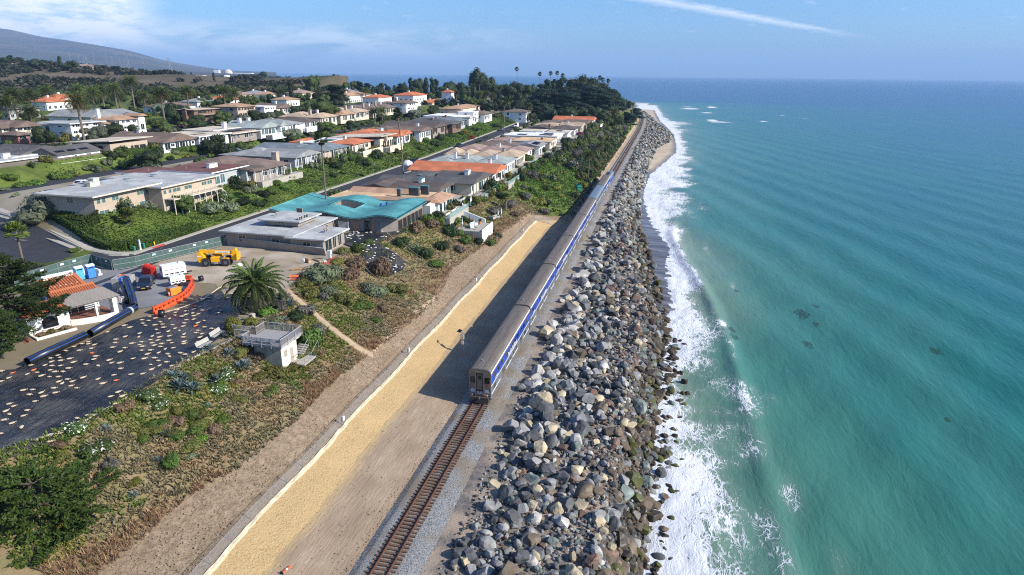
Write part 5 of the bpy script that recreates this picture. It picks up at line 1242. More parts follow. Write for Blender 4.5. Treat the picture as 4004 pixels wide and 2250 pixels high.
def toilet(label, c, loc, rz):
 r = thing('portable_toilet', label, 'portable toilet', loc, rz, 'portable toilets'); m = mat('toilet plastic', c, .45, tuple(x * .8 for x in c), 2., 3)
 MB().bbox(-.56, .56, -.58, .58, .12, 2.12, .02).build('cabin', m, r); MB().box(-.6, .6, -.62, .62, 0, .12).build('skid', M_BLACK, r)
 pr = [(-.64, 2.1)] + [(-.62 + 1.24 * i / 8, 2.16 + .22 * math.sin(PI * i / 8)) for i in range(9)] + [(.64, 2.1)]
 MB().ext(pr, -.62, .62, 'x').build('roof', M_WHITE, r)
 d = MB().bbox(-.6, -.561, -.46, .46, .2, 2.02, .01).build('door', m, r); MB().box(-.606, -.601, -.2, .12, 1.5, 1.78).build('plaque', M_PAPER, d); MB().box(-.65, -.601, -.4, -.34, 1.05, 1.2).build('handle', M_BLACK, d)
 for z in (.5, .9): MB().box(-.606, -.601, -.34, .34, z, z + .04).build('moulding', m, d)
 for y in (-.585, .581): MB().box(-.4, .4, y, y + .004, 1.75, 1.95).build('vent', M_BLACK, r)
toilet('light blue portable toilet, the nearer one to the tiled roof', (.10, .42, .62), W(82.0, 69.2, 15.14), RZ - .35)
toilet('mid blue portable toilet, the one nearer the street corner', (.06, .24, .66), W(83.4, 68.4, 15.14), RZ - .35)
def barrier_mesh(m, L=1.9):
 pr = [(-.3, 0), (.3, 0), (.3, .22), (.14, .42), (.12, 1.0), (-.12, 1.0), (-.14, .42), (-.3, .22)]
 b = MB().ext(pr, -L / 2, L / 2); b.box(-L / 2 - .08, -L / 2, -.08, .08, .1, .95); b.box(-.1, .1, -.2, .2, .98, 1.03)
 for x in (-.55, .55): b.box(x - .16, x + .16, -.315, .315, .05, .14)
 return b.mesh('barrier', m)
M_OB = mat('orange barrier plastic', (.82, .10, .025), .45, (.7, .075, .02), 1.5, 4); M_RB = mat('red barrier plastic', (.60, .035, .02), .5, (.48, .028, .018), 2., 4); M_SLOT = mat('slot shadow plastic', (.25, .03, .01), .7)
OB = barrier_mesh(M_OB); RB = barrier_mesh(M_RB); WB = barrier_mesh(M_WHITE, 2.3); slot = MB().box(-.2, .2, -.3, -.138, .52, .74).mesh('slot', M_SLOT)
ob = PXZ([(601, 1228), (631, 1215), (668, 1196), (698, 1181), (722, 1166), (740, 1146), (752, 1125), (751, 1108)], 15.14)
for i, (a, b) in enumerate(zip(ob[:-1], ob[1:])):
 L = math.dist(a, b); r = thing('water_barrier', 'orange plastic barrier in the curved row beside the sandbags' if i else 'orange plastic barrier at the tarp end of the curved row', 'barrier', W((a[0] + b[0]) / 2, (a[1] + b[1]) / 2, 15.14), RZ + math.atan2(b[1] - a[1], b[0] - a[0]), 'curved row of orange barriers', (L / 1.95, 1, 1))
 obj('shell', OB, r)
 for x in (-.5, .5): obj('slot', slot, r, (x, 0, 0)); obj('slot', slot, r, (x, 0, 0), PI)
r = thing('water_barrier', 'orange plastic barrier turned aside behind the white generators', 'barrier', W(85.9, 52.2, 15.14), RZ + 1.7); obj('shell', OB, r)
for i in range(5):
 r = thing('water_barrier', 'red plastic barrier stacked on end beside the white generator', 'barrier', W(86.6 - .28 * i, 60.6 - .62 * i, 15.14), RZ + .35, 'stacked red barriers');
 o = obj('shell', RB, r, (0, 0, .95)); o.rotation_euler = (0, PI / 2, 0)
r = thing('water_barrier', 'red plastic barrier lying behind the standing red stack', 'barrier', W(87.6, 61.6, 15.14), RZ + 1.2); obj('shell', RB, r)
for s, t, a, lb in ((82.6, 72.6, -.35, 'white barrier beside the light blue toilet'), (80.4, 73.4, -.3, 'white barrier nearest the cypress behind the tiled roof'), (85.3, 69.2, -1.9, 'white barrier behind the mid blue toilet'), (77.2, 62.6, 1.1, 'white barrier beside the traffic cone at the villa corner'), (84.0, 71.4, -.35, 'white barrier between the toilets and the screened fence')):
 r = thing('white_barrier', lb, 'barrier', W(s, t, 15.14), RZ + a); obj('shell', WB, r)
def cone(s, t, lb):
 r = thing('traffic_cone', lb, 'traffic cone', W(s, t, 15.14)); MB().tube([(0, 0, .03), (0, 0, .75)], [.19, .04], 12).build('cone', M_ORANGE, r); MB().box(-.22, .22, -.22, .22, 0, .03).build('base', M_BLACK, r); MB().tube([(0, 0, .38), (0, 0, .52)], [.122, .093], 12).build('band', M_WHITE, r); MB().tube([(0, 0, .58), (0, 0, .66)], [.082, .066], 12).build('band', M_WHITE, r)
cone(78.0, 57.9, 'traffic cone left of the raised black pipe'); cone(79.3, 64.7, 'traffic cone at the corner of the tiled roof'); cone(79.0, 49.6, 'traffic cone beside the orange tank')
r = thing('barricade', 'white folding barricade with orange stripes beside the black pipe', 'barricade', W(74.4, 54.0, 15.14), RZ + .2)
for x in (-.3, .3):
 f = MB()
 for y in (-.4, .36): f.add([(x - .03 * (1 if x > 0 else -1), y, 1.05), (x - .03, y + .06, 1.05), (x * 1.2, y + .06, 0), (x * 1.2, y, 0)], [(0, 1, 2, 3)]); f.box(x * 1.1 - .02, x * 1.1 + .02, y, y + .06, 0, 1.05)
 f.build('leg', M_WHITE, r)
 for z in (.25, .55, .85):
  bd = MB().box(x - .02, x + .02, -.42, .42, z, z + .2).build('board', M_WHITE, r); MB().add([(x - .024, -.15, z), (x - .024, .0, z), (x - .024, .15, z + .2), (x - .024, 0, z + .2)], [(0, 1, 2, 3)]).build('stripe', M_ORANGE, bd)
def generator(label, loc, rz, L, Wd, H):
 r = thing('generator_trailer', label, 'generator', loc, rz)
 MB().bbox(-L / 2, L / 2, -Wd / 2, Wd / 2, .55, .55 + H, .04).build('canopy', M_WHITE, r); MB().box(-L / 2, L / 2 + 1.1, -.2, .2, .4, .54).build('drawbar', M_BLACK, r); MB().box(-L / 2, L / 2, -Wd / 2 + .05, Wd / 2 - .05, .38, .545).build('chassis', M_UNDER, r)
 for sd_ in (-1, 1):
  for x in (-.45, .45): MB().tube([(x, sd_ * (Wd / 2 - .12), .34), (x, sd_ * (Wd / 2 + .1), .34)], .34, 14).build('wheel', M_BLACK, r)
  for i in range(4): MB().box(-L / 2 + .2 + i * L / 4.4, -L / 2 + .2 + i * L / 4.4 + L / 6, sd_ * Wd / 2 - .005, sd_ * Wd / 2 + .005, .75, .95).build('louvre', M_BLACK, r)
  MB().box(-L / 2 + .3, L / 2 - .3, sd_ * Wd / 2 - .004, sd_ * Wd / 2 + .004, .55 + H * .55, .55 + H * .62).build('stripe', M_GALV, r)
 MB().box(-L / 2 - .01, -L / 2 - .001, -.25, .25, .55 + H * .45, .55 + H * .8).build('control_panel', M_BLACK, r); MB().tube([(L / 4, 0, .55 + H), (L / 4, 0, .75 + H)], .06, 8).build('exhaust', M_UNDER, r)
generator('large white generator on a trailer beside the red barriers', W(87.3, 55.8, 15.14), RZ - .55 + 0, 3.6, 1.6, 1.75)
generator('small white generator in front of the large one', W(83.6, 52.0, 15.14), RZ - .55, 2.2, 1.2, 1.15)
r = thing('fuel_tank', 'orange tank box with a grey lid inside the curved barriers', 'tank', W(80.0, 49.6, 15.14), RZ - .4); MB().bbox(-.8, .8, -.75, .75, .1, 1.15, .05).build('tank', mat('orange tank', (.78, .27, .03), .5, (.68, .21, .025), 2.), r); MB().bbox(-.7, .4, -.5, .5, 1.15, 1.22, .03).build('lid', M_GALV, r); MB().box(-.85, .85, -.8, .8, 0, .1).build('skid', M_UNDER, r)
def car(label, c, loc, rz, kind='suv', cat='car', group=None):
 r = thing('parked_car', label, cat, loc, rz, group); m = mat('car paint', c, .28, spec=.6)
 if kind == 'suv': pr = [(-2.25, .32), (-2.3, .75), (-2.2, 1.0), (-1.95, 1.06), (-1.5, 1.6), (-.6, 1.68), (.35, 1.62), (1.05, 1.08), (1.95, .98), (2.25, .75), (2.27, .35)]; wl = (-1.5, 1.6, 1.05, .35, -.6)
 elif kind == 'van': pr = [(-2.7, .35), (-2.75, 1.2), (-2.7, 2.5), (-2.4, 2.62), (1.2, 2.6), (1.75, 1.45), (2.6, 1.2), (2.75, .8), (2.75, .35)]
 else: pr = [(-2.2, .3), (-2.25, .8), (-1.7, .95), (-1.1, 1.38), (.2, 1.4), (.95, .95), (2.0, .82), (2.2, .35)]
 b = MB(); n = len(pr); hw = .92
 for sd_ in (-1, 1):
  for x, z in pr: b.v.append((x, sd_ * (hw if z < 1.1 else hw - .16 * min(1, (z - 1.05) / .55)), z))
 b.f = [tuple(range(n)), tuple(range(n, 2 * n))[::-1]] + [(i, n + i, n + (i + 1) % n, (i + 1) % n) for i in range(n)]
 bo = b.build('body', m, r)
 top = max(z for x, z in pr)
 if kind != 'van':
  i0 = [i for i, p in enumerate(pr) if p[1] > 1.2]; a, bq = pr[i0[0] - 1], pr[i0[-1] + 1]; p1, p2 = pr[i0[0]], pr[i0[-1]]
  lrp = lambda u, p, q_: (p[0] + (q_[0] - p[0]) * u, p[1] + (q_[1] - p[1]) * u)
  for nm, (u, v) in (('windscreen', (bq, p2)), ('rear_window', (a, p1))):
   e0, e1 = lrp(.12, u, v), lrp(.93, u, v); sgn = .012 if nm == 'windscreen' else -.012
   MB().add([(e0[0] + sgn, -.78, e0[1] + .012), (e0[0] + sgn, .78, e0[1] + .012), (e1[0] + sgn, .68, e1[1] + .012), (e1[0] + sgn, -.68, e1[1] + .012)], [(0, 1, 2, 3)]).build(nm, M_GLASS, bo)
  for sd_ in (-1, 1):
   for x0, x1 in ((p1[0] + .1, -.3), (-.22, p2[0] + .12)):
    MB().add([(x0, sd_ * (hw + .004), 1.1), (x1, sd_ * (hw + .004), 1.1), (x1 - (.05 if x1 < 0 else .12), sd_ * (hw - .13), top - .14), (x0 + .12, sd_ * (hw - .13), top - .14)], [(0, 1, 2, 3)]).build('side_window', M_GLASS, bo)
 else:
  MB().add([(1.26, -.7, 2.5), (1.26, .7, 2.5), (1.76, .82, 1.5), (1.76, -.82, 1.5)], [(0, 1, 2, 3)]).build('windscreen', M_GLASS, bo)
  for sd_ in (-1, 1): MB().box(.4, 1.3, sd_ * .80 - .02, sd_ * .80 + .02, 1.6, 2.2).build('side_window', M_GLASS, bo)
 for x in (-1.4, 1.4):
  for sd_ in (-1, 1):
   wh = MB().tube([(x, sd_ * .7, .34), (x, sd_ * .935, .34)], .34, 16).build('wheel', M_BLACK, r); MB().tube([(x, sd_ * .93, .34), (x, sd_ * .945, .34)], .2, 12).build('rim', M_SILV, wh)
 xf = max(x for x, z in pr)
 for y in (-.65, .65): MB().bbox(xf - .1, xf + .01, y - .2, y + .2, .68, .82, .01).build('headlight', M_SILV, r); MB().bbox(-2.32 if kind != 'van' else -2.78, -2.15 if kind != 'van' else -2.6, y - .15, y + .15, .75, .95, .01).build('tail_light', M_RED, r)
 MB().box(xf - .02, xf + .02, -.25, .25, .45, .56).build('number_plate', M_SIGNY if 'yellow plate' in label else M_WHITE, r)
 MB().box(xf - .04, xf + .012, -.55, .55, .58, .68).build('grille', M_BLACK, r)
 return r
car('dark blue parked SUV with a yellow plate inside the site', (.012, .018, .035), W(81.8, 56.2, 15.14), RZ + PI + .55, 'suv')
def telehandler():
 s, t = 95.4, 53.5
 r = thing('telehandler', 'yellow telescopic handler parked on the bare pad', 'telehandler', W(s, t, 15.14), RZ - 1.214)
 MY = mat('machine yellow', (.80, .40, .01), .42, (.70, .33, .01), 1.5, 4); MG = mat('machine grey', (.09, .095, .105), .6)
 MB().ext([(-2.0, .75), (2.1, .75), (2.2, 1.1), (-2.2, 1.1)], -.55, .55, 'y').build('chassis', MG, r)
 cwt = MB().ext([(-2.9, .9), (-2.35, .6), (-1.9, .85), (-1.9, 1.75), (-2.35, 2.55), (-2.95, 2.5), (-3.0, 1.6)], -1.05, 1.05, 'y').build('counterweight', MY, r); MB().box(-2.96, -2.3, -1.06, -1.051, 1.75, 1.95).build('warning_tape', M_PAPER, cwt)
 bm_ = MB().add([(-2.75, -.42, 2.35), (-2.75, .1, 2.35), (-2.75, .1, 2.85), (-2.75, -.42, 2.85), (2.75, -.42, 1.95), (2.75, .1, 1.95), (2.75, .1, 2.5), (2.75, -.42, 2.5)], [(0, 3, 2, 1), (4, 5, 6, 7), (0, 1, 5, 4), (1, 2, 6, 5), (2, 3, 7, 6), (3, 0, 4, 7)]).build('boom', MY, r)
 bn = MB().add([(-.1, -.43, 2.33), (2.4, -.43, 2.15), (2.4, -.43, 2.45), (-.1, -.43, 2.63)], [(0, 1, 2, 3)]).build('name_board', M_WHITE, bm_)
 text('Lawdeck Rentals', .27, mat('black lettering', (.03, .03, .04), .6), bn, (1.15, -.436, 2.31), (PI / 2, .07, 0))
 hd = MB().ext([(2.6, 1.1), (3.1, .75), (3.5, 1.0), (3.55, 2.5), (3.35, 3.0), (2.75, 2.75)], -.6, .3, 'y').build('boom_head', MY, r); MB().box(3.55, 3.7, -1.0, 1.0, .95, 2.2).build('carriage', MY, r)
 for y in (-.7, .7): MB().box(3.7, 4.6, y - .07, y + .07, .95, 1.02).build('fork', M_UNDER, r)
 en = MB().bbox(-.75, .7, -1.15, -.5, .8, 1.7, .08).build('engine_cover', MY, r); MB().bbox(.705, 1.35, -1.12, -.5, .8, 1.62, .06).build('engine_grille', MG, r)
 sk = MB().bbox(-.7, 1.1, -1.16, -.5, .45, .79, .03).build('side_tank', MG, r); text('JCB', .36, M_WHITE, sk, (.1, -1.166, .5), (PI / 2, 0, 0))
 cb = MB().ext([(-1.0, 1.1), (.75, 1.1), (.6, 2.4), (-.75, 2.45)], .3, 1.15, 'y').build('cab', MY, r); MB().box(-.8, .55, 1.145, 1.16, 1.5, 2.25).build('cab_window', M_GLASS, cb)
 MB().add([(-.78, .35, 2.47), (.62, .35, 2.42), (.62, 1.1, 2.42), (-.78, 1.1, 2.47)], [(0, 1, 2, 3)]).build('cab_roof', M_BLACK, cb)
 for x in (-1.65, 1.65):
  for y in (-1.0, 1.0):
   w_ = MB().tube([(x, y - .23, .68), (x, y - .16, .68), (x, y + .16, .68), (x, y + .23, .68)], [.58, .68, .68, .58], 22).build('wheel', M_BLACK, r)
   MB().tube([(x, y - .26, .68), (x, y + .26, .68)], .33, 14).build('rim', MG, w_)
   tr_ = MB()
   for k in range(22):
    a = k * 2 * PI / 22; cx, cz = x + .68 * math.cos(a), .68 + .68 * math.sin(a); tr_.box(cx - .05, cx + .05, y - .2, y + .2, cz - .05, cz + .05)
   tr_.build('tread', mat('dusty tread', (.10, .085, .07), .9), w_)
   MB().ext([(x - .7, 1.35), (x - .4, 1.48), (x + .4, 1.48), (x + .7, 1.35), (x + .4, 1.42), (x - .4, 1.42)], y - .25, y + .25, 'y').build('mudguard', MY if x > 0 else M_BLACK, r)
 MB().tube([(-1.3, -.16, 2.0), (-.2, -.16, 1.5)], .07, 8).build('lift_ram', M_SILV, r)
telehandler()
M_LOG = mat('log', (.40, .24, .11), .9, (.30, .17, .08), 4., 5, .4, 10); M_NET = mat('red netting', (.55, .09, .05), .8, (.40, .10, .07), 3., 5, trans=.7)
for i, (px, py, L, rr, a, lb) in enumerate([(1205, 1024, 1.6, .32, 0.9, 'thick straw roll left of the white electric boxes'), (1238, 1020, 2.2, .16, 1.1, 'thin log beyond the straw roll'), (1160, 1056, 1.8, .2, 2.0, 'straw wattle at the edge of the red netting'), (1185, 1052, 1.6, .2, 1.9, 'straw wattle nearest the white post by the netting'), (1150, 1085, 1.5, .24, 2.0, 'straw wattle wrapped in red netting beside the path')]):
 s, t = GS(px, py, 15.2); r = thing('straw_wattle', lb, 'wattle', W(s, t, max(15.1, surf(s, t)) + rr), RZ + a); MB().tube([(-L / 2, 0, 0), (-L / 4, .04, .02), (L / 4, -.03, 0), (L / 2, 0, 0)], rr, 10).build('roll', M_LOG if i < 4 else M_BAGO, r); MB().tube([(-L / 2 - .01, 0, 0), (-L / 2 + .02, 0, 0)], rr * .7, 8).build('end', M_BAG, r)
net = PXZ([(1130, 1105), (1165, 1080), (1230, 1055), (1300, 1010), (1320, 1012), (1260, 1065), (1180, 1100)], 15.0)
tag(sheet('netting', net, lambda s, t: max(surf(s, t), 14.3) + .25 + .5 * abs(float(fbm(s, t, .9, 2, 3)) - .45), M_NET, .5), 'crumpled red safety netting along the edge of the bare pad', 'netting')
s, t = GS(1290, 1017, 15.1); r = thing('electric_cabinet', 'pair of white electric boxes on a post at the corner of the pad', 'utility box', W(s, t, surf(s, t)), RZ); MB().tube([(0, 0, 0), (0, 0, 1.9)], .05, 6).build('post', M_GALV, r); MB().bbox(-.2, .2, -.35, .35, 1.15, 1.9, .02).build('upper_box', M_WHITE, r); MB().bbox(-.15, .15, -.28, .28, .5, .95, .02).build('lower_box', M_WHITE, r)
s, t = GS(1187, 1032, 15.1); r = thing('meter_box', 'small white meter box on a stub post before the straw roll', 'utility box', W(s, t, surf(s, t)), RZ); MB().tube([(0, 0, 0), (0, 0, .8)], .04, 6).build('post', M_GALV, r); MB().bbox(-.12, .12, -.2, .2, .5, 1.0, .02).build('box', M_WHITE, r)
s, t = GS(1272, 1032, 15.1); r = thing('garden_chair', 'white plastic chair beside the red netting', 'chair', W(s, t, surf(s, t) + .1), RZ + 2.4)
MB().box(-.22, .22, -.22, .22, .42, .46).build('seat', M_WHITE, r); MB().add([(.2, -.22, .46), (.2, .22, .46), (.3, .2, .98), (.3, -.2, .98), (.24, -.22, .46), (.24, .22, .46), (.34, .2, .98), (.34, -.2, .98)], [(0, 1, 2, 3), (7, 6, 5, 4), (2, 6, 7, 3), (0, 3, 7, 4), (1, 5, 6, 2)]).build('backrest', M_WHITE, r)
for x in (-.2, .2):
 for y in (-.2, .2): MB().tube([(x, y, .42), (x * 1.15, y * 1.15, -.1)], .025, 5).build('leg', M_WHITE, r)
 MB().box(-.2, .26, x * 1.05 - .03, x * 1.05 + .03, .64, .67).build('armrest', M_WHITE, r)
for px, py, l2, w2, lb in ((935, 1045, 1.6, 1.2, 'heap of white scrap sheets behind the palm crown'), (960, 1060, 1.1, .9, 'smaller white scrap sheet half hidden by palm fronds')):
 s, t = GS(px, py, 15.2); o = MB().add([(0, 0, .02), (l2, .1, .1), (l2 * .9, w2, .35), (.1, w2, .15), (.4, .3, .45), (l2 * .6, w2 * .6, .5)], [(0, 1, 4), (1, 5, 4), (1, 2, 5), (2, 3, 5), (3, 4, 5), (3, 0, 4)]).build('scrap_sheet', M_WHITE, None, False, loc=W(s, t, 15.15), rz=RZ); tag(o, lb, 'scrap')
M_BEN = mat('perforated bench', (.40, .375, .33), .6, (.33, .31, .27), 14., 2)
for s, t, a, lb in ((64.0, 31.9, -.05, 'lower of the two cream metal benches at the bluff edge'), (67.2, 32.5, .08, 'upper of the two cream metal benches at the bluff edge')):
 r = thing('bench', lb, 'bench', W(s, t, surf(s, t) + .1), RZ + a)
 MB().box(-1.1, 1.1, -.5, -.05, .42, .47).build('seat', M_BEN, r); MB().add([(-1.1, 0, .5), (1.1, 0, .5), (1.1, .18, .98), (-1.1, .18, .98), (-1.1, .05, .5), (1.1, .05, .5), (1.1, .23, .98), (-1.1, .23, .98)], [(0, 1, 2, 3), (7, 6, 5, 4), (3, 2, 6, 7), (0, 4, 5, 1), (0, 3, 7, 4), (1, 5, 6, 2)]).build('backrest', M_BEN, r)
 for x in (-.8, .8): MB().tube([(x, -.35, 0), (x, -.3, .42), (x, .02, .5)], .035, 6).build('leg', M_BLACK, r)
r = thing('litter_bin', 'tan litter bin at the head of the lookout deck', 'bin', W(73.6, 31.6, surf(73.6, 31.6)), RZ); MB().bbox(-.3, .3, -.3, .3, 0, .85, .03).build('bin', mat('tan plastic', (.42, .36, .28), .7), r); MB().bbox(-.33, .33, -.33, .33, .85, 1.1, .12).build('lid', mat('tan lid', (.36, .31, .25), .7), r); MB().box(-.335, -.33, -.2, .2, .88, .98).build('slot', M_BLACK, r)
ed = [(s, f_bluff(s) + .1) for s in np.arange(42, 69, 1.5)]
b = MB()
for s, t in ed:
 z = surf(s, t); b.v += [W(s, t - .12, z - .3), W(s, t - .12, z + .18), W(s, t + .1, z + .2), W(s, t + .1, z - .3)]
for i in range(len(ed) - 1):
 for k in range(3): b.f.append((4 * i + k, 4 * i + k + 1, 4 * i + k + 5, 4 * i + k + 4))
o = b.build('kerb', M_CONC); o['kind'] = 'structure'
# ================================================================ LOOKOUT HUT AND DECK
M_DECK = mat('weathered deck', (.36, .34, .33), .85, (.30, .28, .27), 3., 5, .2, 9, streak=(1, 8, 1)); M_STUC = mat('cream stucco', (.74, .69, .57), .9, (.66, .60, .48), 1.2, 5, .15, 12); M_HUTC = mat('stained concrete', (.36, .33, .27), .9, (.24, .22, .17), 1.2, 7, .3, 5)
def lookout():
 s0, s1, t0, t1, zd = 66.0, 70.9, 22.4, 27.8, 15.3
 r = thing('lookout_hut', 'white hut under a railed timber lookout deck on the bluff', 'lookout', W(s0, t0, 0), RZ)
 Ls, Lt = s1 - s0, t1 - t0
 dk = MB().box(0, Ls, 0, Lt, zd - .14, zd - .045).build('deck_frame', M_DECK, r)
 pl = MB().bbox(-.07, .07, .02, Lt - .02, 0, .045, .008).mesh('plank', M_DECK)
 for i in range(int(Ls / .155)): obj('plank', pl, dk, (.1 + i * .155, 0, zd - .044))
 for i in range(7): MB().box(.0, Ls, .15 + i * Lt / 7, .2 + i * Lt / 7, zd - .38, zd - .141).build('joist', M_DECK, dk)
 def railing(a, b):
  a, b = Vector((*a, zd)), Vector((*b, zd)); d = b - a; n = max(1, round(d.length / 1.5)); rl = MB().tube([a + Vector((0, 0, 1.0)), b + Vector((0, 0, 1.0))], .055, 4).build('top_rail', M_DECK, r)
  MB().tube([a + Vector((0, 0, .12)), b + Vector((0, 0, .12))], .04, 4).build('bottom_rail', M_DECK, r)
  for i in range(n + 1): p = a + d * (i / n); MB().box(p.x - .05, p.x + .05, p.y - .05, p.y + .05, zd - .3, zd + 1.02).build('post', M_DECK, r)
  bal = MB().box(-.018, .018, -.018, .018, .1, .98).mesh('baluster', M_DECK); m = int(d.length / .16)
  for i in range(1, m): obj('baluster', bal, rl, a + d * (i / m))
 railing((0, 0), (0, Lt)); railing((0, 0), (Ls, 0)); railing((Ls, 0), (Ls, Lt)); railing((0, Lt), (1.6, Lt)); railing((2.9, Lt), (Ls, Lt))
 railing((1.6, Lt), (1.6, Lt + 2.2)); railing((2.9, Lt), (2.9, Lt + 3.4))
 MB().box(1.6, 2.9, Lt, Lt + 4.2, zd - .12, zd - .02).build('gangway', M_DECK, r)
 for a in ((.5, 1.0, 1.2, Lt - 1.), (1.2, Ls - .6, .35, .8)):
  bn = MB().box(a[0] - .1, a[1], a[2], a[3], zd + .42, zd + .47).build('seat_plank', M_GALV, r)
  for q in (.1, .9): x = a[0] + (a[1] - a[0]) * q; y = a[2] + (a[3] - a[2]) * q; MB().box(x - .04, x + .04, y - .04, y + .04, zd, zd + .42).build('seat_leg', M_DECK, bn)
 zb = 11.6
 wl = MB().box(.9, Ls - .5, .7, Lt - .9, zb - .6, zd - .385).build('wall', M_HUTC, r)
 MB().box(.9, Ls - .5, .66, .699, zb - .6, zd - .385).build('white_front', M_STUC, r); MB().box(.6, Ls - .2, .3, .66, zd - .55, zd - .385).build('cornice', M_STUC, r)
 wn = MB().box(1.45, 2.15, .63, .66, 13.2, 14.1).build('window', M_HUTC, r); MB().box(1.4, 2.2, .6, .66, 13.12, 13.2).build('sill', M_STUC, wn)
 dr = MB().box(2.85, 3.5, .625, .66, zb + .2, 13.9).build('door', mat('weathered door', (.45, .35, .28), .8, (.34, .25, .19), 3.), r); MB().tube([(2.95, .6, 12.7), (2.95, .625, 12.7)], .04, 8).build('handle', M_SILV, dr)
 st = MB()
 lm = MB().box(2.6, 5.4, -1.4, .6, 11.75, 11.9).build('landing', M_CONC, r)
 for i in range(6): MB().box(4.6 + i * .32, 4.92 + i * .32, .2, 1.6, 11.9 + i * .17, 12.07 + i * .17).build('step', M_CONC, r)
 for y in (-1.35, .15):
  MB().tube([(2.7, y, 12.8), (4.5, y, 12.8), (6.3, y, 13.8)], .03, 6).build('handrail', M_GALV, r)
  for x, z in ((2.7, 11.9), (3.6, 11.9), (4.5, 11.9), (6.3, 12.8)): MB().tube([(x, y, z - .2), (x, y, z + .92)], .028, 6).build('rail_post', M_GALV, r)
lookout()
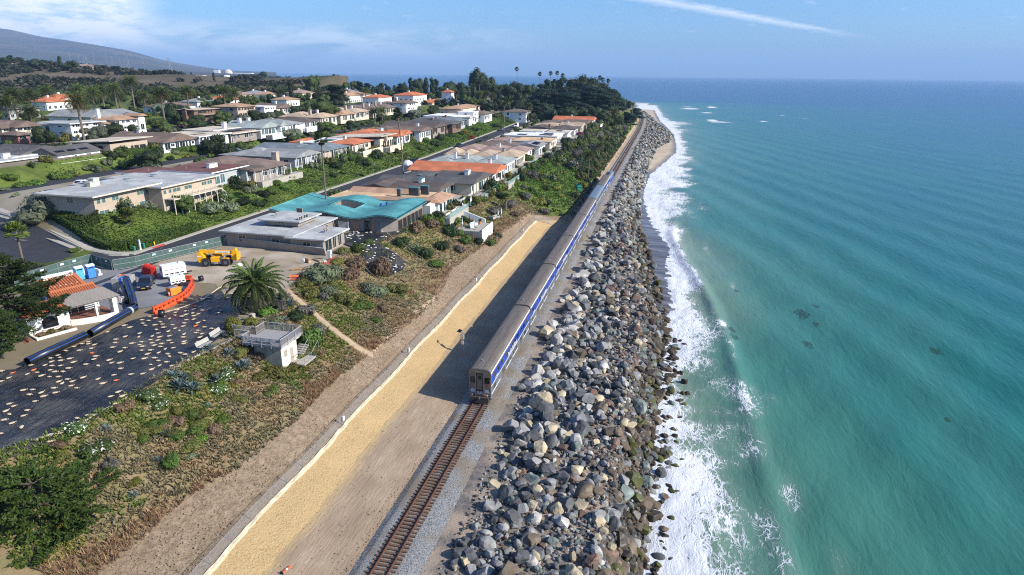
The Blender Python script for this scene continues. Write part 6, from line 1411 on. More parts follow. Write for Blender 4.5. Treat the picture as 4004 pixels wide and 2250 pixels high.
# ================================================================ VILLA
M_VILLA = mat('white stucco', (.80, .77, .70), .9, (.74, .70, .62), .8, 5, .12, 10); M_TILE = mat('terracotta tile', (.40, .12, .05), .8, (.29, .085, .04), 2.2, 5, .25, 8., c3=(.47, .17, .075), sc3=1.3); M_TERR = mat('terracotta roof', (.46, .155, .06), .85, (.38, .12, .05), 3., 5, .6, 9.); M_PERG = mat('grey pergola timber', (.27, .245, .22), .85, (.21, .19, .17), 3., 5, streak=(.3, 5, 1)); M_PAV = mat('terracotta paving', (.26, .105, .065), .85, (.18, .075, .05), 4., 4); M_INT = mat('shaded room', (.10, .08, .065), .9)
def villa():
 rv = RZ - .38
 r = thing('villa', 'white stucco villa with terracotta roofs and a curved patio beside the pipes', 'house', W(70.2, 50.2, 15.1), rv)
 H = 2.9
 [MB().box(*q).build('wall', M_VILLA, r) for q in ((-10.2, -5.4, 1.6, 6.2, -.4, H - .3), (-5.399, -.4, 4.9, 8.2, -.4, H), (-.55, .0, .0, 1.1, -.4, H - .1))]
 pf = MB(); poly = [(-5.4, 4.9), (-.1, 4.9), (-.1, .4), (-1.5, .25), (-3., .6), (-4.4, 1.15), (-5.4, 1.75)]
 pf.prism(poly, -.3, .55); pf.build('patio_floor', M_PAV, r)
 cv = [(-.05, .05), (-1.5, -.1), (-3., .25), (-4.5, .85), (-5.45, 1.5)]
 pb = MB()
 for x, y in cv: pb.v += [(x, y - .02, -.5), (x, y - .02, .78), (x, y + .3, .78), (x, y + .3, -.5)]
 for i in range(len(cv) - 1):
  for k in range(3): pb.f.append((4 * i + k, 4 * i + k + 1, 4 * i + k + 5, 4 * i + k + 4))
 pb.f += [(0, 1, 2, 3), (16, 17, 18, 19)]
 pb.build('parapet', M_VILLA, r)
 rl = MB().tube([(x, y + .14, 1.35) for x, y in cv], .025, 6).build('railing', M_BLACK, r)
 bal = MB().tube([(0, 0, .78), (0, 0, 1.35)], .012, 5).mesh('baluster', M_BLACK)
 for i in range(len(cv) - 1):
  for k in range(6): obj('baluster', bal, rl, (cv[i][0] + (cv[i + 1][0] - cv[i][0]) * k / 6, cv[i][1] + (cv[i + 1][1] - cv[i][1]) * k / 6 + .14, 0))
 op = MB().box(-5.0, -2.3, 4.86, 4.898, .56, 2.6).build('glass_door', M_GLASS, r)
 for x in (-5.0, -4.1, -3.2, -2.34): MB().box(x, x + .08, 4.82, 4.858, .56, 2.6).build('door_frame', M_PERG, op)
 pg = MB().box(-5.6, .3, .15, .35, H - .12, H + .08).build('pergola_beam', M_PERG, r); MB().box(-5.4, .3, 4.6, 4.8, H + .1, H + .28).build('pergola_beam', M_PERG, r)
 sl = MB().box(-5.7, .5, 0, .16, 0, .1).mesh('slat', M_PERG)
 for i in range(13): obj('slat', sl, r, (0, -.1 + i * .41, H + .1 + i * .015))
 for x in (-2.6,): MB().box(x - .12, x + .12, .12, .36, .6, H - .12).build('pillar', M_VILLA, r)
 def roof(x0, x1, y0, y1, z, pk, name='roof', m=M_TERR, ax='y'):
  b = MB(); o = .35; x0 -= o; x1 += o; y0 -= o; y1 += o
  if ax == 'y': xm = (x0 + x1) / 2; V = [(x0, y0, z), (x1, y0, z), (x1, y1, z), (x0, y1, z), (xm, y0, z + pk), (xm, y1, z + pk)]; F = [(0, 4, 5, 3), (1, 2, 5, 4), (0, 1, 4), (2, 3, 5), (0, 3, 2, 1)]
  else: ym = (y0 + y1) / 2; V = [(x0, y0, z), (x1, y0, z), (x1, y1, z), (x0, y1, z), (x0, ym, z + pk), (x1, ym, z + pk)]; F = [(0, 1, 5, 4), (3, 4, 5, 2), (0, 4, 3), (1, 2, 5), (0, 3, 2, 1)]
  return b.add(V, F).build(name, m, r)
 r2 = roof(-10.2, -5.4, 1.6, 6.2, H - .3, .9, ax='x'); r1 = roof(-5.4, -.4, 4.9, 8.2, H + .05, .9, ax='x')
 tl = MB(); n = 5; rad = .115; Lt_ = .55
 for k in range(2):
  for i in range(n + 1): a = PI * i / n; tl.v.append((math.cos(a) * rad * (1 if k == 0 else .86), k * Lt_, math.sin(a) * rad * .9 * (1 if k == 0 else .86)))
 tl.f = [(i, i + 1, n + 2 + i, n + 1 + i) for i in range(n)]
 tm = tl.mesh('tile', M_TILE, True); M_MORT = mat('mortar white', (.72, .62, .52), .9)
 def tiles(par, x0, x1, y0, y1, z0, slope, mx, pitch=.29):
  k = 0; rows = int((y1 - y0) / .5); extra = MB()
  for i in range(int((x1 - x0) / pitch)):
   for j in range(rows):
    x = x0 + (i + .5) * pitch; y = y0 + j * .5; z = z0 + j * .5 * slope + .02
    if k < mx: o = obj('tile', tm, par, (x, y, z)); o.rotation_euler = (math.atan(slope), 0, 0)
    else:
     for (a, b_, c) in tl.v: extra.v.append((x + a, y + b_, z + c + b_ * slope))
     q = len(extra.v) - len(tl.v); extra.f += [tuple(v + q for v in f) for f in tl.f]
    k += 1
  if extra.v: o = extra.build('tile', M_TILE, par, True); o['kind'] = 'stuff'
 sl1 = .9 / 2.0; tiles(r1, -5.7, -.1, 4.56, 6.5, H + .06, sl1, 110)
 sl2 = .9 / 2.65; tiles(r2, -10.5, -5.1, 1.26, 3.9, H - .29, sl2, 60)
 wg = MB().box(-4.4, -.2, 8.6, 12.2, -.4, 2.3).build('wing_wall', M_VILLA, r)
 rw = MB().add([(-4.9, 8.3, 2.42), (.3, 8.3, 2.42), (.3, 12.7, 3.8), (-4.9, 12.7, 3.8), (-4.9, 8.3, 2.32), (.3, 8.3, 2.32), (.3, 12.7, 3.7), (-4.9, 12.7, 3.7)], [(0, 1, 2, 3), (7, 6, 5, 4), (0, 4, 5, 1), (1, 5, 6, 2), (2, 6, 7, 3), (3, 7, 4, 0)]).build('wing_roof', M_TERR, r)
 tiles(rw, -4.8, .2, 8.3, 12.7, 2.44, 1.38 / 4.4, 130, .36)
 mo = MB().box(-.11, .11, 0, .12, .02, .14).mesh('mortar', M_MORT)
 for i in range(13):
  for y, zz in ((12.55, 3.76), (8.32, 2.46), (10.3, 3.07)):
   if y != 10.3 or i % 2: obj('mortar', mo, rw, (-4.62 + i * .36, y, zz))
 MB().box(-4.9, .3, 12.65, 12.9, 3.72, 3.95).build('ridge', M_TILE, rw)
 wn = MB()
 wn.prism([(0, 0), (1.8, 0), (1.8, 1.1), (1.5, 1.4), (.9, 1.55), (.3, 1.4), (0, 1.1)], 0, .03); o = wn.build('arched_window', M_GLASS, r, loc=(-8.6, 1.595, .5)); o.rotation_euler = (PI / 2, 0, 0); MB().box(-.1, 1.9, -.1, 0, 0, .25).build('sill', M_VILLA, o)
 pw = MB().box(-10.2, -5.6, -.6, -.3, -.5, .25).build('planter_wall', M_VILLA, r); MB().box(-10.2, -9.9, -.3, 1.58, -.5, .25).build('planter_wall', M_VILLA, r); MB().box(-9.9, -5.6, -.3, 1.58, -.5, .1).build('planter_soil', M_BLUFF, r)
 for i in range(4): MB().box(-12.2 + i * .4, -11.8 + i * .4, -.4, 1.4, -.6, -.35 + i * .17).build('step', M_PAV, r)
 MB().box(-5.9, -5.75, 1.35, 1.56, 1.7, 2.05).build('wall_lamp', M_BLACK, r)
 ch = thing('patio_chair', 'cream metal chair on the villa patio', 'chair', (r.matrix_basis @ Vector((-1.7, 2.4, .56)))[:], rv + 2.6)
 for x in (-.25, .25): MB().tube([(x, -.25, 0), (x, -.28, .45), (x, .25, .45), (x, .35, 1.0)], .022, 5).build('frame', M_BEN, ch); MB().tube([(x, .25, 0), (x, .25, .45)], .022, 5).build('leg', M_BEN, ch)
 MB().box(-.25, .25, -.25, .25, .43, .46).build('seat', M_BEN, ch); MB().add([(-.25, .26, .5), (.25, .26, .5), (.25, .36, 1.), (-.25, .36, 1.)], [(0, 1, 2, 3)]).build('backrest', M_BEN, ch)
 for i, (x, y, k) in enumerate(((-9.4, .5, 'dry'), (-8.4, .5, 'olive'), (-6.6, .5, 'dry'))):
  p = r.matrix_basis @ Vector((x, y, .1)); shrub(p[:], .7, k, 'in the villa planter')
villa()
# ================================================================ HOUSES
def rm(n, c, c2=None, sc=1.6, streak=None, rough=.9, bump=.5, bsc=6.):
 c = tuple(min(.8, x * 1.2) for x in c); return mat(n, c, rough, c2 or tuple(x * .75 for x in c), sc, 6, bump, bsc, .15, streak=streak, c3=tuple(min(1, x * 1.18) for x in c), sc3=.25)
RF = {'greyflat': rm('grey roll roof', (.34, .335, .32)), 'tanflat': rm('tan roll roof', (.47, .40, .31)), 'whiteflat': rm('white roll roof', (.66, .65, .62)), 'dark': rm('charcoal shingle', (.085, .08, .078), sc=5), 'brown': rm('brown shingle', (.145, .105, .085), sc=5), 'choc': rm('dark brown shingle', (.095, .075, .065), sc=5), 'grey': rm('grey shingle', (.22, .22, .215), sc=5), 'slate': rm('slate blue shingle', (.135, .155, .165), sc=5), 'sea': rm('grey green tile', (.25, .275, .255), sc=4),
 'orange': rm('orange clay tile', (.41, .135, .065), sc=4), 'tantile': rm('tan clay tile', (.33, .205, .13), sc=4), 'pink': rm('pinkish tile', (.27, .185, .15), sc=4), 'buff': rm('buff tile', (.36, .27, .185), sc=4), 'apricot': rm('apricot flat roof', (.50, .34, .19)), 'maroon': rm('maroon flat roof', (.14, .065, .055)), 'teal': rm('teal shingle', (.075, .235, .24), (.055, .185, .19), 5, bump=.8, bsc=9)}
WM = {'white': mat('white wall', (.78, .77, .74), .9, (.72, .71, .67), .8, 4), 'cream': mat('cream wall', (.62, .53, .41), .9, (.55, .47, .36), .8, 4), 'tan': mat('tan wall', (.46, .37, .28), .9, (.40, .32, .24), .8, 4), 'taupe': mat('taupe wall', (.30, .255, .215), .9, (.25, .21, .18), .8, 4), 'grey': mat('grey wall', (.42, .42, .41), .9, (.37, .37, .36), .8, 4), 'brownw': mat('brown wall', (.19, .12, .085), .9, (.15, .10, .07), .8, 4), 'brick': mat('brick wall', (.28, .13, .095), .9, (.22, .10, .08), 3, 4), 'dark': mat('dark wall', (.07, .07, .075), .8)}
M_PANE = mat('window pane', (.02, .03, .035), .06, spec=.7); M_PANEG = mat('blue green pane', (.08, .14, .14), .08, spec=.7); M_SOL = mat('solar panel', (.015, .03, .085), .15, (.02, .04, .11), 8, 2, spec=.6); M_TEALT = mat('teal trim', (.06, .22, .22), .6); M_GLR = mat('glass rail', (.35, .55, .52), .05, trans=.35, spec=.6)
TRIM = {'white': M_WHITE, 'brown': mat('brown trim', (.15, .085, .055), .8), 'teal': M_TEALT, 'tan': WM['cream'], 'dark': M_BLACK}
_WIN = {}
def winmesh(w_, h, pane, trim):
 k = (round(w_, 1), round(h, 1), pane.name, trim.name)
 if k not in _WIN:
  p = MB().box(-w_ / 2, w_ / 2, -.012, .01, 0, h).mesh('window', pane)
  f = MB()
  for x in (-w_ / 2 - .06, w_ / 2 - .02): f.box(x, x + .08, -.05, .008, -.06, h + .06)
  f.box(-w_ / 2 + .02, w_ / 2 - .02, -.05, .008, h, h + .06); f.box(-w_ / 2 + .02, w_ / 2 - .02, -.06, .008, -.06, 0)
  if w_ > 1.2: f.box(-.03, .03, -.04, .008, 0, h)
  _WIN[k] = (p, f.mesh('frame', trim))
 return _WIN[k]
def win(par, x, y, z, w_, h, rz, pane, trim):
 p, f = winmesh(w_, h, pane, trim); o = obj('window', p, par, (x, y, z), rz); obj('frame', f, o); return o
def roofmesh(kind, X0, X1, Y0, Y1, z, pk, ov, th=.16, ridge='x'):
 b = MB(); x0, x1, y0, y1 = X0 - ov, X1 + ov, Y0 - ov, Y1 + ov
 if kind == 'flat':
  b.bbox(x0, x1, y0, y1, z, z + .28, .03); return b
 if kind == 'shed':
  V = [(x0, y0, z + pk), (x1, y0, z + pk), (x1, y1, z), (x0, y1, z)]
  return b.add([(a, c, d) for a, c, d in V] + [(a, c, d + th * 1.6) for a, c, d in V], [(3, 2, 1, 0), (4, 5, 6, 7), (0, 1, 5, 4), (1, 2, 6, 5), (2, 3, 7, 6), (3, 0, 4, 7)])
 xm, ym = (x0 + x1) / 2, (y0 + y1) / 2
 if kind == 'hip':
  if x1 - x0 >= y1 - y0: q = (y1 - y0) / 2; R = [(x0 + q, ym, z + pk), (x1 - q, ym, z + pk)]; F = [(0, 1, 5, 4), (1, 2, 5), (2, 3, 4, 5), (3, 0, 4)]
  else: q = (x1 - x0) / 2; R = [(xm, y0 + q, z + pk), (xm, y1 - q, z + pk)]; F = [(0, 1, 4), (1, 2, 5, 4), (2, 3, 5), (3, 0, 4, 5)]
 else:
  if ridge == 'x': R = [(x0, ym, z + pk), (x1, ym, z + pk)]; F = [(0, 1, 5, 4), (1, 2, 5), (2, 3, 4, 5), (3, 0, 4)]
  else: R = [(xm, y0, z + pk), (xm, y1, z + pk)]; F = [(0, 1, 4), (1, 2, 5, 4), (2, 3, 5), (3, 0, 4, 5)]
 V = [(x0, y0, z), (x1, y0, z), (x1, y1, z), (x0, y1, z)] + R
 n = len(b.v)
 b.add([(a, c, d + th) for a, c, d in V], F)
 b.add([(x0, y0, z), (x1, y0, z), (x1, y1, z), (x0, y1, z), (x0, y0, z + th), (x1, y0, z + th), (x1, y1, z + th), (x0, y1, z + th)], [(3, 2, 1, 0), (0, 1, 5, 4), (1, 2, 6, 5), (2, 3, 7, 6), (3, 0, 4, 7)])
 return b
def chimney(par, x, y, z, w_, d, h, m, cap):
 c = MB().box(x - w_ / 2, x + w_ / 2, y - d / 2, y + d / 2, z - 1.4, z + h).build('chimney', m, par); MB().bbox(x - w_ / 2 - .1, x + w_ / 2 + .1, y - d / 2 - .1, y + d / 2 + .1, z + h, z + h + .18, .04).build('chimney_cap', cap, c)
def solar(par, x, y, z, nx, ny, tilt=.12):
 pm = MB().box(-.48, .48, -.8, .8, 0, .05).mesh('solar_panel', M_SOL)
 for i in range(nx):
  for j in range(ny): o = obj('solar_panel', pm, par, (x + i * 1.02, y + j * 1.66, z + .12)); o.rotation_euler = (0, tilt, 0)
def house(label, s0, t0, blocks, wall='white', roof='grey', trim='white', zb=None, pane=None, chim=(), sol=(), posts=False, patio=0., skylights=(), cat='house', name='house', rail=None, vents=True):
 """blocks: (x0, x1, y0, y1, h, kind, pk, opts) in metres from the corner (s0, t0)"""
 zb = zb if zb is not None else HT(s0 + 8, t0 + 8) + .1
 r = thing(name, label, cat, W(s0, t0, zb), RZ); pane = pane or M_PANE; tm = TRIM[trim]
 low = .76 if t0 > 165 else .86 if t0 > 120 else .94
 for bi, bl in enumerate(blocks):
  bl = (*bl[:4], bl[4] * low, *bl[5:])
  x0, x1, y0, y1, h, kind, pk = bl[:7]; op = bl[7] if len(bl) > 7 else {}
  wm = WM[op.get('wall', wall)]; z0 = op.get('z', 0.); rf = RF[op.get('roof', roof)]; ov = op.get('ov', .9)
  MB().box(x0, x1, y0, y1, z0 - (1.5 if z0 == 0 else 0), h).build('wall', wm, r)
  ro = roofmesh(kind, x0, x1, y0, y1, h + .004, pk, ov, ridge=op.get('ridge', 'x')).build('roof', rf, r)
  if kind == 'flat' and op.get('fascia', True):
   MB().box(x0 - ov - .02, x1 + ov + .02, y0 - ov - .02, y0 - ov + .02, h - .02, h + .26).build('fascia', tm, ro); MB().box(x0 - ov - .022, x0 - ov + .02, y0 - ov + .02, y1 + ov, h - .02, h + .26).build('fascia', tm, ro)
  elif kind == 'shed': pass
  if vents:
   for _ in range(2 if x1 - x0 > 6 else 1):
    vx, vy = rnd.uniform(x0 + 1.5, x1 - 1.5) if x1 - x0 > 4 else (x0 + x1) / 2, rnd.uniform(y0 + 1, y1 - 1); dz = pk * .55 if kind in ('hip', 'gable') else .3
    MB().tube([(vx, vy, h), (vx, vy, h + dz + .45)], .08, 6).build('roof_vent', M_GALV, ro)
  if op.get('nowin'): continue
  st_ = op.get('storeys', 1); fh = (h - z0) / st_
  for f in range(st_):
   zf = z0 + f * fh
   x = x0 + rnd.uniform(.4, .8); full = fh > 2.4 and f == 0
   while x < x1 - 1.2:
    ww = round(min(rnd.choice((.9, 1.3, 1.7, 1.7, 2.4)), x1 - x - .4), 1); tall = full and rnd.random() < .7
    if rnd.random() < .85: win(r, x + ww / 2, y0, zf + (.15 if tall else 1.), ww, round(min(2.1, fh - .6) if tall else max(.8, fh - 1.7), 1), 0, pane if rnd.random() < .8 else M_PANE, tm)
    x += ww + rnd.choice((.25, .35, .6, 1.1)) * op.get('wp', 2.1) / 1.8
   n = max(1, int((y1 - y0 - 1) / 5.5))
   for i in range(n):
    if (i + f + bi) % 3 != 2 or n < 3: win(r, x0, y0 + (i + .5) * (y1 - y0) / n, zf + 1.0, 1.5, fh - 1.6, -PI / 2, pane, tm)
   for i in range(max(1, n // 2)): win(r, x1, y0 + (i + .5) * (y1 - y0) / max(1, n // 2), zf + 1.0, 1.3, 1.1, PI / 2, pane, tm)
  if op.get('posts', posts) and kind != 'flat' or op.get('posts'):
   n = max(2, int((x1 - x0) / 2.7))
   pmh = MB().box(-.09, .09, -.09, .09, -1.0, h).mesh('post', tm)
   for i in range(n + 1): obj('post', pmh, r, (x0 - ov * .5 + i * (x1 - x0 + ov) / n, y0 - ov * .8, 0))
 if patio:
  xa, xb = min(b[0] for b in blocks), max(b[1] for b in blocks); ya = min(b[2] for b in blocks)
  MB().box(xa, xb, ya - patio, ya - .05, -1.6, .06).build('patio', M_CONC, r)
  if rail == 'glass': MB().box(xa, xb, ya - patio, ya - patio + .03, .06, 1.05).build('glass_rail', M_GLR, r)
  elif rail == 'wall': MB().box(xa, xb, ya - patio - .15, ya - patio - .002, -1.6, .8).build('parapet', WM[wall], r)
  elif rail == 'posts':
   for i in range(int((xb - xa) / 1.6) + 1): MB().box(xa + i * 1.6 - .05, xa + i * 1.6 + .05, ya - patio - .1, ya - patio - .002, -.6, 1.0).build('rail_post', tm, r)
   MB().box(xa, xb, ya - patio - .08, ya - patio - .02, .94, 1.02).build('hand_rail', tm, r)
 for c in chim: chimney(r, *c[:6], WM[c[6]] if len(c) > 6 else WM['white'], RF['greyflat'] if len(c) < 8 else TRIM[c[7]])
 for q in sol: solar(r, *q)
 for x, y, z in skylights: MB().bbox(x - .6, x + .6, y - .45, y + .45, z, z + .18, .05).build('skylight', M_PANEG, r)
 return r
r = house('low grey flat roofed house with a raised clerestory beside the bare pad', 106.5, 38, [(.9, 16.5, 8, 22.5, 3.0, 'flat', 0, {'ov': .9, 'wp': 3.5, 'fascia': False}), (0.2, 8.6, 1.2, 7.98, 2.85, 'flat', 0, {'ov': .85, 'wp': 2.4, 'fascia': False}), (6.5, 13.5, 10, 17.5, 4.5, 'flat', 0, {'z': 3.3, 'ov': .9, 'wp': 1.3, 'fascia': False})], 'taupe', 'greyflat', 'tan', vents=False, pane=M_PANE)
for x, y, z in ((4.5, 3, 3.15), (5.3, 3, 3.15), (9, 16.2, 4.8)): v = MB().tube([(x, y, z), (x, y, z + .45)], .2, 10).build('turbine_vent', M_GALV, r); MB().tube([(x, y, z + .45), (x, y, z + .6)], [.34, .2], 10).build('vent_hood', RF['tantile'], v)
wl = thing('boundary_wall', 'long taupe boundary wall between the bare pad and the grey flat roofed house', 'wall', W(106, 38.4, 15.1), RZ)
MB().add([(.2, 0, -.4), (.4, 0, -.4), (2.2, 22.6, -.4), (2.0, 22.6, -.4), (-.4, 0, 1.4), (-.2, 0, 1.4), (1.9, 22.6, 1.75), (1.7, 22.6, 1.75)], [(0, 3, 2, 1), (4, 5, 6, 7), (0, 1, 5, 4), (1, 2, 6, 5), (2, 3, 7, 6), (3, 0, 4, 7)]).build('wall', WM['taupe'], wl); MB().add([(-.45, 0, 1.402), (-.15, 0, 1.402), (1.95, 22.6, 1.752), (1.65, 22.6, 1.752), (-.45, 0, 1.46), (-.15, 0, 1.46), (1.95, 22.6, 1.81), (1.65, 22.6, 1.81)], [(4, 5, 6, 7), (0, 1, 5, 4), (2, 3, 7, 6), (3, 0, 4, 7), (1, 2, 6, 5)]).build('coping', WM['grey'], wl)
def teal():
 s0, t0 = 125.3, 32.8; r = thing('wave_roof_house', 'house with a rippling teal roof round a small courtyard', 'house', W(s0, t0, 15.15), RZ); LX, LY = 16.6, 28.2
 wv = lambda x, y: 3.35 + .5 * math.sin((y - 3.) * 2 * PI / 14.2 + 1.9) + .022 * x
 b = MB(); nx, ny = 24, 48; th = .22
 hole = lambda i, j: 9 <= i < 16 and 21 <= j < 31
 idx = {}
 for lvl in (0, 1):
  for i in range(nx + 1):
   for j in range(ny + 1):
    x = -1.0 + (LX + 2.) * i / nx; y = -1.2 + (LY + 2.2) * j / ny
    idx[(i, j, lvl)] = len(b.v); b.v.append((x, y, wv(x, y) + (th if lvl else 0)))
 for i in range(nx):
  for j in range(ny):
   if hole(i, j): continue
   b.f.append((idx[(i, j, 1)], idx[(i + 1, j, 1)], idx[(i + 1, j + 1, 1)], idx[(i, j + 1, 1)])); b.f.append((idx[(i, j, 0)], idx[(i, j + 1, 0)], idx[(i + 1, j + 1, 0)], idx[(i + 1, j, 0)]))
   for (di, dj, a, c) in ((-1, 0, (0, 0), (0, 1)), (1, 0, (1, 1), (1, 0)), (0, -1, (1, 0), (0, 0)), (0, 1, (0, 1), (1, 1))):
    ii, jj = i + di, j + dj
    if ii < 0 or jj < 0 or ii >= nx or jj >= ny or hole(ii, jj):
     p, q = (i + a[0], j + a[1]), (i + c[0], j + c[1]); b.f.append((idx[(*p, 0)], idx[(*q, 0)], idx[(*q, 1)], idx[(*p, 1)]))
 ro = b.build('roof', RF['teal'], r, True)
 for x, y in ((10, 7.5), (10.6, 6.3)): v = MB().tube([(x, y, wv(x, y)), (x, y, wv(x, y) + .8)], .22, 10).build('blue_vent', M_PBLUE, ro); MB().box(x - .26, x + .26, y - .26, y + .26, wv(x, y) + .8, wv(x, y) + .95).build('vent_hood', M_PBLUE, v)
 wb = MB()
 def wallrun(pts):
  nonlocal wb
  for (xa, ya), (xb, yb) in zip(pts[:-1], pts[1:]):
   n = max(1, int(math.dist((xa, ya), (xb, yb)) / 1.))
   for k in range(n):
    u, v = k / n, (k + 1) / n; p = (xa + (xb - xa) * u, ya + (yb - ya) * u); q = (xa + (xb - xa) * v, ya + (yb - ya) * v)
    wb.quad((*p, -1.2), (*q, -1.2), (*q, wv(*q) + .02), (*p, wv(*p) + .02))
 wallrun([(0, LY), (0, 3.2), (2.2, 0), (LX, 0), (LX, LY), (0, LY)]); wb.build('wall', WM['taupe'], r); wb = MB(); wallrun([(5.8, 12.3), (5.8, 18), (11, 18), (11, 12.3), (5.8, 12.3)])
 wb.build('courtyard_wall', WM['taupe'], r)
 for x in (3.2, 5.6, 8.0, 10.4, 12.8, 15.2): win(r, x, 0, .1, 2.0, 2.2, 0, M_PANE, TRIM['brown'])
 for y, w_, z, h in ((21, 1.6, 1.4, .6), (15.5, 1.8, 1.2, .9), (6.2, 1.4, .1, 2.2)): win(r, 0, y, z, w_, h, -PI / 2, M_PANE, TRIM['dark'])
 for y in (4.4, 8.2): MB().box(-.03, -.004, y, y + 1.3, -.6, 2.3).build('shutter', mat('plywood', (.36, .22, .14), .85), r)
 for y in (10.2, 13.6):
  tr_ = thing('slat_screen', 'white slatted screen leaning by the teal roofed house' + (', nearer the sea' if y < 11 else ', nearer the street'), 'screen', W(s0 - 1.1, t0 + y, 15.15), RZ);
  for x in (0, 2.2): MB().box(-.03, .03, x - .04, x + .04, 0, 2.2).build('upright', M_WHITE, tr_)
  for z in range(8): MB().box(-.02, .02, .04, 2.16, .2 + z * .25, .3 + z * .25).build('slat', M_WHITE, tr_)
 cp = r.matrix_basis @ Vector((8.3, 15, 0)); palm((cp[0], cp[1], 14.9), 3, PH_LO[0], 'small palm growing through the courtyard of the teal roof', .25, .2, 0., .42)
 for k, (x, y) in enumerate(((7, 13.6), (10, 13.2), (7.2, 16.6))): p = r.matrix_basis @ Vector((x, y, .8)); shrub(p[:], 1.5, 'dry', 'in the courtyard of the teal roof', 1.4)
teal()
house('tan tiled house with green chimneys right behind the teal roof', 142.6, 32, [(0, 14, 0, 26, 3.3, 'flat', 0, {'ov': .2, 'roof': 'apricot', 'fascia': False}), (-.4, 3.6, -1, 26.2, 3.0, 'shed', 1.1, {'ov': .4, 'nowin': 1, 'roof': 'tantile'}), (3.7, 14.2, -1.6, 2.6, 2.95, 'hip', 1.2, {'roof': 'tantile'}), (9.5, 14.6, 8, 24, 3.32, 'gable', 1.0, {'ridge': 'y', 'roof': 'tantile', 'nowin': 1})], 'white', 'tantile', 'teal', patio=4.2, rail='glass',
 chim=[(8.5, 6.5, 4.0, .9, 2.6, 1.3, 'dark', 'teal'), (6, 9.5, 4., .8, .8, 1.2, 'dark', 'teal'), (10.5, 4.4, 4.2, .8, 2., 1.3, 'dark', 'teal')], sol=())
house('dark brown shingled house with a white chimney next to the tan tiled one', 158.8, 36, [(0, 13, 0, 12, 3.2, 'gable', 1.3, {'ridge': 'y', 'posts': True, 'ov': 1.0}), (1, 12.5, 12, 22, 3.2, 'gable', 1.2, {'ridge': 'x'}), (-1.2, 6, 8, 20, 2.9, 'hip', .9)], 'grey', 'choc', 'teal', chim=[(6.6, 6, 4.4, 2.2, .9, .9, 'white', 'teal')], patio=6, rail='wall')
house('large charcoal shingled house with a broad gable in front of the orange roof', 173.8, 30.5, [(0, 19, 0, 11, 3.2, 'gable', 2.0, {'ridge': 'y', 'ov': 1.0, 'posts': True}), (1, 17, 11, 24, 3.2, 'hip', 1.5), (-2, 8, 13, 27, 3.0, 'gable', 1.2, {'ridge': 'y'})], 'cream', 'dark', 'teal', chim=[(7, 3.2, 4.6, 2.0, 1.2, 1.2), ], patio=4, rail='posts', skylights=[(4, 17, 4.3)])
house('house with a long bright orange tiled roof on the bluff edge', 193.5, 29.5, [(0, 14.5, 0, 27, 3.4, 'gable', 2.0, {'ridge': 'y', 'ov': 1.0}), (10, 15.5, 20, 28, 3.2, 'hip', 1.2)], 'white', 'orange', 'brown', chim=[(11, 4, 5.2, 1, 1, 1.0)], patio=5, rail='glass')
house('white house with grey green hipped roofs and tall flues behind the orange roof', 215, 31, [(0, 15, 0, 10, 3.6, 'hip', 1.4, {'storeys': 1}), (1, 14, 10, 19, 3.4, 'hip', 1.3), (0, 14, 19, 28, 3.2, 'hip', 1.5)], 'white', 'sea', 'white', chim=[(4, 19, 4.6, .9, .9, 1.7), (3.6, 14.5, 4.6, .9, .9, 1.5), (3, 4, 4.6, .9, .9, 1.5)], patio=4, rail='glass')
house('buff tiled house with several small hips beyond the grey green roof', 235, 31.5, [(0, 15, 0, 9, 3.5, 'hip', 1.6), (0, 16, 9, 18, 3.2, 'hip', 1.3), (1, 13, 18, 23, 3.2, 'hip', 1.4), (2, 10, 23, 28, 3.2, 'hip', 2.2)], 'cream', 'buff', 'white', chim=[(4, 6, 4.6, 1.1, 1.1, 1.2, 'tan', 'teal')], patio=4, rail='glass')
house('pinkish tiled house with dark vents between the buff roof and the solar roof', 253, 32, [(0, 13, 0, 9, 3.3, 'hip', 1.4), (0, 15, 9, 19, 3.2, 'hip', 1.5), (0, 14, 19, 28, 3.2, 'hip', 1.5)], 'white', 'pink', 'white', chim=[(5, 12, 4.4, 1, 1, 1.1)], patio=4)
house('house with a blue solar array on its seaward roof', 268, 29.5, [(0, 14, 0, 10, 3.5, 'gable', 1.3, {'ridge': 'x'}), (0, 15, 10, 28, 3.2, 'hip', 1.5, {'roof': 'brown'})], 'white', 'grey', 'white', sol=[(2, 1.2, 4.3, 9, 3)], patio=6, rail='glass', chim=[(6, 14, 4.5, 1, 1, 1)])
house('wide apricot flat roofed house by the bluff', 288, 28.5, [(0, 17, 0, 16, 3.3, 'flat', 0, {'ov': 1.}), (2, 14, 16.5, 27, 3.0, 'hip', 1.2, {'roof': 'pink'})], 'cream', 'apricot', 'white', patio=6, rail='wall', chim=[(8, 5, 3.4, 1.4, 1, .8, 'brick')])
house('white flat roofed house carrying many solar panels', 309, 29, [(0, 20, 0, 13, 3.4, 'flat', 0, {'ov': .6}), (2, 20, 13.5, 26, 3.1, 'flat', 0, {'ov': .5})], 'white', 'whiteflat', 'white', sol=[(2, 3, 3.7, 5, 4), (9, 4, 3.7, 5, 3), (4, 16, 3.4, 4, 3)], patio=4, rail='glass', chim=[(16, 10, 3.4, 1, 1, .8)])
house('white low roofed house with a terrace, next past the many solar panels', 331, 27, [(0, 13, 0, 11, 3.2, 'flat', 0), (0, 14, 11.5, 25, 3.2, 'flat', 0, {'ov': .4})], 'white', 'tanflat', 'white', sol=[(3, 4, 3.5, 4, 2)], patio=4, rail='wall')
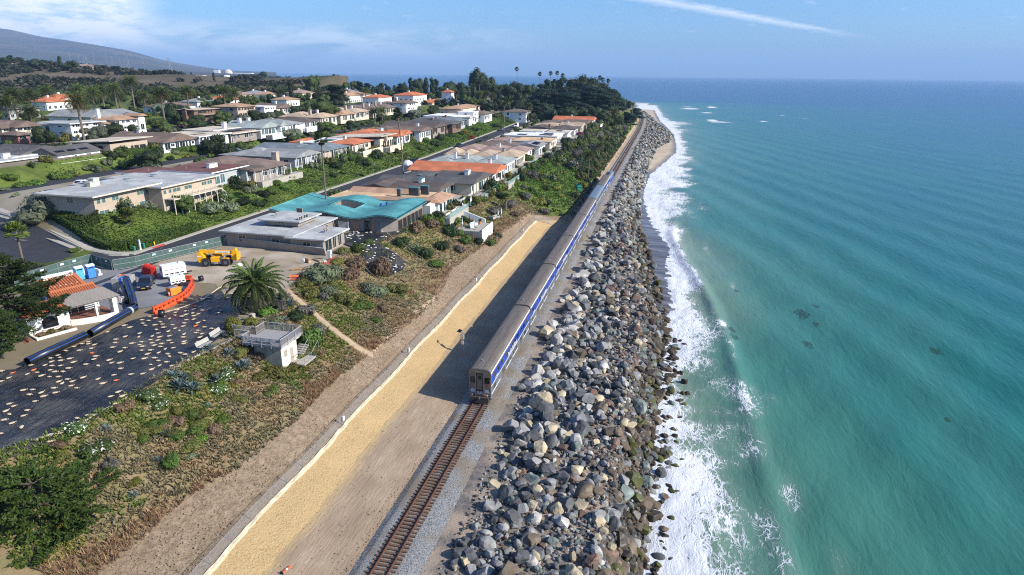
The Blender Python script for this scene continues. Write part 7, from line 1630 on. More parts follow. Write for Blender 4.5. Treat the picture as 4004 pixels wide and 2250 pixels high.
house('dark brown hipped house with a brick chimney near the street end', 347, 26, [(0, 15, 0, 12, 3.2, 'hip', 1.8), (0, 15, 12, 26, 3.1, 'gable', 1.3, {'ridge': 'x'})], 'white', 'choc', 'white', chim=[(4, 14, 4.3, 1.2, 1, 1, 'brick')], patio=4, rail='wall')
house('tan gabled house with pale trim near the street end', 366, 25, [(0, 15, 0, 11, 3.2, 'gable', 1.6, {'ridge': 'y'}), (0, 15, 11, 26, 3.1, 'hip', 1.3)], 'cream', 'buff', 'white', patio=4, chim=[(5, 8, 4.4, 1, 1, 1)])
house('brown gabled house in front of the far orange roof', 384, 24, [(0, 15, 0, 12, 3.2, 'gable', 1.7, {'ridge': 'y'}), (0, 15, 12, 27, 3.1, 'hip', 1.4)], 'taupe', 'brown', 'white', patio=4)
house('orange tiled house near the trees of the point', 405, 23, [(0, 16, 0, 24, 3.3, 'gable', 1.8, {'ridge': 'y'})], 'white', 'orange', 'white', patio=5, rail='wall', chim=[(8, 14, 4.8, 1.2, 1, .9)])
house('flat roofed house with a broad stone chimney under the trees', 427, 20, [(0, 16, 0, 28, 3.2, 'flat', 0, {'ov': 1.2}), (3, 14, -4, 3, 3.0, 'shed', 1.0)], 'taupe', 'greyflat', 'brown', chim=[(5, 6, 3.4, 3.2, 1.6, 2.4, 'tan')])
house('two storey tan house with a grey flat roof above the street corner', 104.6, 87.5, [(0, 15.5, 0, 11.5, 5.6, 'flat', 0, {'storeys': 2, 'ov': 1.4, 'wp': 2.6}), (13.5, 31, -4, 12, 5.3, 'flat', 0, {'storeys': 2, 'ov': .9, 'wp': 2.}), (12, 30, 12.1, 18, 5.0, 'flat', 0, {'ov': .4, 'nowin': 1})], 'tan', 'greyflat', 'tan', zb=18.6, pane=M_PANEG, chim=[(9.5, 9.0, 5.8, 1.5, 1.2, 1.2, 'cream'), (8, 8.4, 5.8, 1.4, 1.0, .6, 'cream')], sol=[(13, 14, 5.3, 7, 2)], skylights=[(18, 9, 5.6), (25, 8, 5.6)], posts=False)
dk = thing('balcony', 'railed tan timber balcony on the seaward side of the two storey house', 'balcony', W(118.5, 80.9, 18.6), RZ)
MB().box(0, 16, 0, 2.5, 2.3, 2.5).build('floor', WM['cream'], dk)
for i in range(9): MB().box(i * 2 - .08, i * 2 + .08, .02, .18, -2.5, 2.3).build('post', WM['cream'], dk); MB().box(i * 2 - .05, i * 2 + .05, .05, .15, 2.5, 3.5).build('rail_post', WM['cream'], dk)
MB().box(-.1, 16.1, .04, .16, 3.5, 3.6).build('hand_rail', WM['cream'], dk)
for i in range(7): MB().box(16.1 + i * .3, 16.4 + i * .3, .3, 1.5, 2.1 - i * .3, 2.3 - i * .3).build('stair_step', WM['cream'], dk)
house('pale grey house with a maroon flat roof and tall blinds', 139.5, 87.5, [(0, 13.5, 0, 14, 4.2, 'flat', 0, {'ov': .8, 'wp': 1.5}), (11, 17, -2, 5, 3.6, 'hip', .8, {'roof': 'choc'}), (-3, 6, 14.1, 24, 3.6, 'flat', 0)], 'grey', 'maroon', 'white', pane=M_PANEG, chim=[(7, 5, 4.2, 3.2, .9, 1.0)], zb=19.6)
house('long brown hipped house with a stone chimney and a white colonnade', 152, 84.5, [(0, 16, 0, 11, 3.0, 'hip', 1.9, {'ov': 1.1, 'posts': True, 'wp': 1.5}), (3, 20, 11, 24, 3.0, 'hip', 1.9)], 'taupe', 'brown', 'white', chim=[(15.5, 3, 3.6, 1.5, 1.5, 2.4, 'tan')], zb=19.6, patio=2.5)
house('grey shingled house with white porch posts right of the stone chimney', 176.5, 87, [(0, 13.5, 0, 12, 3.0, 'gable', 1.7, {'ridge': 'y', 'ov': 1., 'posts': True, 'wp': 2.8}), (0, 15, 12, 25, 3.0, 'hip', 1.3), (4, 10, 13, 20, 3.2, 'hip', 1.7)], 'grey', 'grey', 'white', skylights=[(3, 21, 4.1), (5, 23, 4.1)])
house('slate blue roofed house with white posts behind tall shrubs', 194.5, 87.5, [(0, 16.5, 0, 12, 3.0, 'hip', 1.8, {'ov': 1., 'posts': True}), (-1, 14, 12, 25, 3.0, 'gable', 1.4, {'ridge': 'y'})], 'tan', 'slate', 'white', chim=[(8, 13, 4.2, 1.6, .9, .8, 'cream')])
house('house with mixed orange tiles, white flat roof and cream awnings', 215, 87.5, [(0, 15, 0, 10, 3.2, 'hip', 1.2, {'ov': 1.}), (0, 17, 10, 20, 3.2, 'flat', 0, {'roof': 'whiteflat'}), (1, 12, 20, 25, 3., 'hip', 1., {})], 'cream', 'orange', 'white', sol=[(4, 12, 3.5, 8, 3)], chim=[(10, 8, 4, 1, 1, .8)], patio=4, rail='wall')
house('modern tan house with a wide tilted roof and a tall flue', 233, 85, [(0, 12.5, 0, 20, 3.4, 'shed', 1.1, {'ov': 1.3, 'wp': 1.7})], 'cream', 'tanflat', 'brown', chim=[(4, -.8, 3.6, 1., 1., 1.2, 'tan')], patio=4, rail='wall')
house('white gabled house under bright orange tiles with a small blue panel', 246.5, 84.5, [(0, 20, 9, 25, 3.1, 'hip', 1.9), (2, 8, 0, 9, 3.1, 'gable', 1.6, {'ridge': 'y'}), (12, 18, 1, 9, 3.1, 'gable', 1.5, {'ridge': 'y'})], 'white', 'orange', 'white', chim=[(9, 10, 4.4, 2, 1, .9)], sol=[(11, 10, 4.2, 4, 1)])
house('grey brown gabled house with a white chimney, right of the orange gables', 269.5, 83, [(0, 14, 0, 13, 3.1, 'gable', 1.6, {'ridge': 'y', 'ov': 1.}), (0, 15, 13, 25, 3., 'hip', 1.4)], 'white', 'brown', 'white', chim=[(8, 4, 4.2, 1.3, 1.2, 1.5)])
house('first of the long dark roofed houses above the crimson flowers', 286, 83, [(0, 17, 0, 25, 3.1, 'gable', 2.0, {'ridge': 'y', 'ov': 1.})], 'taupe', 'choc', 'brown')
house('second long dark roofed house, joined past the first, above the bank', 304.5, 83, [(0, 19, 0, 25, 3.1, 'hip', 2.2, {'ov': 1.}), (3, 17, -2.4, 2, 3.0, 'hip', 1.0)], 'brownw', 'dark', 'brown', chim=[(6, 9, 4.5, 1.2, .9, 1.0, 'brick'), (12, 9, 4.5, 1.2, .9, 1.0, 'brick')])
house('bluish charcoal roofed house at the end of the long dark roofs', 324.5, 83.5, [(0, 13, 0, 24, 3.1, 'hip', 2.0, {'ov': 1.})], 'grey', 'slate', 'white', chim=[(5, 8, 4.5, 1.2, .9, .9, 'brick')])
house('white modern house with layered flat roofs above the street end', 342, 84, [(0, 24, 4, 24, 3.8, 'flat', 0, {'storeys': 1}), (4, 18, 0, 4, 3.4, 'flat', 0, {'roof': 'tanflat', 'ov': 1.2}), (16, 26, 1, 10, 5.6, 'flat', 0, {'storeys': 2, 'ov': .3})], 'white', 'whiteflat', 'white')
house('brown hipped house with white windows beyond the layered flat roofs', 370, 82, [(0, 17, 0, 14, 3.2, 'hip', 2.0), (2, 16, 14, 24, 3.2, 'hip', 1.8)], 'white', 'brown', 'white')
house('two storey white house with a brown roof at the end of the street', 420, 68, [(0, 14, 0, 16, 6.2, 'hip', 1.6, {'storeys': 2})], 'white', 'brown', 'white')
house('white glass fronted house with stacked flat roofs at the left edge', 140, 150, [(-6, 10, 0, 14, 3.4, 'flat', 0, {'ov': 1.2, 'wp': 1.9, 'roof': 'greyflat'}), (3, 12, 3, 13, 3.8, 'flat', 0, {'ov': .8, 'roof': 'greyflat', 'nowin': 1}), (-10, 9, -3.5, -.02, .3, 'flat', 0, {'ov': .2, 'z': -.4, 'nowin': 1, 'roof': 'whiteflat'})], 'white', 'whiteflat', 'white', zb=21.2, chim=[(2, 4, 3.6, 2, 1, .8)], sol=[(-3, 6, 3.7, 5, 2)])
house('white cottage style house with a dark roof and five solar skylights', 150.5, 146, [(0, 14.5, 0, 9, 3.0, 'gable', 1.9, {'ridge': 'x', 'wp': 1.2, 'ov': .6}), (-4, 12, 9, 22, 3.2, 'gable', 1.9, {'ridge': 'y'})], 'white', 'dark', 'white', zb=21.8, sol=[(1, .8, 3.7, 3, 1), (5, .8, 3.7, 3, 1), (9, .8, 3.7, 3, 1)], patio=5, rail='posts', pane=M_PANEG)
house('tan timber house with a cream tilted roof above a clipped hedge', 166.5, 143.5, [(0, 15, 0, 14, 4.0, 'shed', .9, {'ov': 1.3, 'wp': 2.5})], 'tan', 'tanflat', 'brown', zb=22.6)
house('brown gabled house with a white garage end, right of the tilted cream roof', 183, 139, [(0, 15, 0, 22, 3.0, 'gable', 2.4, {'ridge': 'y', 'ov': 1.})], 'white', 'brown', 'white', zb=22.5, chim=[(7, 15, 4.8, 1.2, 1, .9)])
house('white flat roofed house with a line of dark vents', 199, 138, [(0, 16, 0, 18, 3.2, 'flat', 0, {'ov': 1., 'wp': 1.5, 'posts': True})], 'white', 'tanflat', 'white', zb=22.8, sol=[(4, 5, 3.5, 8, 1)])
house('dark house with a blue solar roof and a white chimney', 216, 137, [(0, 15, 0, 8, 3.0, 'shed', -.6, {'ov': 1.2, 'wp': 1.8}), (0, 16, 8, 20, 3.4, 'flat', 0)], 'taupe', 'tanflat', 'white', zb=23.2, sol=[(1, 1.2, 3.1, 12, 3)], chim=[(8, 9, 3.6, 1.6, 1.2, 2.0)])
house('grey green roofed house with teal glass and white corner gable', 232.5, 136, [(0, 12, 0, 16, 3.1, 'gable', 2.2, {'ridge': 'y'}), (11, 15, -2, 6, 3.3, 'gable', 2.0, {'ridge': 'y', 'ov': .5})], 'white', 'sea', 'white', pane=M_PANEG, zb=23.4, chim=[(4, 12, 4.6, 1.2, 1.2, 1.5), (7, 10, 4.6, 1.2, 1.2, 1.5)], patio=3, rail='wall')
house('grey shingled house with white posts above the green bank', 248.5, 136, [(0, 15, 0, 20, 3.1, 'hip', 2.0, {'posts': True, 'ov': .9})], 'white', 'grey', 'white', zb=23.4)
house('dark brown roofed house with white columns, middle of the upper terrace', 265, 137, [(0, 16, 0, 20, 3.1, 'hip', 1.8, {'posts': True, 'ov': .9})], 'white', 'choc', 'white', zb=23.5, patio=2, rail='wall')
for i, (s, lb, rf) in enumerate(((283, 'first tan roofed house in the run along the upper terrace', 'buff'), (301, 'second tan roofed house in the run along the upper terrace', 'tantile'), (319, 'third tan roofed house in the run along the upper terrace', 'buff'), (338, 'dull brown hipped house before the twin terrace palms', 'brown'), (356, 'brown roofed house right behind the twin terrace palms', 'brown'))):
 house(lb, s, 138 - i % 2, [(0, 16, 0, 9, 3.2, 'hip', 1.7), (0, 16.5, 9, 21, 3.2, 'hip', 2.0)], 'cream', rf, 'white', zb=23.8 + z_up(s), chim=[(5, 8, 4.8, 1.2, 1.1, 1.2, 'tan'), (10, 7, 4.8, 1., 1., 1.)])
house('white two storey end house with a brown roof and wide glass on the terrace', 376, 133, [(0, 20, 0, 12, 5.4, 'hip', 1.5, {'storeys': 2}), (2, 20, 12, 24, 4, 'hip', 1.6)], 'white', 'brown', 'white', zb=23.5 + z_up(380), chim=[(4, 8, 6.2, 1.6, 1.2, 1.2, 'brick'), (14, 12, 6.2, 2, 1.2, 1.4)])
house('brick and cream house with white gables near the left edge', 172, 185, [(0, 8, 0, 24, 5.4, 'gable', 1.8, {'ridge': 'y', 'storeys': 2}), (-3, 2, 2, 8, 5.2, 'gable', 1.6, {'ridge': 'x', 'storeys': 2}), (-4, 0, -5, 1.9, 2.7, 'hip', 1.0, {'wall': 'brick'})], 'cream', 'brown', 'white', zb=25.4)
house('pinkish white modern house with a flat roof and white doors', 186, 178, [(0, 13, 0, 9, 5.6, 'flat', 0, {'storeys': 2, 'ov': 1.1}), (2, 15, 9, 22, 4.8, 'flat', 0, {'ov': .8})], 'white', 'greyflat', 'white', zb=25.6)
house('white Spanish house with a curved gable and clay tiles', 201, 174, [(0, 12, 0, 9, 5.6, 'hip', 1.2, {'storeys': 2}), (-3, 3, 2, 8, 4.2, 'hip', 1.0), (10, 13, -1, 4, 6.8, 'gable', .8, {'ridge': 'y'})], 'white', 'tantile', 'white', zb=26, chim=[(1, 8, 6, 1.2, 1, 2.)])
house('broad white house with grey gabled wings behind the Spanish house', 212, 196, [(0, 12, 0, 20, 4., 'gable', 2.2, {'ridge': 'y', 'wp': 3.}), (12, 26, 2, 18, 3.8, 'gable', 2.0, {'ridge': 'x', 'wp': 3.})], 'white', 'grey', 'white', zb=27)
house('brown modern house with banded balconies at the street bend', 250, 180, [(0, 16, 0, 12, 6.0, 'flat', 0, {'storeys': 2, 'ov': .8, 'wp': 1.6}), (-1.4, -.02, 3, 5, 6.8, 'flat', 0, {'ov': .1, 'nowin': 1}), (0, 16, -1.6, -.02, 3.0, 'flat', 0, {'ov': .1, 'z': 2.2, 'nowin': 1, 'wall': 'brick'})], 'brownw', 'tanflat', 'brown', zb=26.6)
house('tan house with arches and a columned loggia under clay tiles', 276, 177, [(0, 14, 0, 13, 6.4, 'hip', 1.6, {'storeys': 2, 'wp': 1.7})], 'tan', 'tantile', 'brown', zb=26.6)
house('white round cornered house left of the dull brown roof', 293, 174, [(0, 10, 0, 12, 5.8, 'flat', 0, {'storeys': 2, 'ov': .3})], 'white', 'whiteflat', 'white', zb=26.4)
house('dull brown low roofed house amid dark trees', 306, 176, [(0, 17, 0, 14, 3.6, 'gable', 2.0, {'ridge': 'y'})], 'cream', 'brown', 'white', zb=26.8, chim=[(8, 5, 5, 1, 1, 1)])
def px_house(px, py, y, L, Wd, h, pk, wall, roof, lb, rz=0., st_=1):
 """a house among the far trees: eave corner seen at (px, py) y metres out"""
 for y in np.arange(max(240, y - 120), y + 260, 6.):
  p = DP(px, py, y)
  if p[2] - HWF(p[0], p[1]) <= h: break
 r = thing('house', lb, 'house', (p[0], p[1], p[2] - h), RZ + rz, None)
 MB().box(0, L, 0, Wd, -2, h).build('wall', WM[wall], r); roofmesh('hip', 0, L, 0, Wd, h + .004, pk, .7).build('roof', RF[roof], r)
 for f in range(st_):
  for i in range(int(L / 3)): win(r, 1.5 + i * 3, 0, .8 + f * 2.8, 1.4, 1.3, 0, M_PANE, M_WHITE)
  for i in range(int(Wd / 3.5)): win(r, 0, 1.7 + i * 3.5, .8 + f * 2.8, 1.3, 1.3, -PI / 2, M_PANE, M_WHITE)
 c = MB().box(L * .4, L * .4 + 1.1, Wd * .5, Wd * .5 + 1, h, h + pk + 1).build('chimney', WM[wall], r)
 return r
# ================================================================ FAR LAND
M_HILL = mat('scrub hillside', (.115, .085, .055), .95, (.055, .06, .03), .02, 8, .5, .2, .1, c3=(.16, .12, .085), sc3=.006, coords='Object', dist=2.)
M_MTN = mat('mountain scrub', (.085, .08, .075), .95, (.05, .055, .055), .004, 9, .6, .01, .1, c3=(.12, .095, .07), sc3=.0012, dist=30.)
CR_PX = [-900, -400, 0, 150, 300, 380, 480, 600, 700, 850, 1000, 1150, 1345, 1500]
CR_PY = [235, 245, 256, 258, 262, 272, 283, 288, 292, 300, 306, 306, 303, 303]
def zfar(px, y):
 crest = DP(px, np.interp(px, CR_PX, CR_PY), 760)[2]
 crest = min(crest, 62)
 far = np.interp(px, [-900, 400, 800, 1345], [34, 30, 27, 29])
 return float(np.interp(y, [250, 470, 560, 680, 760, 820, 1000, 1400, 2300, 2500, 6000], [18, 25, 26, .55 * crest + .45 * 26, crest, crest - 1, max(far, crest - 12) if px < 700 else far, far, far, far - 3, 25]))
def HWF(x, y):
 s, t = ST(x, y)
 if t < 328 and s < 940: return HT(s, t)
 v = np.array([x, y, 20 - CAMZ]); zc = v @ fwd; return zfar(2002 + FPX * (v @ IX) / zc, y)
def farland():
 PX = np.arange(-1400, 1361, 24.); YS = np.concatenate([np.arange(420, 860, 14.), np.arange(860, 2400, 60.), [2400, 2600]])
 V = []
 for y in YS:
  for px in PX:
   p = DP(px, 285, y); x = p[0]; z = zfar(px, y); s, t = ST(x, y)
   amp = np.clip((y - 520) / 100, 0, 1); z += amp * (float(fbm(x, y, .012, 3, 4)) - .47) * 12 * (1 if y < 900 else .4)
   if t < 345 and s < 990: z = min(z, HT(s, min(t, 330)) - 2.5)
   if t < 60: z = -3
   V.append((x, y, z))
 R, N = len(YS), len(PX); a = np.arange(R * N).reshape(R, N); F = np.c_[a[:-1, :-1].ravel(), a[:-1, 1:].ravel(), a[1:, 1:].ravel(), a[1:, :-1].ravel()]
 o = obj('hillside', npmesh('hillside', V, F, M_HILL, smooth=True)); o['kind'] = 'structure'
 PXm = np.arange(-3400, 1120, 40.); cx = [-3400, -2400, -1500, -700, 0, 95, 180, 280, 404, 528, 653, 746, 840, 930, 1120]; cy = [150, 60, 20, 60, 103, 118, 143, 156, 179, 205, 241, 256, 270, 279, 283]
 YSm = np.concatenate([np.linspace(2600, 7600, 36), [8500, 10000]]); V = []
 for j, y in enumerate(YSm):
  for px in PXm:
   cz = DP(px, np.interp(px, cx, cy), 7600)[2]; u = min(1, (y - 2600) / 5000.)
   x = DP(px, 285, y)[0]; base = 24
   rel = (float(fbm(x, y, .0011, 5, 5)) - .47) * 2
   z = base + (cz - base) * (u ** 1.5) + rel * 130 * min(1, u * 1.4) * (1 - u * .85) * np.clip((cz - 20) / 150, 0, 1)
   if y > 7600: z = base + (cz - base) * (.8 if y < 9000 else .2)
   if px > 1090: z = -3
   V.append((x, y, z))
 R, N = len(YSm), len(PXm); a = np.arange(R * N).reshape(R, N); F = np.c_[a[:-1, :-1].ravel(), a[:-1, 1:].ravel(), a[1:, 1:].ravel(), a[1:, :-1].ravel()]
 o = obj('mountain', npmesh('mountain', V, F, M_MTN, smooth=True)); o['kind'] = 'structure'
farland()
def far_things():
 p = DP(892, 281, 4700); r = thing('domed_plant', 'pale domed power plant building on the hazy horizon', 'power plant', (p[0], p[1], 20))
 b = MB(); pts = [(0, 0, z) for z in (0, 12, 24, 32, 37, 40)]; MB().tube(pts, [30, 30, 27, 20, 11, 2], 20).build('dome', WM['cream'], r); MB().box(45, 170, -20, 20, 0, 16).build('turbine_hall', WM['white'], r); MB().box(-95, -60, -15, 15, 0, 34).build('auxiliary_block', WM['white'], r)
 for i, (px, y, L, h, wl) in enumerate(((395, 1500, 70, 7, 'white'), (470, 1500, 30, 9, 'cream'), (605, 1500, 40, 12, 'cream'), (640, 1500, 45, 10, 'cream'), (690, 1550, 60, 11, 'white'), (745, 1600, 40, 9, 'white'), (560, 1400, 90, 6, 'grey'))):
  q = DP(px, 297, y); z = zfar(px, y) - 2; lb = ['long white shed', 'small cream block', 'tall cream block', 'second cream block', 'long white hall', 'small white block', 'grey switchyard shed'][i] + ' on the flat below the mountain'
  r = thing('industrial_building', lb, 'building', (q[0], q[1], z)); MB().box(0, L, 0, 25, 0, h).build('wall', WM[wl], r); MB().box(-.5, L + .5, -.5, 25.5, h, h + .8).build('roof', RF['greyflat'], r)
 M_PYL = mat('pylon steel', (.20, .21, .23), .7)
 def pylon(px, pyb, y, h, lb):
  q = DP(px, pyb, y); r = thing('power_pylon', lb, 'pylon', q, .4, 'power pylons under the mountain'); b = MB(); w_ = h * .11
  for sx in (-1, 1):
   for sy in (-1, 1): b.tube([(sx * w_, sy * w_, -15), (sx * w_ * .25, sy * w_ * .25, h * .6), (sx * .4, sy * .4, h)], .28, 4)
  for z in np.linspace(.1, .9, 6): ww = w_ * (1 - z * .9); b.box(-ww, ww, -.2, .2, h * z, h * z + .35)
  b.build('mast', M_PYL, r)
  for z in (.62, .76, .9): MB().box(-h * .2, h * .2, -.4, .4, h * z, h * z + .45).build('cross_arm', M_PYL, r)
 for i, (px, pyb, y, h) in enumerate([(275, 236, 3600, 42), (368, 240, 3200, 44), (312, 245, 3400, 36), (330, 246, 3400, 36), (418, 248, 3100, 40), (440, 252, 3000, 36), (455, 237, 3900, 36), (466, 236, 3900, 40), (483, 212, 4600, 40), (512, 214, 4600, 36), (560, 250, 3000, 32), (503, 265, 1900, 34), (662, 276, 1900, 34), (668, 276, 1950, 34), (350, 303, 1150, 34), (405, 293, 1500, 24), (460, 300, 1500, 22), (485, 300, 1500, 22)]):
  pylon(px, pyb, y, h, 'thin grey power pylon standing on the plain below the mountain')
 path = [DP(px, py, y) for px, py, y in ((860, 345, 900), (905, 330, 1050), (950, 318, 1350), (965, 312, 1700), (940, 306, 2300))]
 b = MB(); Wd = 22
 for p in path: z = HWF(p[0], p[1]) + 5; b.v += [(p[0] - Wd, p[1], z), (p[0] + Wd, p[1], z)]
 for i in range(len(path) - 1): b.f.append((2 * i, 2 * i + 1, 2 * i + 3, 2 * i + 2))
 o = b.build('freeway', mat('freeway concrete', (.30, .29, .28), .9, (.24, .23, .22), .05, 4)); o['kind'] = 'structure'
 cm = [MB().bbox(-1, 1, -2.4, 2.4, .3, 1.6, .4).mesh('body', m_) for m_ in (M_WHITE, WM['grey'], WM['dark'])]
 for i in range(26):
  u = rnd.uniform(0, 3.4); k = int(u); a, c = path[k], path[k + 1]; f = u - k; x = a[0] + (c[0] - a[0]) * f + rnd.choice((-15, -11, -6, 6, 11, 15)); y = a[1] + (c[1] - a[1]) * f
  za = HWF(a[0], a[1]) + 5; zc_ = HWF(c[0], c[1]) + 5
  r = thing('freeway_vehicle', ('pale', 'grey', 'dark')[i % 3] + ' distant vehicle on the freeway', 'vehicle', (x, y, za + (zc_ - za) * f), 0, ('pale', 'grey', 'dark')[i % 3] + ' vehicles on the freeway'); obj('body', cm[i % 3], r, scale=1.3 if i % 4 else 1.9); obj('cabin', cm[2], r, (0, 0, 1.2), scale=.7)
 q = DP(900, 308, 1500); r = thing('road_bridge', 'pale road bridge crossing the freeway', 'bridge', (q[0], q[1], q[2])); MB().box(-20, 110, 0, 12, 0, 2).build('deck', WM['cream'], r)
 for x in (0, 35, 70, 100): MB().box(x, x + 2, 4, 8, -14, 0).build('pier', WM['grey'], r)
 q = DP(1018, 318, 1300); r = thing('road_sign', 'green overhead freeway sign', 'sign', (q[0], q[1], q[2] - 6)); MB().box(-4, 5, 0, .4, 4, 9).build('panel', mat('sign green', (.01, .28, .16), .5), r); MB().box(.2, .8, .4, .9, -8, 4).build('post', M_GALV, r)
 for i, (px, py, L, wl) in enumerate(((95, 252, 26, 'white'), (145, 262, 22, 'cream'), (185, 264, 20, 'white'), (255, 258, 26, 'cream'), (232, 279, 12, 'white'), (5, 255, 18, 'white'), (215, 264, 14, 'grey'), (300, 268, 16, 'cream'))):
  q = DP(px, py, 745); r = thing('house', ['low white house on the hill brow below the tree clump', 'cream house on the hill brow', 'long white house on the hill brow right of the clump', 'cream house beside the lone round tree on the brow', 'small white shed on the scrub slope', 'white house at the frame edge on the brow', 'grey house on the hill brow', 'last cream house along the hill brow'][i], 'house', (q[0], q[1], q[2] - 3), .2)
  MB().box(0, L, 0, 9, -5, 3.2).build('wall', WM[wl], r); roofmesh('hip', 0, L, 0, 9, 3.204, 1.6, .6).build('roof', RF['pink' if i % 2 else 'brown'], r)
  for k in range(int(L / 4)): win(r, 2 + k * 4, 0, 1, 1.8, 1.4, 0, M_PANE, M_WHITE)
far_things()
# ================================================================ TREES OF THE TERRACES AND THE POINT
def tree_px(px, pyt, y, kind, lb, wide=1., gp=None, hmin=4.):
 p = DP(px, pyt, y); g = HWF(p[0], p[1]); h = max(hmin, p[2] - g)
 return tree((p[0], p[1], g - .3), h, kind, lb, wide, gp)
def palm_h(px, pyc, h, crown, lb, gp=None, r0=.42, r1=.33, sc=1.):
 for y in np.arange(150, 900, 4.):
  p = DP(px, pyc, y)
  if p[2] - HWF(p[0], p[1]) <= h: break
 return palm((p[0], p[1], HWF(p[0], p[1])), p[2] - HWF(p[0], p[1]), crown, lb, r0, r1, 0., sc, 'palm_tree', gp)
def palm_px(px, pyc, y, crown, lb, gp=None, r0=.45, r1=.36, sc=1., lean=0.):
 p = DP(px, pyc, y); g = HWF(p[0], p[1]); h = max(3., p[2] - g); return palm((p[0] - lean * h, p[1], g), h, crown, lb, r0, r1, lean, sc, 'palm_tree', gp)
lean_rz[0] = 0
for i, (px, py, y) in enumerate([(297, 385, 262), (48, 365, 330), (108, 365, 345), (178, 352, 360), (300, 345, 390), (358, 358, 370), (395, 350, 385), (443, 340, 400), (508, 312, 420), (560, 372, 380), (626, 360, 330), (728, 352, 340), (873, 352, 420), (916, 360, 420), (20, 400, 300), (460, 368, 410), (112, 425, 280)]):
 lb = ['tallest feather palm in front of the upper houses, near the left', 'feather palm above the left edge roofs', 'feather palm second from the left edge', 'feather palm above the orange roof on the left', 'feather palm behind the tallest one', 'slim feather palm left of the pair', 'loose feather palm before the scrub slope', 'feather palm left of the one that overtops the belt', 'high feather palm standing clear above the tree belt', 'low feather palm under the high one', 'feather palm with orange fruit left of the brown modern house', 'feather palm with orange fruit right of its neighbour', 'feather palm near the freeway view, larger', 'feather palm near the freeway view, smaller', 'feather palm cut by the left frame edge', 'feather palm half hidden in the belt', 'small feather palm behind the brick house'][i]
 palm_h(px, py, [15, 11, 9, 9, 10, 10, 10, 12, 16, 8, 15, 12, 11, 10, 10, 8, 9][i], PH_LO[1 if i in (0, 10, 11) else 0], lb, 'feather palms among the upper houses', sc=1.15)
for px, py, y, lb in ((1463, 430, 340, 'left one of the twin palms on the upper bank'), (1493, 428, 345, 'right one of the twin palms on the upper bank'), (1429, 353, 470, 'feather palm above the long orange roof'), (1590, 370, 480, 'feather palm left of the white villa with orange roof'), (1098, 353, 440, 'feather palm by the conical conifer'), (1355, 385, 440, 'bushy feather palm before the orange roof'), (1735, 350, 520, 'feather palm right of the white villa'), (1785, 360, 520, 'feather palm beside the small white tower'), (1875, 365, 520, 'feather palm left of the tall group'), (1903, 362, 530, 'feather palm in the tall group, middle'), (1925, 370, 520, 'feather palm in the tall group, front'), (1955, 340, 560, 'feather palm in the tall group, back'), (1975, 335, 570, 'feather palm at the right of the tall group'), (1990, 345, 560, 'short feather palm closing the tall group'), (1875, 320, 580, 'feather palm before the giant round tree'), (1850, 335, 560, 'feather palm under the giant round tree'), (2010, 355, 560, 'feather palm in the grove below the thin palms'), (2030, 345, 570, 'second feather palm in the grove below the thin palms'), (2320, 370, 560, 'feather palm on the slope of the point'), (2405, 430, 480, 'feather palm at the foot of the dark trees'), (2475, 405, 620, 'last feather palm over the railway curve'), (2230, 430, 430, 'low feather palm before the dark cypresses'), (1310, 440, 330, 'broad leaved palm on the upper bank')):
 palm_px(px, py, y, PH_LO[0], lb, 'feather palms towards the point', .4, .3, .95)
palm_px(2305, 595, 262, PH_LO[0], 'feather palm on the bluff right of the dry lawn', 'palms on the bluff', .3, .25, .8); palm_px(2345, 560, 320, PH_LO[0], 'shaggy feather palm higher on the far bluff', 'palms on the bluff', .3, .25, .85); palm_px(1978, 772, 178, FANN, 'fan palm standing on the bank by the outdoor lounge', 'palms on the bluff', .35, .28)
for px, py, y, lean, lb in ((1255, 545, 152, .0, 'thin tall fan palm rising from the near street kerb'), (1553, 435, 205, -.05, 'thin leaning fan palm beside the covered car'), (1975, 390, 330, .03, 'thin fan palm by the crimson flowers'), (2068, 405, 380, .0, 'thin fan palm beside the white van'), (2021, 272, 640, -.03, 'fan palm highest over the point, standing alone'), (2111, 288, 640, -.02, 'thin fan palm over the point, left of the cluster'), (2153, 285, 650, -.03, 'thin fan palm over the point, right of the cluster start'), (2179, 287, 650, -.02, 'fan palm in the cluster over the point, left'), (2200, 297, 640, -.03, 'fan palm in the cluster over the point, right'), (2273, 305, 620, -.02, 'fan palm left of the cypress crest'), (2302, 325, 600, .0, 'short fan palm in front of the cypress crest'), (2345, 303, 640, -.03, 'fan palm at the right end of the crest, tallest'), (2357, 310, 640, -.02, 'fan palm at the right end of the crest, middle'), (2378, 316, 640, -.02, 'fan palm at the right end of the crest, last'), (1640, 316, 600, .0, 'small fan palm left of the giant tree')):
 palm_px(px, py, y, WASH, lb, 'thin fan palms', .22, .16, 1.15 if y < 300 else 1.5, lean)
tree_px(1885, 268, 600, 'round', 'giant round tree towering over the point', .62, None)
kinds = ['cypress', 'round', 'tall', 'cypress', 'round']
gp = 'dark trees on the point'
def grove(x0, x1, f, ys, n, lbl, kinds, wide=.75, gp=gp, jit=14):
 for i in range(n):
  px = x0 + (x1 - x0) * (i + .5) / n + rnd.uniform(-10, 10); tree_px(px, f(px) + rnd.uniform(-4, jit), rnd.uniform(*ys), rnd.choice(kinds), lbl, wide * rnd.uniform(.8, 1.25), gp)
grove(1330, 1830, lambda x: 318 - 8 * math.sin(x * .02), (560, 660), 22, 'dark tree in the belt left of the giant round tree', ['round', 'round', 'tall', 'cypress', 'light'], .62)
grove(1380, 1900, lambda x: 345, (500, 560), 18, 'dark tree in the nearer belt behind the orange roofs', ['round', 'cypress', 'light', 'round'], .7)
grove(1930, 2240, lambda x: 328, (560, 640), 14, 'dark tree in the middle of the point', ['round', 'cypress', 'round', 'tall'], .62)
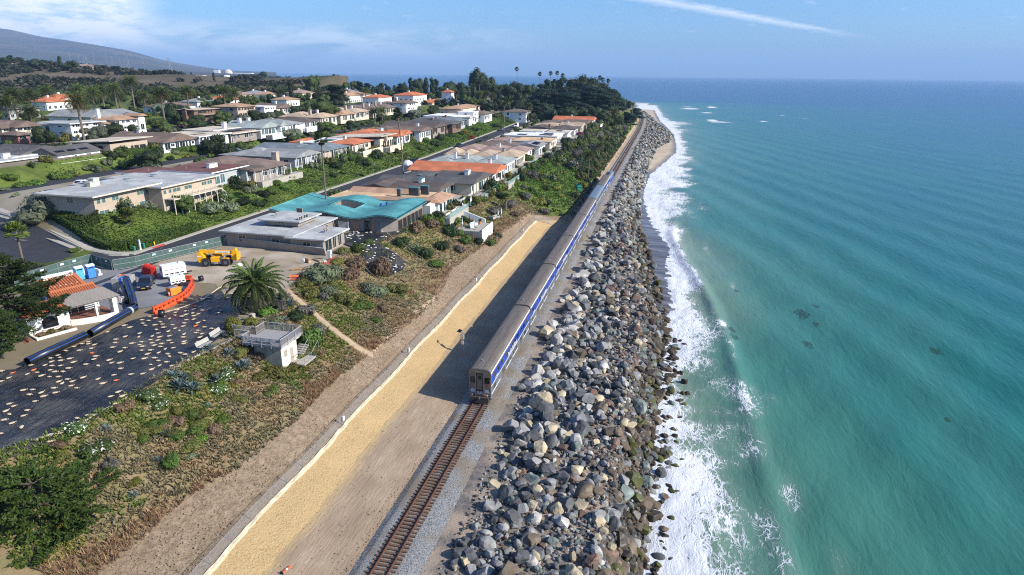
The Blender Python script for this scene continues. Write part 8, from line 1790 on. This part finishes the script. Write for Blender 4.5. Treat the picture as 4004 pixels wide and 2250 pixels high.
grove(1650, 2120, lambda x: 385, (450, 510), 18, 'dark tree at the foot of the point by the villas', ['cypress', 'round', 'cypress', 'light'], .75)
grove(2040, 2420, lambda x: np.interp(x, [2040, 2130, 2240, 2300, 2360, 2420], [385, 350, 355, 330, 345, 380]), (500, 560), 18, 'black green cypress near the end of the point', ['cypress'], .8)
grove(2260, 2450, lambda x: np.interp(x, [2260, 2300, 2380, 2450], [312, 305, 330, 385]), (580, 640), 14, 'black green cypress on the crest of the point', ['cypress', 'cypress', 'round'], .65)
grove(2380, 2490, lambda x: np.interp(x, [2380, 2490], [400, 445]), (520, 640), 8, 'cypress leaning over the railway curve', ['cypress'], .8, jit=8)
grove(1180, 1560, lambda x: 350, (470, 540), 12, 'dark tree behind the run of tan roofs', ['round', 'cypress', 'light'], .8)
grove(1900, 2300, lambda x: 400, (440, 480), 16, 'dark tree in front of the white mansion and the villas', ['cypress', 'round', 'cypress'], .8)
grove(2060, 2400, lambda x: 425, (425, 455), 10, 'low dark tree before the cypresses of the point', ['cypress', 'round', 'light'], .9)
grove(2100, 2440, lambda x: np.interp(x, [2100, 2240, 2300, 2440], [335, 345, 322, 372]), (540, 600), 18, 'black green cypress massed on the point', ['cypress', 'round', 'cypress'], .8)
grove(1560, 1700, lambda x: 330, (600, 680), 5, 'tall dark conifer in the far belt', ['tall'], .5)
gp = 'trees behind the upper houses'
grove(0, 820, lambda x: 345 + 8 * math.sin(x * .03), (400, 470), 30, 'leafy tree in the belt behind the upper houses', ['round', 'light', 'round', 'cypress', 'light'], .8, gp)
grove(0, 1000, lambda x: 372, (330, 390), 22, 'garden tree among the upper houses', ['light', 'round', 'light', 'cypress'], .8, gp)
grove(780, 1340, lambda x: 332 + 6 * math.sin(x * .04), (480, 580), 24, 'tree in the belt below the freeway', ['round', 'light', 'round', 'tall'], .75, gp)
grove(860, 1340, lambda x: 362, (400, 460), 16, 'garden tree between the red roofs', ['light', 'round', 'cypress'], .75, gp)
tree_px(1138, 335, 400, 'tall', 'dark conical conifer beside the feather palm', .5); tree_px(1215, 290, 480, 'light', 'tall open eucalyptus with pale trunk over the belt', .5); tree_px(1310, 325, 430, 'cypress', 'broad dark cypress behind the tan roofs', .9); tree_px(1265, 390, 330, 'light', 'bare branching tree before the upper terrace', 1.0); tree_px(835, 290, 700, 'tall', 'tall dark tree left of the freeway', .5); tree_px(1020, 282, 1300, 'round', 'round tree beside the freeway sign', 1.); tree_px(1278, 297, 1700, 'round', 'lone tree on the far headland', 1.2); tree_px(670, 400, 290, 'round', 'dark round tree before the brown modern house', 1.)
tree_px(1830, 360, 500, 'light', 'leafy tree beside the small white tower', .8); tree_px(2490, 420, 640, 'cypress', 'small cypress at the very end of the point', 1.)
grove(-30, 330, lambda x: 222 + x * .06 if x < 220 else 240, (720, 790), 16, 'tree on the hill brow', ['round', 'round', 'tall'], 1.1, 'trees on the hill brow', 10)
tree_px(232, 228, 740, 'tall', 'upright dark tree standing clear on the hill brow', .6); tree_px(282, 238, 740, 'round', 'round tree standing clear on the hill brow', .9)
grove(350, 1000, lambda x: 285 + (x - 350) * .02, (800, 1100), 22, 'distant tree on the flat before the mountain', ['round', 'tall'], 1.0, 'distant trees on the flat', 10)
def woods():
 R = np.random.RandomState(2); sp = []
 for _ in range(9000):
  px = R.uniform(-200, 1340); y = R.uniform(470, 800) if R.rand() < .6 else R.uniform(800, 2200)
  p = DP(px, 300, y); g = HWF(p[0], p[1]);
  if ST(p[0], p[1])[1] < 60: continue
  q = float(fbm(p[0], p[1], .01, 2, 3))
  if q < .42 and y > 560: continue
  sp.append((p[0], p[1], g + (fbm(p[0], p[1], .012, 3, 4) - .47) * 12 * np.clip((y - 520) / 100, 0, 1) * (1 if y < 900 else .4), (.035, .045, .022) if R.rand() < .6 else (.07, .06, .035), R.uniform(4, 11) * (1 if y < 900 else 1.4)))
 tufts('hillside_scrub', 'dark scrub scattered over the far slopes', sp, blades=6, hgt=(.25, .6), seed=3, wide=.22)
woods()
for i, (px, py, y, L, Wd, h, pk, wl, rf, lb) in enumerate([(180, 400, 300, 14, 10, 4, 1.8, 'white', 'orange', 'house with an orange roof between the left palms'), (560 / 2.576 + 0, 385, 330, 16, 10, 4, 1.8, 'white', 'orange', 'orange roofed house with a white chimney in the left trees'), (30, 430, 270, 14, 10, 4, 1.5, 'grey', 'slate', 'slate roofed house at the left edge behind the brick house'), (865, 392, 380, 18, 12, 4, 1.8, 'white', 'orange', 'orange roofed house above the tan loggia'), (930, 372, 430, 16, 12, 4, 1.8, 'cream', 'pink', 'pinkish roofed house below the freeway'), (1000, 368, 440, 16, 12, 4, 1.8, 'white', 'grey', 'grey roofed house below the freeway'), (1045, 372, 430, 14, 10, 4, 1.8, 'white', 'tantile', 'small red roofed house left of the conical conifer'), (1180, 365, 450, 16, 12, 4, 2, 'cream', 'pink', 'buff roofed house behind the eucalyptus'), (1370, 362, 470, 12, 10, 5, 2, 'white', 'pink', 'house with a white chimney behind the long orange roof'), (1335, 378, 460, 46, 12, 5, 1.8, 'white', 'tantile', 'long white house with an orange roof and dark windows'), (1480, 383, 450, 22, 12, 5, 1.6, 'white', 'orange', 'white arched house with an orange roof'), (1615, 375, 460, 26, 14, 7, 2, 'white', 'orange', 'white villa with an orange roof and solar panels'), (1690, 403, 440, 24, 10, 4, 1.6, 'cream', 'orange', 'low orange roofed wing below the white villa'), (1765, 362, 500, 8, 8, 9, 1.8, 'white', 'orange', 'slim white tower house with a red roof'), (1820, 402, 460, 22, 12, 4, 1.4, 'white', 'grey', 'pale blue grey house among the palms'), (1800, 428, 430, 44, 14, 4, 1.6, 'cream', 'tantile', 'long low house with red roof tiles before the palms'), (2205, 392, 470, 30, 14, 7, 2.2, 'white', 'tantile', 'white mansion with a red roof under the cypresses'), (2240, 380, 500, 10, 8, 9, 1.8, 'white', 'orange', 'red capped lantern tower of the white mansion'), (2425, 465, 420, 8, 6, 4, 1., 'white', 'greyflat', 'small white cabin over the dirt cliff'), (770, 400, 340, 20, 10, 4, 1.5, 'white', 'grey', 'white house with a balcony behind the dark round tree'), (1120, 392, 400, 14, 10, 4, 1.6, 'white', 'tantile', 'red roofed house right of the conical conifer'), (640, 420, 300, 22, 12, 3.4, 1.6, 'white', 'brown', 'low brown roofed house behind the round tree')]):
 px_house(px, py, y, L, Wd, h, pk, wl, rf, lb, st_=2 if h > 6 else 1)
# ================================================================ GREENERY OF THE STREETS
shrubs([(1105 + i * 0, 0, 0, 'green') for i in range(0)], '')
def bank(lst, where):
 for px, py, r, k, *h in lst: shrub(TS(px, py), r, k, where, *(h or [1.]))
bank([(880, 790, 3.0, 'white', 1.), (820, 830, 3.0, 'sage', 1.), (905, 820, 2.6, 'sage', .9), (780, 815, 1.8, 'green'), (950, 800, 2.2, 'dark', .9), (985, 755, 2.4, 'sage'), (1030, 770, 2.0, 'dark'), (1060, 760, 2.0, 'bright', .9), (1080, 725, 2.2, 'green'), (1010, 800, 2.2, 'dark', .8), (1110, 740, 1.8, 'bright', .8), (1130, 700, 2.2, 'olive', .9), (1050, 790, 1.6, 'green', .7), (1170, 715, 1.6, 'green', .7), (1215, 690, 1.3, 'green', .7), (1200, 655, 1.6, 'green', .8), (930, 740, 2.2, 'dark', .8), (715, 760, 1.2, 'sage', .7), (655, 790, 1.5, 'sage', .8)], 'on the bank along the near street')
bank([(1290, 640, 2.2, 'dark', 1.), (1320, 660, 2.6, 'dark', 1.1), (1355, 625, 2.8, 'green', 1.1), (1390, 620, 2.8, 'green', 1.), (1420, 645, 3.0, 'dark', .9), (1345, 680, 2.0, 'green', .8), (1305, 690, 1.9, 'dark', .9), (1480, 620, 3.4, 'dark', 1.1), (1440, 610, 2.4, 'olive', .8), (1545, 600, 2.2, 'dark'), (1590, 620, 1.4, 'sage', .7), (1255, 665, 2.0, 'bright', .6), (1380, 585, 2.0, 'dark', .8), (1420, 690, 1.6, 'bright', .7)], 'on the bank beside the thin palms')
bank([(1660, 555, 2.6, 'green', 1.), (1700, 570, 2.6, 'dark', 1.), (1720, 545, 3., 'dark', 1.), (1690, 590, 2.2, 'green', .8), (1760, 535, 3., 'dark', .8), (1800, 525, 2.6, 'dark', .7), (1840, 545, 2.4, 'crimson', .6), (1815, 520, 2.2, 'crimson', .6), (1855, 510, 2.6, 'dark', .8), (1890, 510, 2.6, 'green', .9), (1930, 495, 3., 'dark', .9), (1960, 500, 2.6, 'green', .8), (1905, 540, 1.8, 'green', .7), (1990, 480, 2.6, 'green', .8), (1640, 585, 2.2, 'green', .8), (1950, 512, 1.3, 'yellow', 1.), (1840, 535, 2.0, 'crimson', .5)], 'on the bank above the far street')
bank([(590, 620, 1.8, 'sage', 1.), (540, 640, 1.4, 'dark', .9), (500, 640, 1.2, 'yellow', .8), (470, 655, 1.4, 'white', .8), (420, 640, 1.2, 'yellow', .7), (350, 660, 2.0, 'dark', .7), (300, 690, 1.2, 'olive', .7), (250, 700, 2.6, 'bright', .7), (150, 720, 2.6, 'bright', .7), (90, 730, 2.2, 'bright', .7), (480, 615, 2.2, 'green', 1.1), (40, 700, 2.0, 'bright', 1.), (20, 745, 1.5, 'sage', .8), (60, 765, 1.2, 'sage', .8)], 'in the terraced gardens on the left')
bank([(860, 620, 2., 'dark', 1.), (880, 590, 2., 'sage', .9), (915, 555, 1.6, 'sage', .8), (945, 560, 1.4, 'dry', .8), (1120, 530, 2.8, 'dark', 1.1), (1150, 525, 2.6, 'green', 1.), (1170, 505, 2.4, 'olive', .9), (1180, 535, 2.4, 'dark', .8), (1090, 540, 2.4, 'dark', .9), (1260, 500, 2., 'dark', .7), (1320, 480, 2., 'dark', .7), (1350, 495, 2.2, 'green', .7), (1400, 470, 2.2, 'dark', .7), (1560, 460, 3., 'dark', .7), (1600, 450, 3., 'dark', .8), (1630, 470, 2.5, 'green', .7)], 'on the upper bank behind the second row')
def lots():
 R = random.Random(4); pal = [PAL[k] for k in ('green', 'dark', 'bright', 'olive', 'sage', 'dark', 'green', 'yellow')]
 base = [[leafcloud(lumps(700 + v, 6), 300, .12, c[0], c[1], 800 + v) for v in range(2)] for c in pal]; VV = []; FF = []; CC = []; k = 0
 for s0, s1, st_, ta, tb_, n in ((98, 430, 9, 84, 88, 2), (150, 420, 9, 110, 126, 3), (140, 400, 9, 134, 143, 3), (160, 360, 8, 160, 186, 4), (150, 360, 8, 190, 250, 6), (140, 430, 9, 20, 30, 3), (130, 430, 9, 58, 63.2, 1), (262, 520, 4, 7, 20, 7), (196, 262, 8, 7, 26, 2), (142, 430, 18, 30, 58, 3), (120, 400, 18, 90, 110, 2)):
  for s in np.arange(s0, s1, st_):
   for _ in range(n):
    a, b = s + R.uniform(-5, 5), R.uniform(ta, tb_)
    if ta == 7: b = f_track(a) + 7 + (f_bluff(a) - f_track(a) - 7) * R.random()
    if ta == 20: b = f_bluff(a) + R.uniform(-3, .5)
    if st_ == 18: a = s + R.uniform(-.8, .8)
    V, F, C = base[R.randrange(8)][R.randrange(2)]; r = R.uniform(1.0, 2.3); h = r * R.uniform(.7, 1.5); w_ = R.uniform(0, 6.28); c_, s_ = math.cos(w_), math.sin(w_)
    P = np.c_[(V[:, 0] * c_ - V[:, 1] * s_) * r, (V[:, 0] * s_ + V[:, 1] * c_) * r, V[:, 2] * h] + np.array(W(a, b, surf(a, b) - .1 * r))
    VV.append(P); FF.append(F + k); CC.append(C * R.uniform(.75, 1.25)); k += len(P)
 o = obj('garden_shrubbery', quadmesh('garden_shrubbery', np.concatenate(VV), np.concatenate(FF), np.concatenate(CC))); tag(o, 'mixed shrubbery filling the gardens between the houses', 'shrubbery', kind='stuff')
lots()
R_ = random.Random(12)
for s0, s1, n, ta, tb_, wh in ((165, 350, 16, 165, 176, 'leafy garden tree in front of the upper houses'), (150, 400, 12, 111, 125, 'leafy garden tree behind the second row roofs'), (180, 330, 10, 205, 240, 'leafy garden tree behind the white upper houses'), (150, 420, 8, 129, 134, 'leafy tree beside the middle street')):
 for i in range(n):
  a = s0 + (s1 - s0) * (i + R_.random()) / n; b = R_.uniform(ta, tb_); tree(W(a, b, HT(a, b) - .2), R_.uniform(4, 7), R_.choice(['light', 'round', 'light', 'olivetree']), wh, R_.uniform(.8, 1.1), wh.replace('tree', 'trees'))
shrubs([(1748, 905, 1.3, 'dark', .9), (1790, 912, 1.3, 'green', .9), (1835, 905, 1.2, 'bright', .9), (1690, 880, 1.4, 'dark', .9), (1865, 895, 1.2, 'green')], 'hiding the foot of the white terrace wall')
for i, (a, b) in enumerate(((142.4, 26.5), (142.2, 24.2), (142.4, 21.8), (143.0, 19.2), (145.5, 17.4), (148.5, 17.2), (151.5, 17.6))): shrub(W(a, b, surf(a, b)), 1.7, ('dark', 'green', 'dry')[i % 3], 'hiding the foot of the white terrace wall', 1.1)
hm = {}
def hedge(label, pts, w_, h, zf):
 """clipped hedge: leafy box following points (s, t)"""
 VV = []; R = np.random.RandomState(len(label)); n = 0; V = []; F = []; C = []
 for (a, b) in zip(pts[:-1], pts[1:]):
  L = math.dist(a, b); m = int(L * (w_ + 2 * h) * 60)
  u = R.uniform(0, 1, m); f = R.randint(0, 3, m); v = R.uniform(-1, 1, m); z = R.uniform(0, 1, m)
  d = np.array([b[0] - a[0], b[1] - a[1]]) / L; q = np.array([-d[1], d[0]])
  for i in range(m):
   off = v[i] * w_ / 2 if f[i] == 2 else (w_ / 2 if f[i] else -w_ / 2); zz = h if f[i] == 2 else z[i] * h
   s, t = a[0] + (b[0] - a[0]) * u[i] + q[0] * off, a[1] + (b[1] - a[1]) * u[i] + q[1] * off
   p = np.array(W(s, t, zf(s, t) + zz)) + R.normal(size=3) * .05; e = R.normal(size=(2, 3)) * .1
   k = len(V); V += [p - e[0], p + e[1], p + e[0], p - e[1]]; F.append((k, k + 1, k + 2, k + 3)); c = np.array((.05, .085, .014)) * R.uniform(.7, 1.5); C += [c] * 4
  k = len(V)
  for (s, t) in (a, b):
   for o2, z2 in ((-1, 0), (-1, .96), (1, .96), (1, 0)): V.append(W(s + q[0] * o2 * w_ * .48, t + q[1] * o2 * w_ * .48, zf(s, t) - .4 + (h + .38) * z2))
  C += [(.05, .08, .014)] * 8
  F += [(k + i, k + (i + 1) % 4, k + 4 + (i + 1) % 4, k + 4 + i) for i in range(4)] + [(k, k + 1, k + 2, k + 3), (k + 7, k + 6, k + 5, k + 4)]
 o = obj('hedge', npmesh('hedge', np.array(V), np.array(F), LEAF, col=np.array(C))); return tag(o, label, 'hedge')
hedge('clipped green hedge turning the street corner below the tan house', [(117, 74.6), (104, 75.0), (99.4, 76.2), (98.4, 78.6), (99.8, 84), (103.4, 94), (107, 103)], 1.6, 1.5, lambda s, t: HT(s, t) - .1)
hedge('second clipped hedge on the lawn in front of the tan house', [(104.3, 86.6), (102.6, 88), (103.6, 95), (106, 101)], 1.4, 1.3, lambda s, t: HT(s, t) + .1)
hedge('long clipped hedge below the tan timber house', [(166, 141.6), (200, 138.2)], 1.2, 1.3, lambda s, t: HT(s, t))
hedge('clipped hedge below the white flat roofed house on the upper bank', [(203, 136.8), (222, 136.8)], 1.2, 1.4, lambda s, t: HT(s, t))
hedge('clipped strip hedge running down the bluff beside the white terrace', [(153, 31), (151, 24.5), (154, 18.5)], .9, 1.0, lambda s, t: surf(s, t))
tree(W(107.5, 102.5, 15.4), 9., 'olivetree', 'big round grey green tree at the corner of the tan house', 1.05)
tree(W(121.5, 81.0, 17.5), 4.2, 'light', 'dark green bushy tree at the middle of the tan house front', .9)
lean_rz[0] = RZ
palm(W(106.8, 82.6, 17.2), 3, FANN, 'bushy fan palm against the tan house wall', .3, .25, 0., 1.25)
def lamp(px, py, lb):
 p = TS(px, py); r = thing('street_lamp', lb, 'street lamp', p); MB().tube([(0, 0, 0), (0, 0, 3.6)], .07, 8).build('pole', M_BLACK, r); MB().tube([(0, 0, 0), (0, 0, .5)], .13, 8).build('base', M_BLACK, r); l_ = MB().tube([(0, 0, 3.6), (0, 0, 4.0), (0, 0, 4.15)], [.12, .2, .05], 8).build('lantern', M_SILV, r)
lamp(1014, 832, 'black lamp post on the bank, nearest of the street lamps'); lamp(1467, 690, 'black lamp post by the round fan palm'); lamp(1592, 632, 'black lamp post left of the covered car'); lamp(1872, 545, 'black lamp post below the crimson flowers')
s, t = 97.6, 74.4
r = thing('street_sign', 'white street name post beside the hedge corner', 'sign', W(99.8, 73.75, 15.1), RZ); MB().box(-.12, .12, -.12, .12, 0, 2.1).build('post', M_WHITE, r); MB().box(-.13, -.121, -.1, .1, 1.3, 1.75).build('plate', M_PAPERB, r)
r = thing('fire_hydrant', 'yellow fire hydrant above the red kerb', 'hydrant', W(103.6, 74.0, 15.2), RZ); MB().tube([(0, 0, 0), (0, 0, .6), (0, 0, .72)], [.13, .13, .05], 10).build('barrel', M_SIGNY, r)
for y in (-.16, .16): MB().tube([(0, 0, .45), (0, y, .45)], .06, 8).build('outlet', M_SIGNY, r)
for s, t, lb in ((98.9, 74.3, 'green utility pedestal left of the white street post'), (101.2, 74.3, 'green utility pedestal right of the white street post')):
 r = thing('utility_pedestal', lb, 'utility box', W(s, t, 15.15), RZ); MB().bbox(-.2, .2, -.2, .2, 0, .9, .04).build('cabinet', mat('utility green', (.03, .16, .10), .6), r); MB().box(-.22, .22, -.22, .22, .9, .96).build('lid', M_TEALT, r)
def street_car(px, py, z, c, lb, kind='suv', flip=0): p = G(px, py, z); return car(lb, c, p, RZ + flip, kind, 'car', None)
up = lambda s: 15.06 + z_up(s)
cc = car('car under a silver grey cover parked on the street', (.55, .56, .58), W(226.5, 71.2, up(226)), RZ, 'suv')
for o in list(cc.children):
 if o.name.split('.')[0] in ('headlight', 'tail_light', 'number_plate', 'grille', 'wheel'):
  for ch in list(o.children): bpy.data.objects.remove(ch)
  bpy.data.objects.remove(o)
M_COVER = mat('car cover', (.60, .61, .63), .4, (.48, .49, .52), 1.5, 6, .8, 2., .4, dist=.2)
b = MB(); prc = [(-2.45, .05), (-2.42, .9), (-1.9, 1.25), (-1.4, 1.78), (.3, 1.78), (1.1, 1.25), (2.2, 1.1), (2.42, .8), (2.45, .05)]
for yy, k in ((-1.0, .0), (-.95, .75), (-.6, 1.), (.6, 1.), (.95, .75), (1.0, 0.)):
 for x, z in prc: b.v.append((x, yy, .05 + (z - .05) * (k if k else .02) + rnd.uniform(0, .04)))
n = len(prc)
for j in range(5):
 for i in range(n - 1): b.f.append((j * n + i, j * n + i + 1, (j + 1) * n + i + 1, (j + 1) * n + i))
for o in list(cc.children):
 for ch in list(o.children): bpy.data.objects.remove(ch)
 bpy.data.objects.remove(o)
b.build('cover', M_COVER, cc, True); MB().tube([(-2.4, -1.0, .1), (2.4, -1.0, .1)], .03, 5).build('hem', M_COVER, cc)
car('dark blue car parked just beyond the covered car', (.015, .02, .05), W(233, 71.2, up(233)), RZ + PI, 'sedan')
car('black car parked alone halfway along the far street', (.02, .022, .028), W(287, 71.0, up(287)), RZ + PI, 'suv')
car('grey car parked near the street end', (.10, .12, .14), W(366, 70.8, up(366)), RZ + PI, 'sedan')
car('white van parked at the end of the street', (.75, .75, .75), W(386, 66.5, up(386)), RZ + PI, 'van', 'van')
car('dark car parked past the white van', (.03, .035, .045), W(402, 63.5, up(402)), RZ + 1.2, 'sedan')
car('dark car at the left frame edge by the terraced gardens', (.02, .025, .04), W(117.5, 113, HT(117.5, 113) + .15), RZ + 1.3, 'suv')
car('white car on the drive behind the tan house', (.7, .7, .7), W(131, 118, HT(131, 118) + .1), RZ + .2, 'suv')
car('pale car before the brown modern house', (.35, .42, .40), W(247, 176, HT(247, 176) + .1), RZ + .4, 'suv')
car('black car left of the pale one by the brown modern house', (.02, .02, .025), W(243, 181, HT(243, 181) + .1), RZ + .4, 'sedan')
M_UMB = mat('closed parasol', (.62, .64, .66), .8); M_UMBR = mat('red parasol', (.35, .02, .03), .8); M_POT = mat('clay pot', (.55, .22, .08), .8)
tz = 12.2
r = thing('garden_terrace', 'white walled terrace with a paved floor below the tan tiled house', 'terrace', W(143.5, 25.0, tz), RZ)
MB().box(0, 9.5, -6.2, 3.2, -4, 0).build('paving', M_CONC, r); MB().box(0, 9.5, 3.2, 3.5, -3, 3.2).build('back_wall', WM['white'], r); MB().add([(9.5, -4.5, 0), (9.8, -4.5, 0), (9.8, 3.2, 0), (9.5, 3.2, 0), (9.5, -4.5, .9), (9.8, -4.5, .9), (9.8, 3.2, 3.4), (9.5, 3.2, 3.4)], [(4, 5, 6, 7), (0, 1, 5, 4), (1, 2, 6, 5), (3, 0, 4, 7), (2, 3, 7, 6)]).build('side_wall', WM['white'], r); MB().box(0, 9.5, -6.4, -6.21, -4, .4).build('front_wall', WM['white'], r)
for x in (1.2, 3.4, 5.6): MB().box(x, x + 1.4, 3.14, 3.199, .2, 2.4).build('window', M_PANE, r)
def parasol(s, t, z, m, lb):
 r = thing('parasol', lb, 'parasol', W(s, t, z)); MB().tube([(0, 0, 0), (0, 0, 2.5)], .03, 6).build('pole', M_WHITE, r); MB().tube([(0, 0, .9), (0, 0, 1.5), (0, 0, 2.4)], [.18, .13, .03], 8).build('canopy', m, r); MB().tube([(0, 0, 0), (0, 0, .1)], .3, 10).build('base', M_GALV, r)
parasol(146.5, 24.5, tz, M_UMB, 'closed grey parasol by the terrace columns'); parasol(145.2, 21, tz, M_UMB, 'closed grey parasol at the terrace front edge'); parasol(151, 24, tz, M_UMBR, 'closed dark red parasol on the terrace'); parasol(161.5, 27, 14.6, M_WHITE, 'closed white parasol beside the white table group'); parasol(163.5, 27.4, 14.6, M_WHITE, 'closed white parasol right of its twin on the upper patio'); parasol(162, 19.6, 11.6, M_WHITE, 'closed white parasol by the outdoor lounge, left'); parasol(163.3, 19.0, 11.6, M_WHITE, 'closed white parasol by the outdoor lounge, right')
def lounge(s, t, z, rz, lb, m=M_WHITE):
 r = thing('sofa', lb, 'sofa', W(s, t, z), RZ + rz); MB().bbox(-1, 1, -.45, .45, .1, .45, .08).build('seat', m, r); MB().bbox(-1, 1, .3, .5, .45, .85, .06).build('backrest', m, r)
 for x in (-1, .8): MB().bbox(x, x + .2, -.45, .29, .45, .65, .05).build('armrest', m, r)
lounge(146.8, 22.2, tz, .4, 'white sofa on the terrace, nearer the columns'); lounge(149.2, 22.4, tz, -.3, 'white sofa on the terrace, nearer the red parasol'); lounge(161, 21.2, 11.4, 1.2, 'pale sofa of the outdoor lounge, upper', M_BEN); lounge(162.5, 20.2, 11.4, -.4, 'pale sofa of the outdoor lounge, lower', M_BEN); lounge(160.5, 28.4, 14.6, .2, 'white sofa on the upper patio beside the brown house')
for s, t, lb in ((150.3, 26.3, 'clay pot with a thin tree against the terrace wall'), (151.2, 21.4, 'clay pot with a shrub at the terrace corner')):
 r = thing('plant_pot', lb, 'plant pot', W(s, t, tz)); MB().tube([(0, 0, 0), (0, 0, .7)], [.3, .42], 10).build('pot', M_POT, r); obj('plant', shrubmesh('olive', 1), r, (0, 0, .6), 0, (.5, .5, .9))
r = thing('garden_shed', 'small green shed by the fence below the lawn', 'shed', TS(2262, 745), RZ + .5); MB().box(-1.1, 1.1, -.9, .9, 0, 1.5).build('wall', mat('shed green', (.02, .20, .15), .7), r); roofmesh('gable', -1.1, 1.1, -.9, .9, 1.504, .7, .2).build('roof', mat('shed roof green', (.02, .25, .19), .7), r)
fp2 = [W(s, f_track(s) + 5.6 + .3 * math.sin(s * .2), HT(s, f_track(s) + 5.7)) for s in np.arange(189, 262, 2.6)]
linefence('wooden_fence', 'weathered post and wire fence along the foot of the bluff beside the train shadow', fp2, 1.3, mat('fence timber', (.34, .24, .15), .9), mat('wire net', (.3, .24, .17), .8, trans=.35), r=.06)
for lst, lb in ((((1350, 1010), (1420, 1060), (1475, 1110)), 'rope fence left of the small sheet'), (((1520, 940), (1590, 985), (1650, 1030), (1690, 1065)), 'rope fence above the steps on the bluff')):
 pts = [TS(*p) for p in lst]; r = thing('rope_fence', lb + ' on thin posts', 'fence', pts[0]); o0 = Vector(pts[0])
 for p in pts: MB().tube([(0, 0, -.2), (0, 0, 1.4)], .05, 6).build('post', M_TRUNK, r, loc=Vector(p) - o0)
 for a, b2 in zip(pts[:-1], pts[1:]): MB().tube([Vector(a) - o0 + Vector((0, 0, 1.3)), (Vector(a) + Vector(b2)) / 2 - o0 + Vector((0, 0, 1.1)), Vector(b2) - o0 + Vector((0, 0, 1.3))], .025, 5).build('rope', M_BAG, r)
r = thing('flag_pole', 'flag pole with a red and blue flag before the brown hipped house', 'flag', TS(1068, 672)); MB().tube([(0, 0, 0), (0, 0, 5.5)], .04, 6).build('pole', M_WHITE, r); MB().add([(0, 0, 3.2), (.35, .1, 3.0), (.4, .1, 4.6), (0, 0, 4.9)], [(0, 1, 2, 3)]).build('flag', M_RED, r); MB().add([(0, .01, 4.3), (.2, .07, 4.2), (.22, .07, 4.75), (0, .01, 4.9)], [(0, 1, 2, 3)]).build('canton', M_BLUE, r)
# ================================================================ AIR
def haze():
 m = bpy.data.materials.new('haze'); m.use_nodes = True; t = m.node_tree
 t.nodes.remove(t.nodes['Principled BSDF'])
 v = nd(t, 'ShaderNodeVolumePrincipled'); v.inputs['Color'].default_value = HAZE_C; v.inputs['Density'].default_value = HAZE_D; v.inputs['Anisotropy'].default_value = .0
 lk(t, v.outputs[0], t.nodes['Material Output'].inputs['Volume'])
 o = MB().box(-31500, 31500, -31500, 31500, -6, 700).build('haze', m); tag(o, 'pale blue sea air thickening towards the horizon', 'haze', kind='stuff')
HAZE_C = (.42, .66, 1., 1); HAZE_D = 7.5e-5
haze()
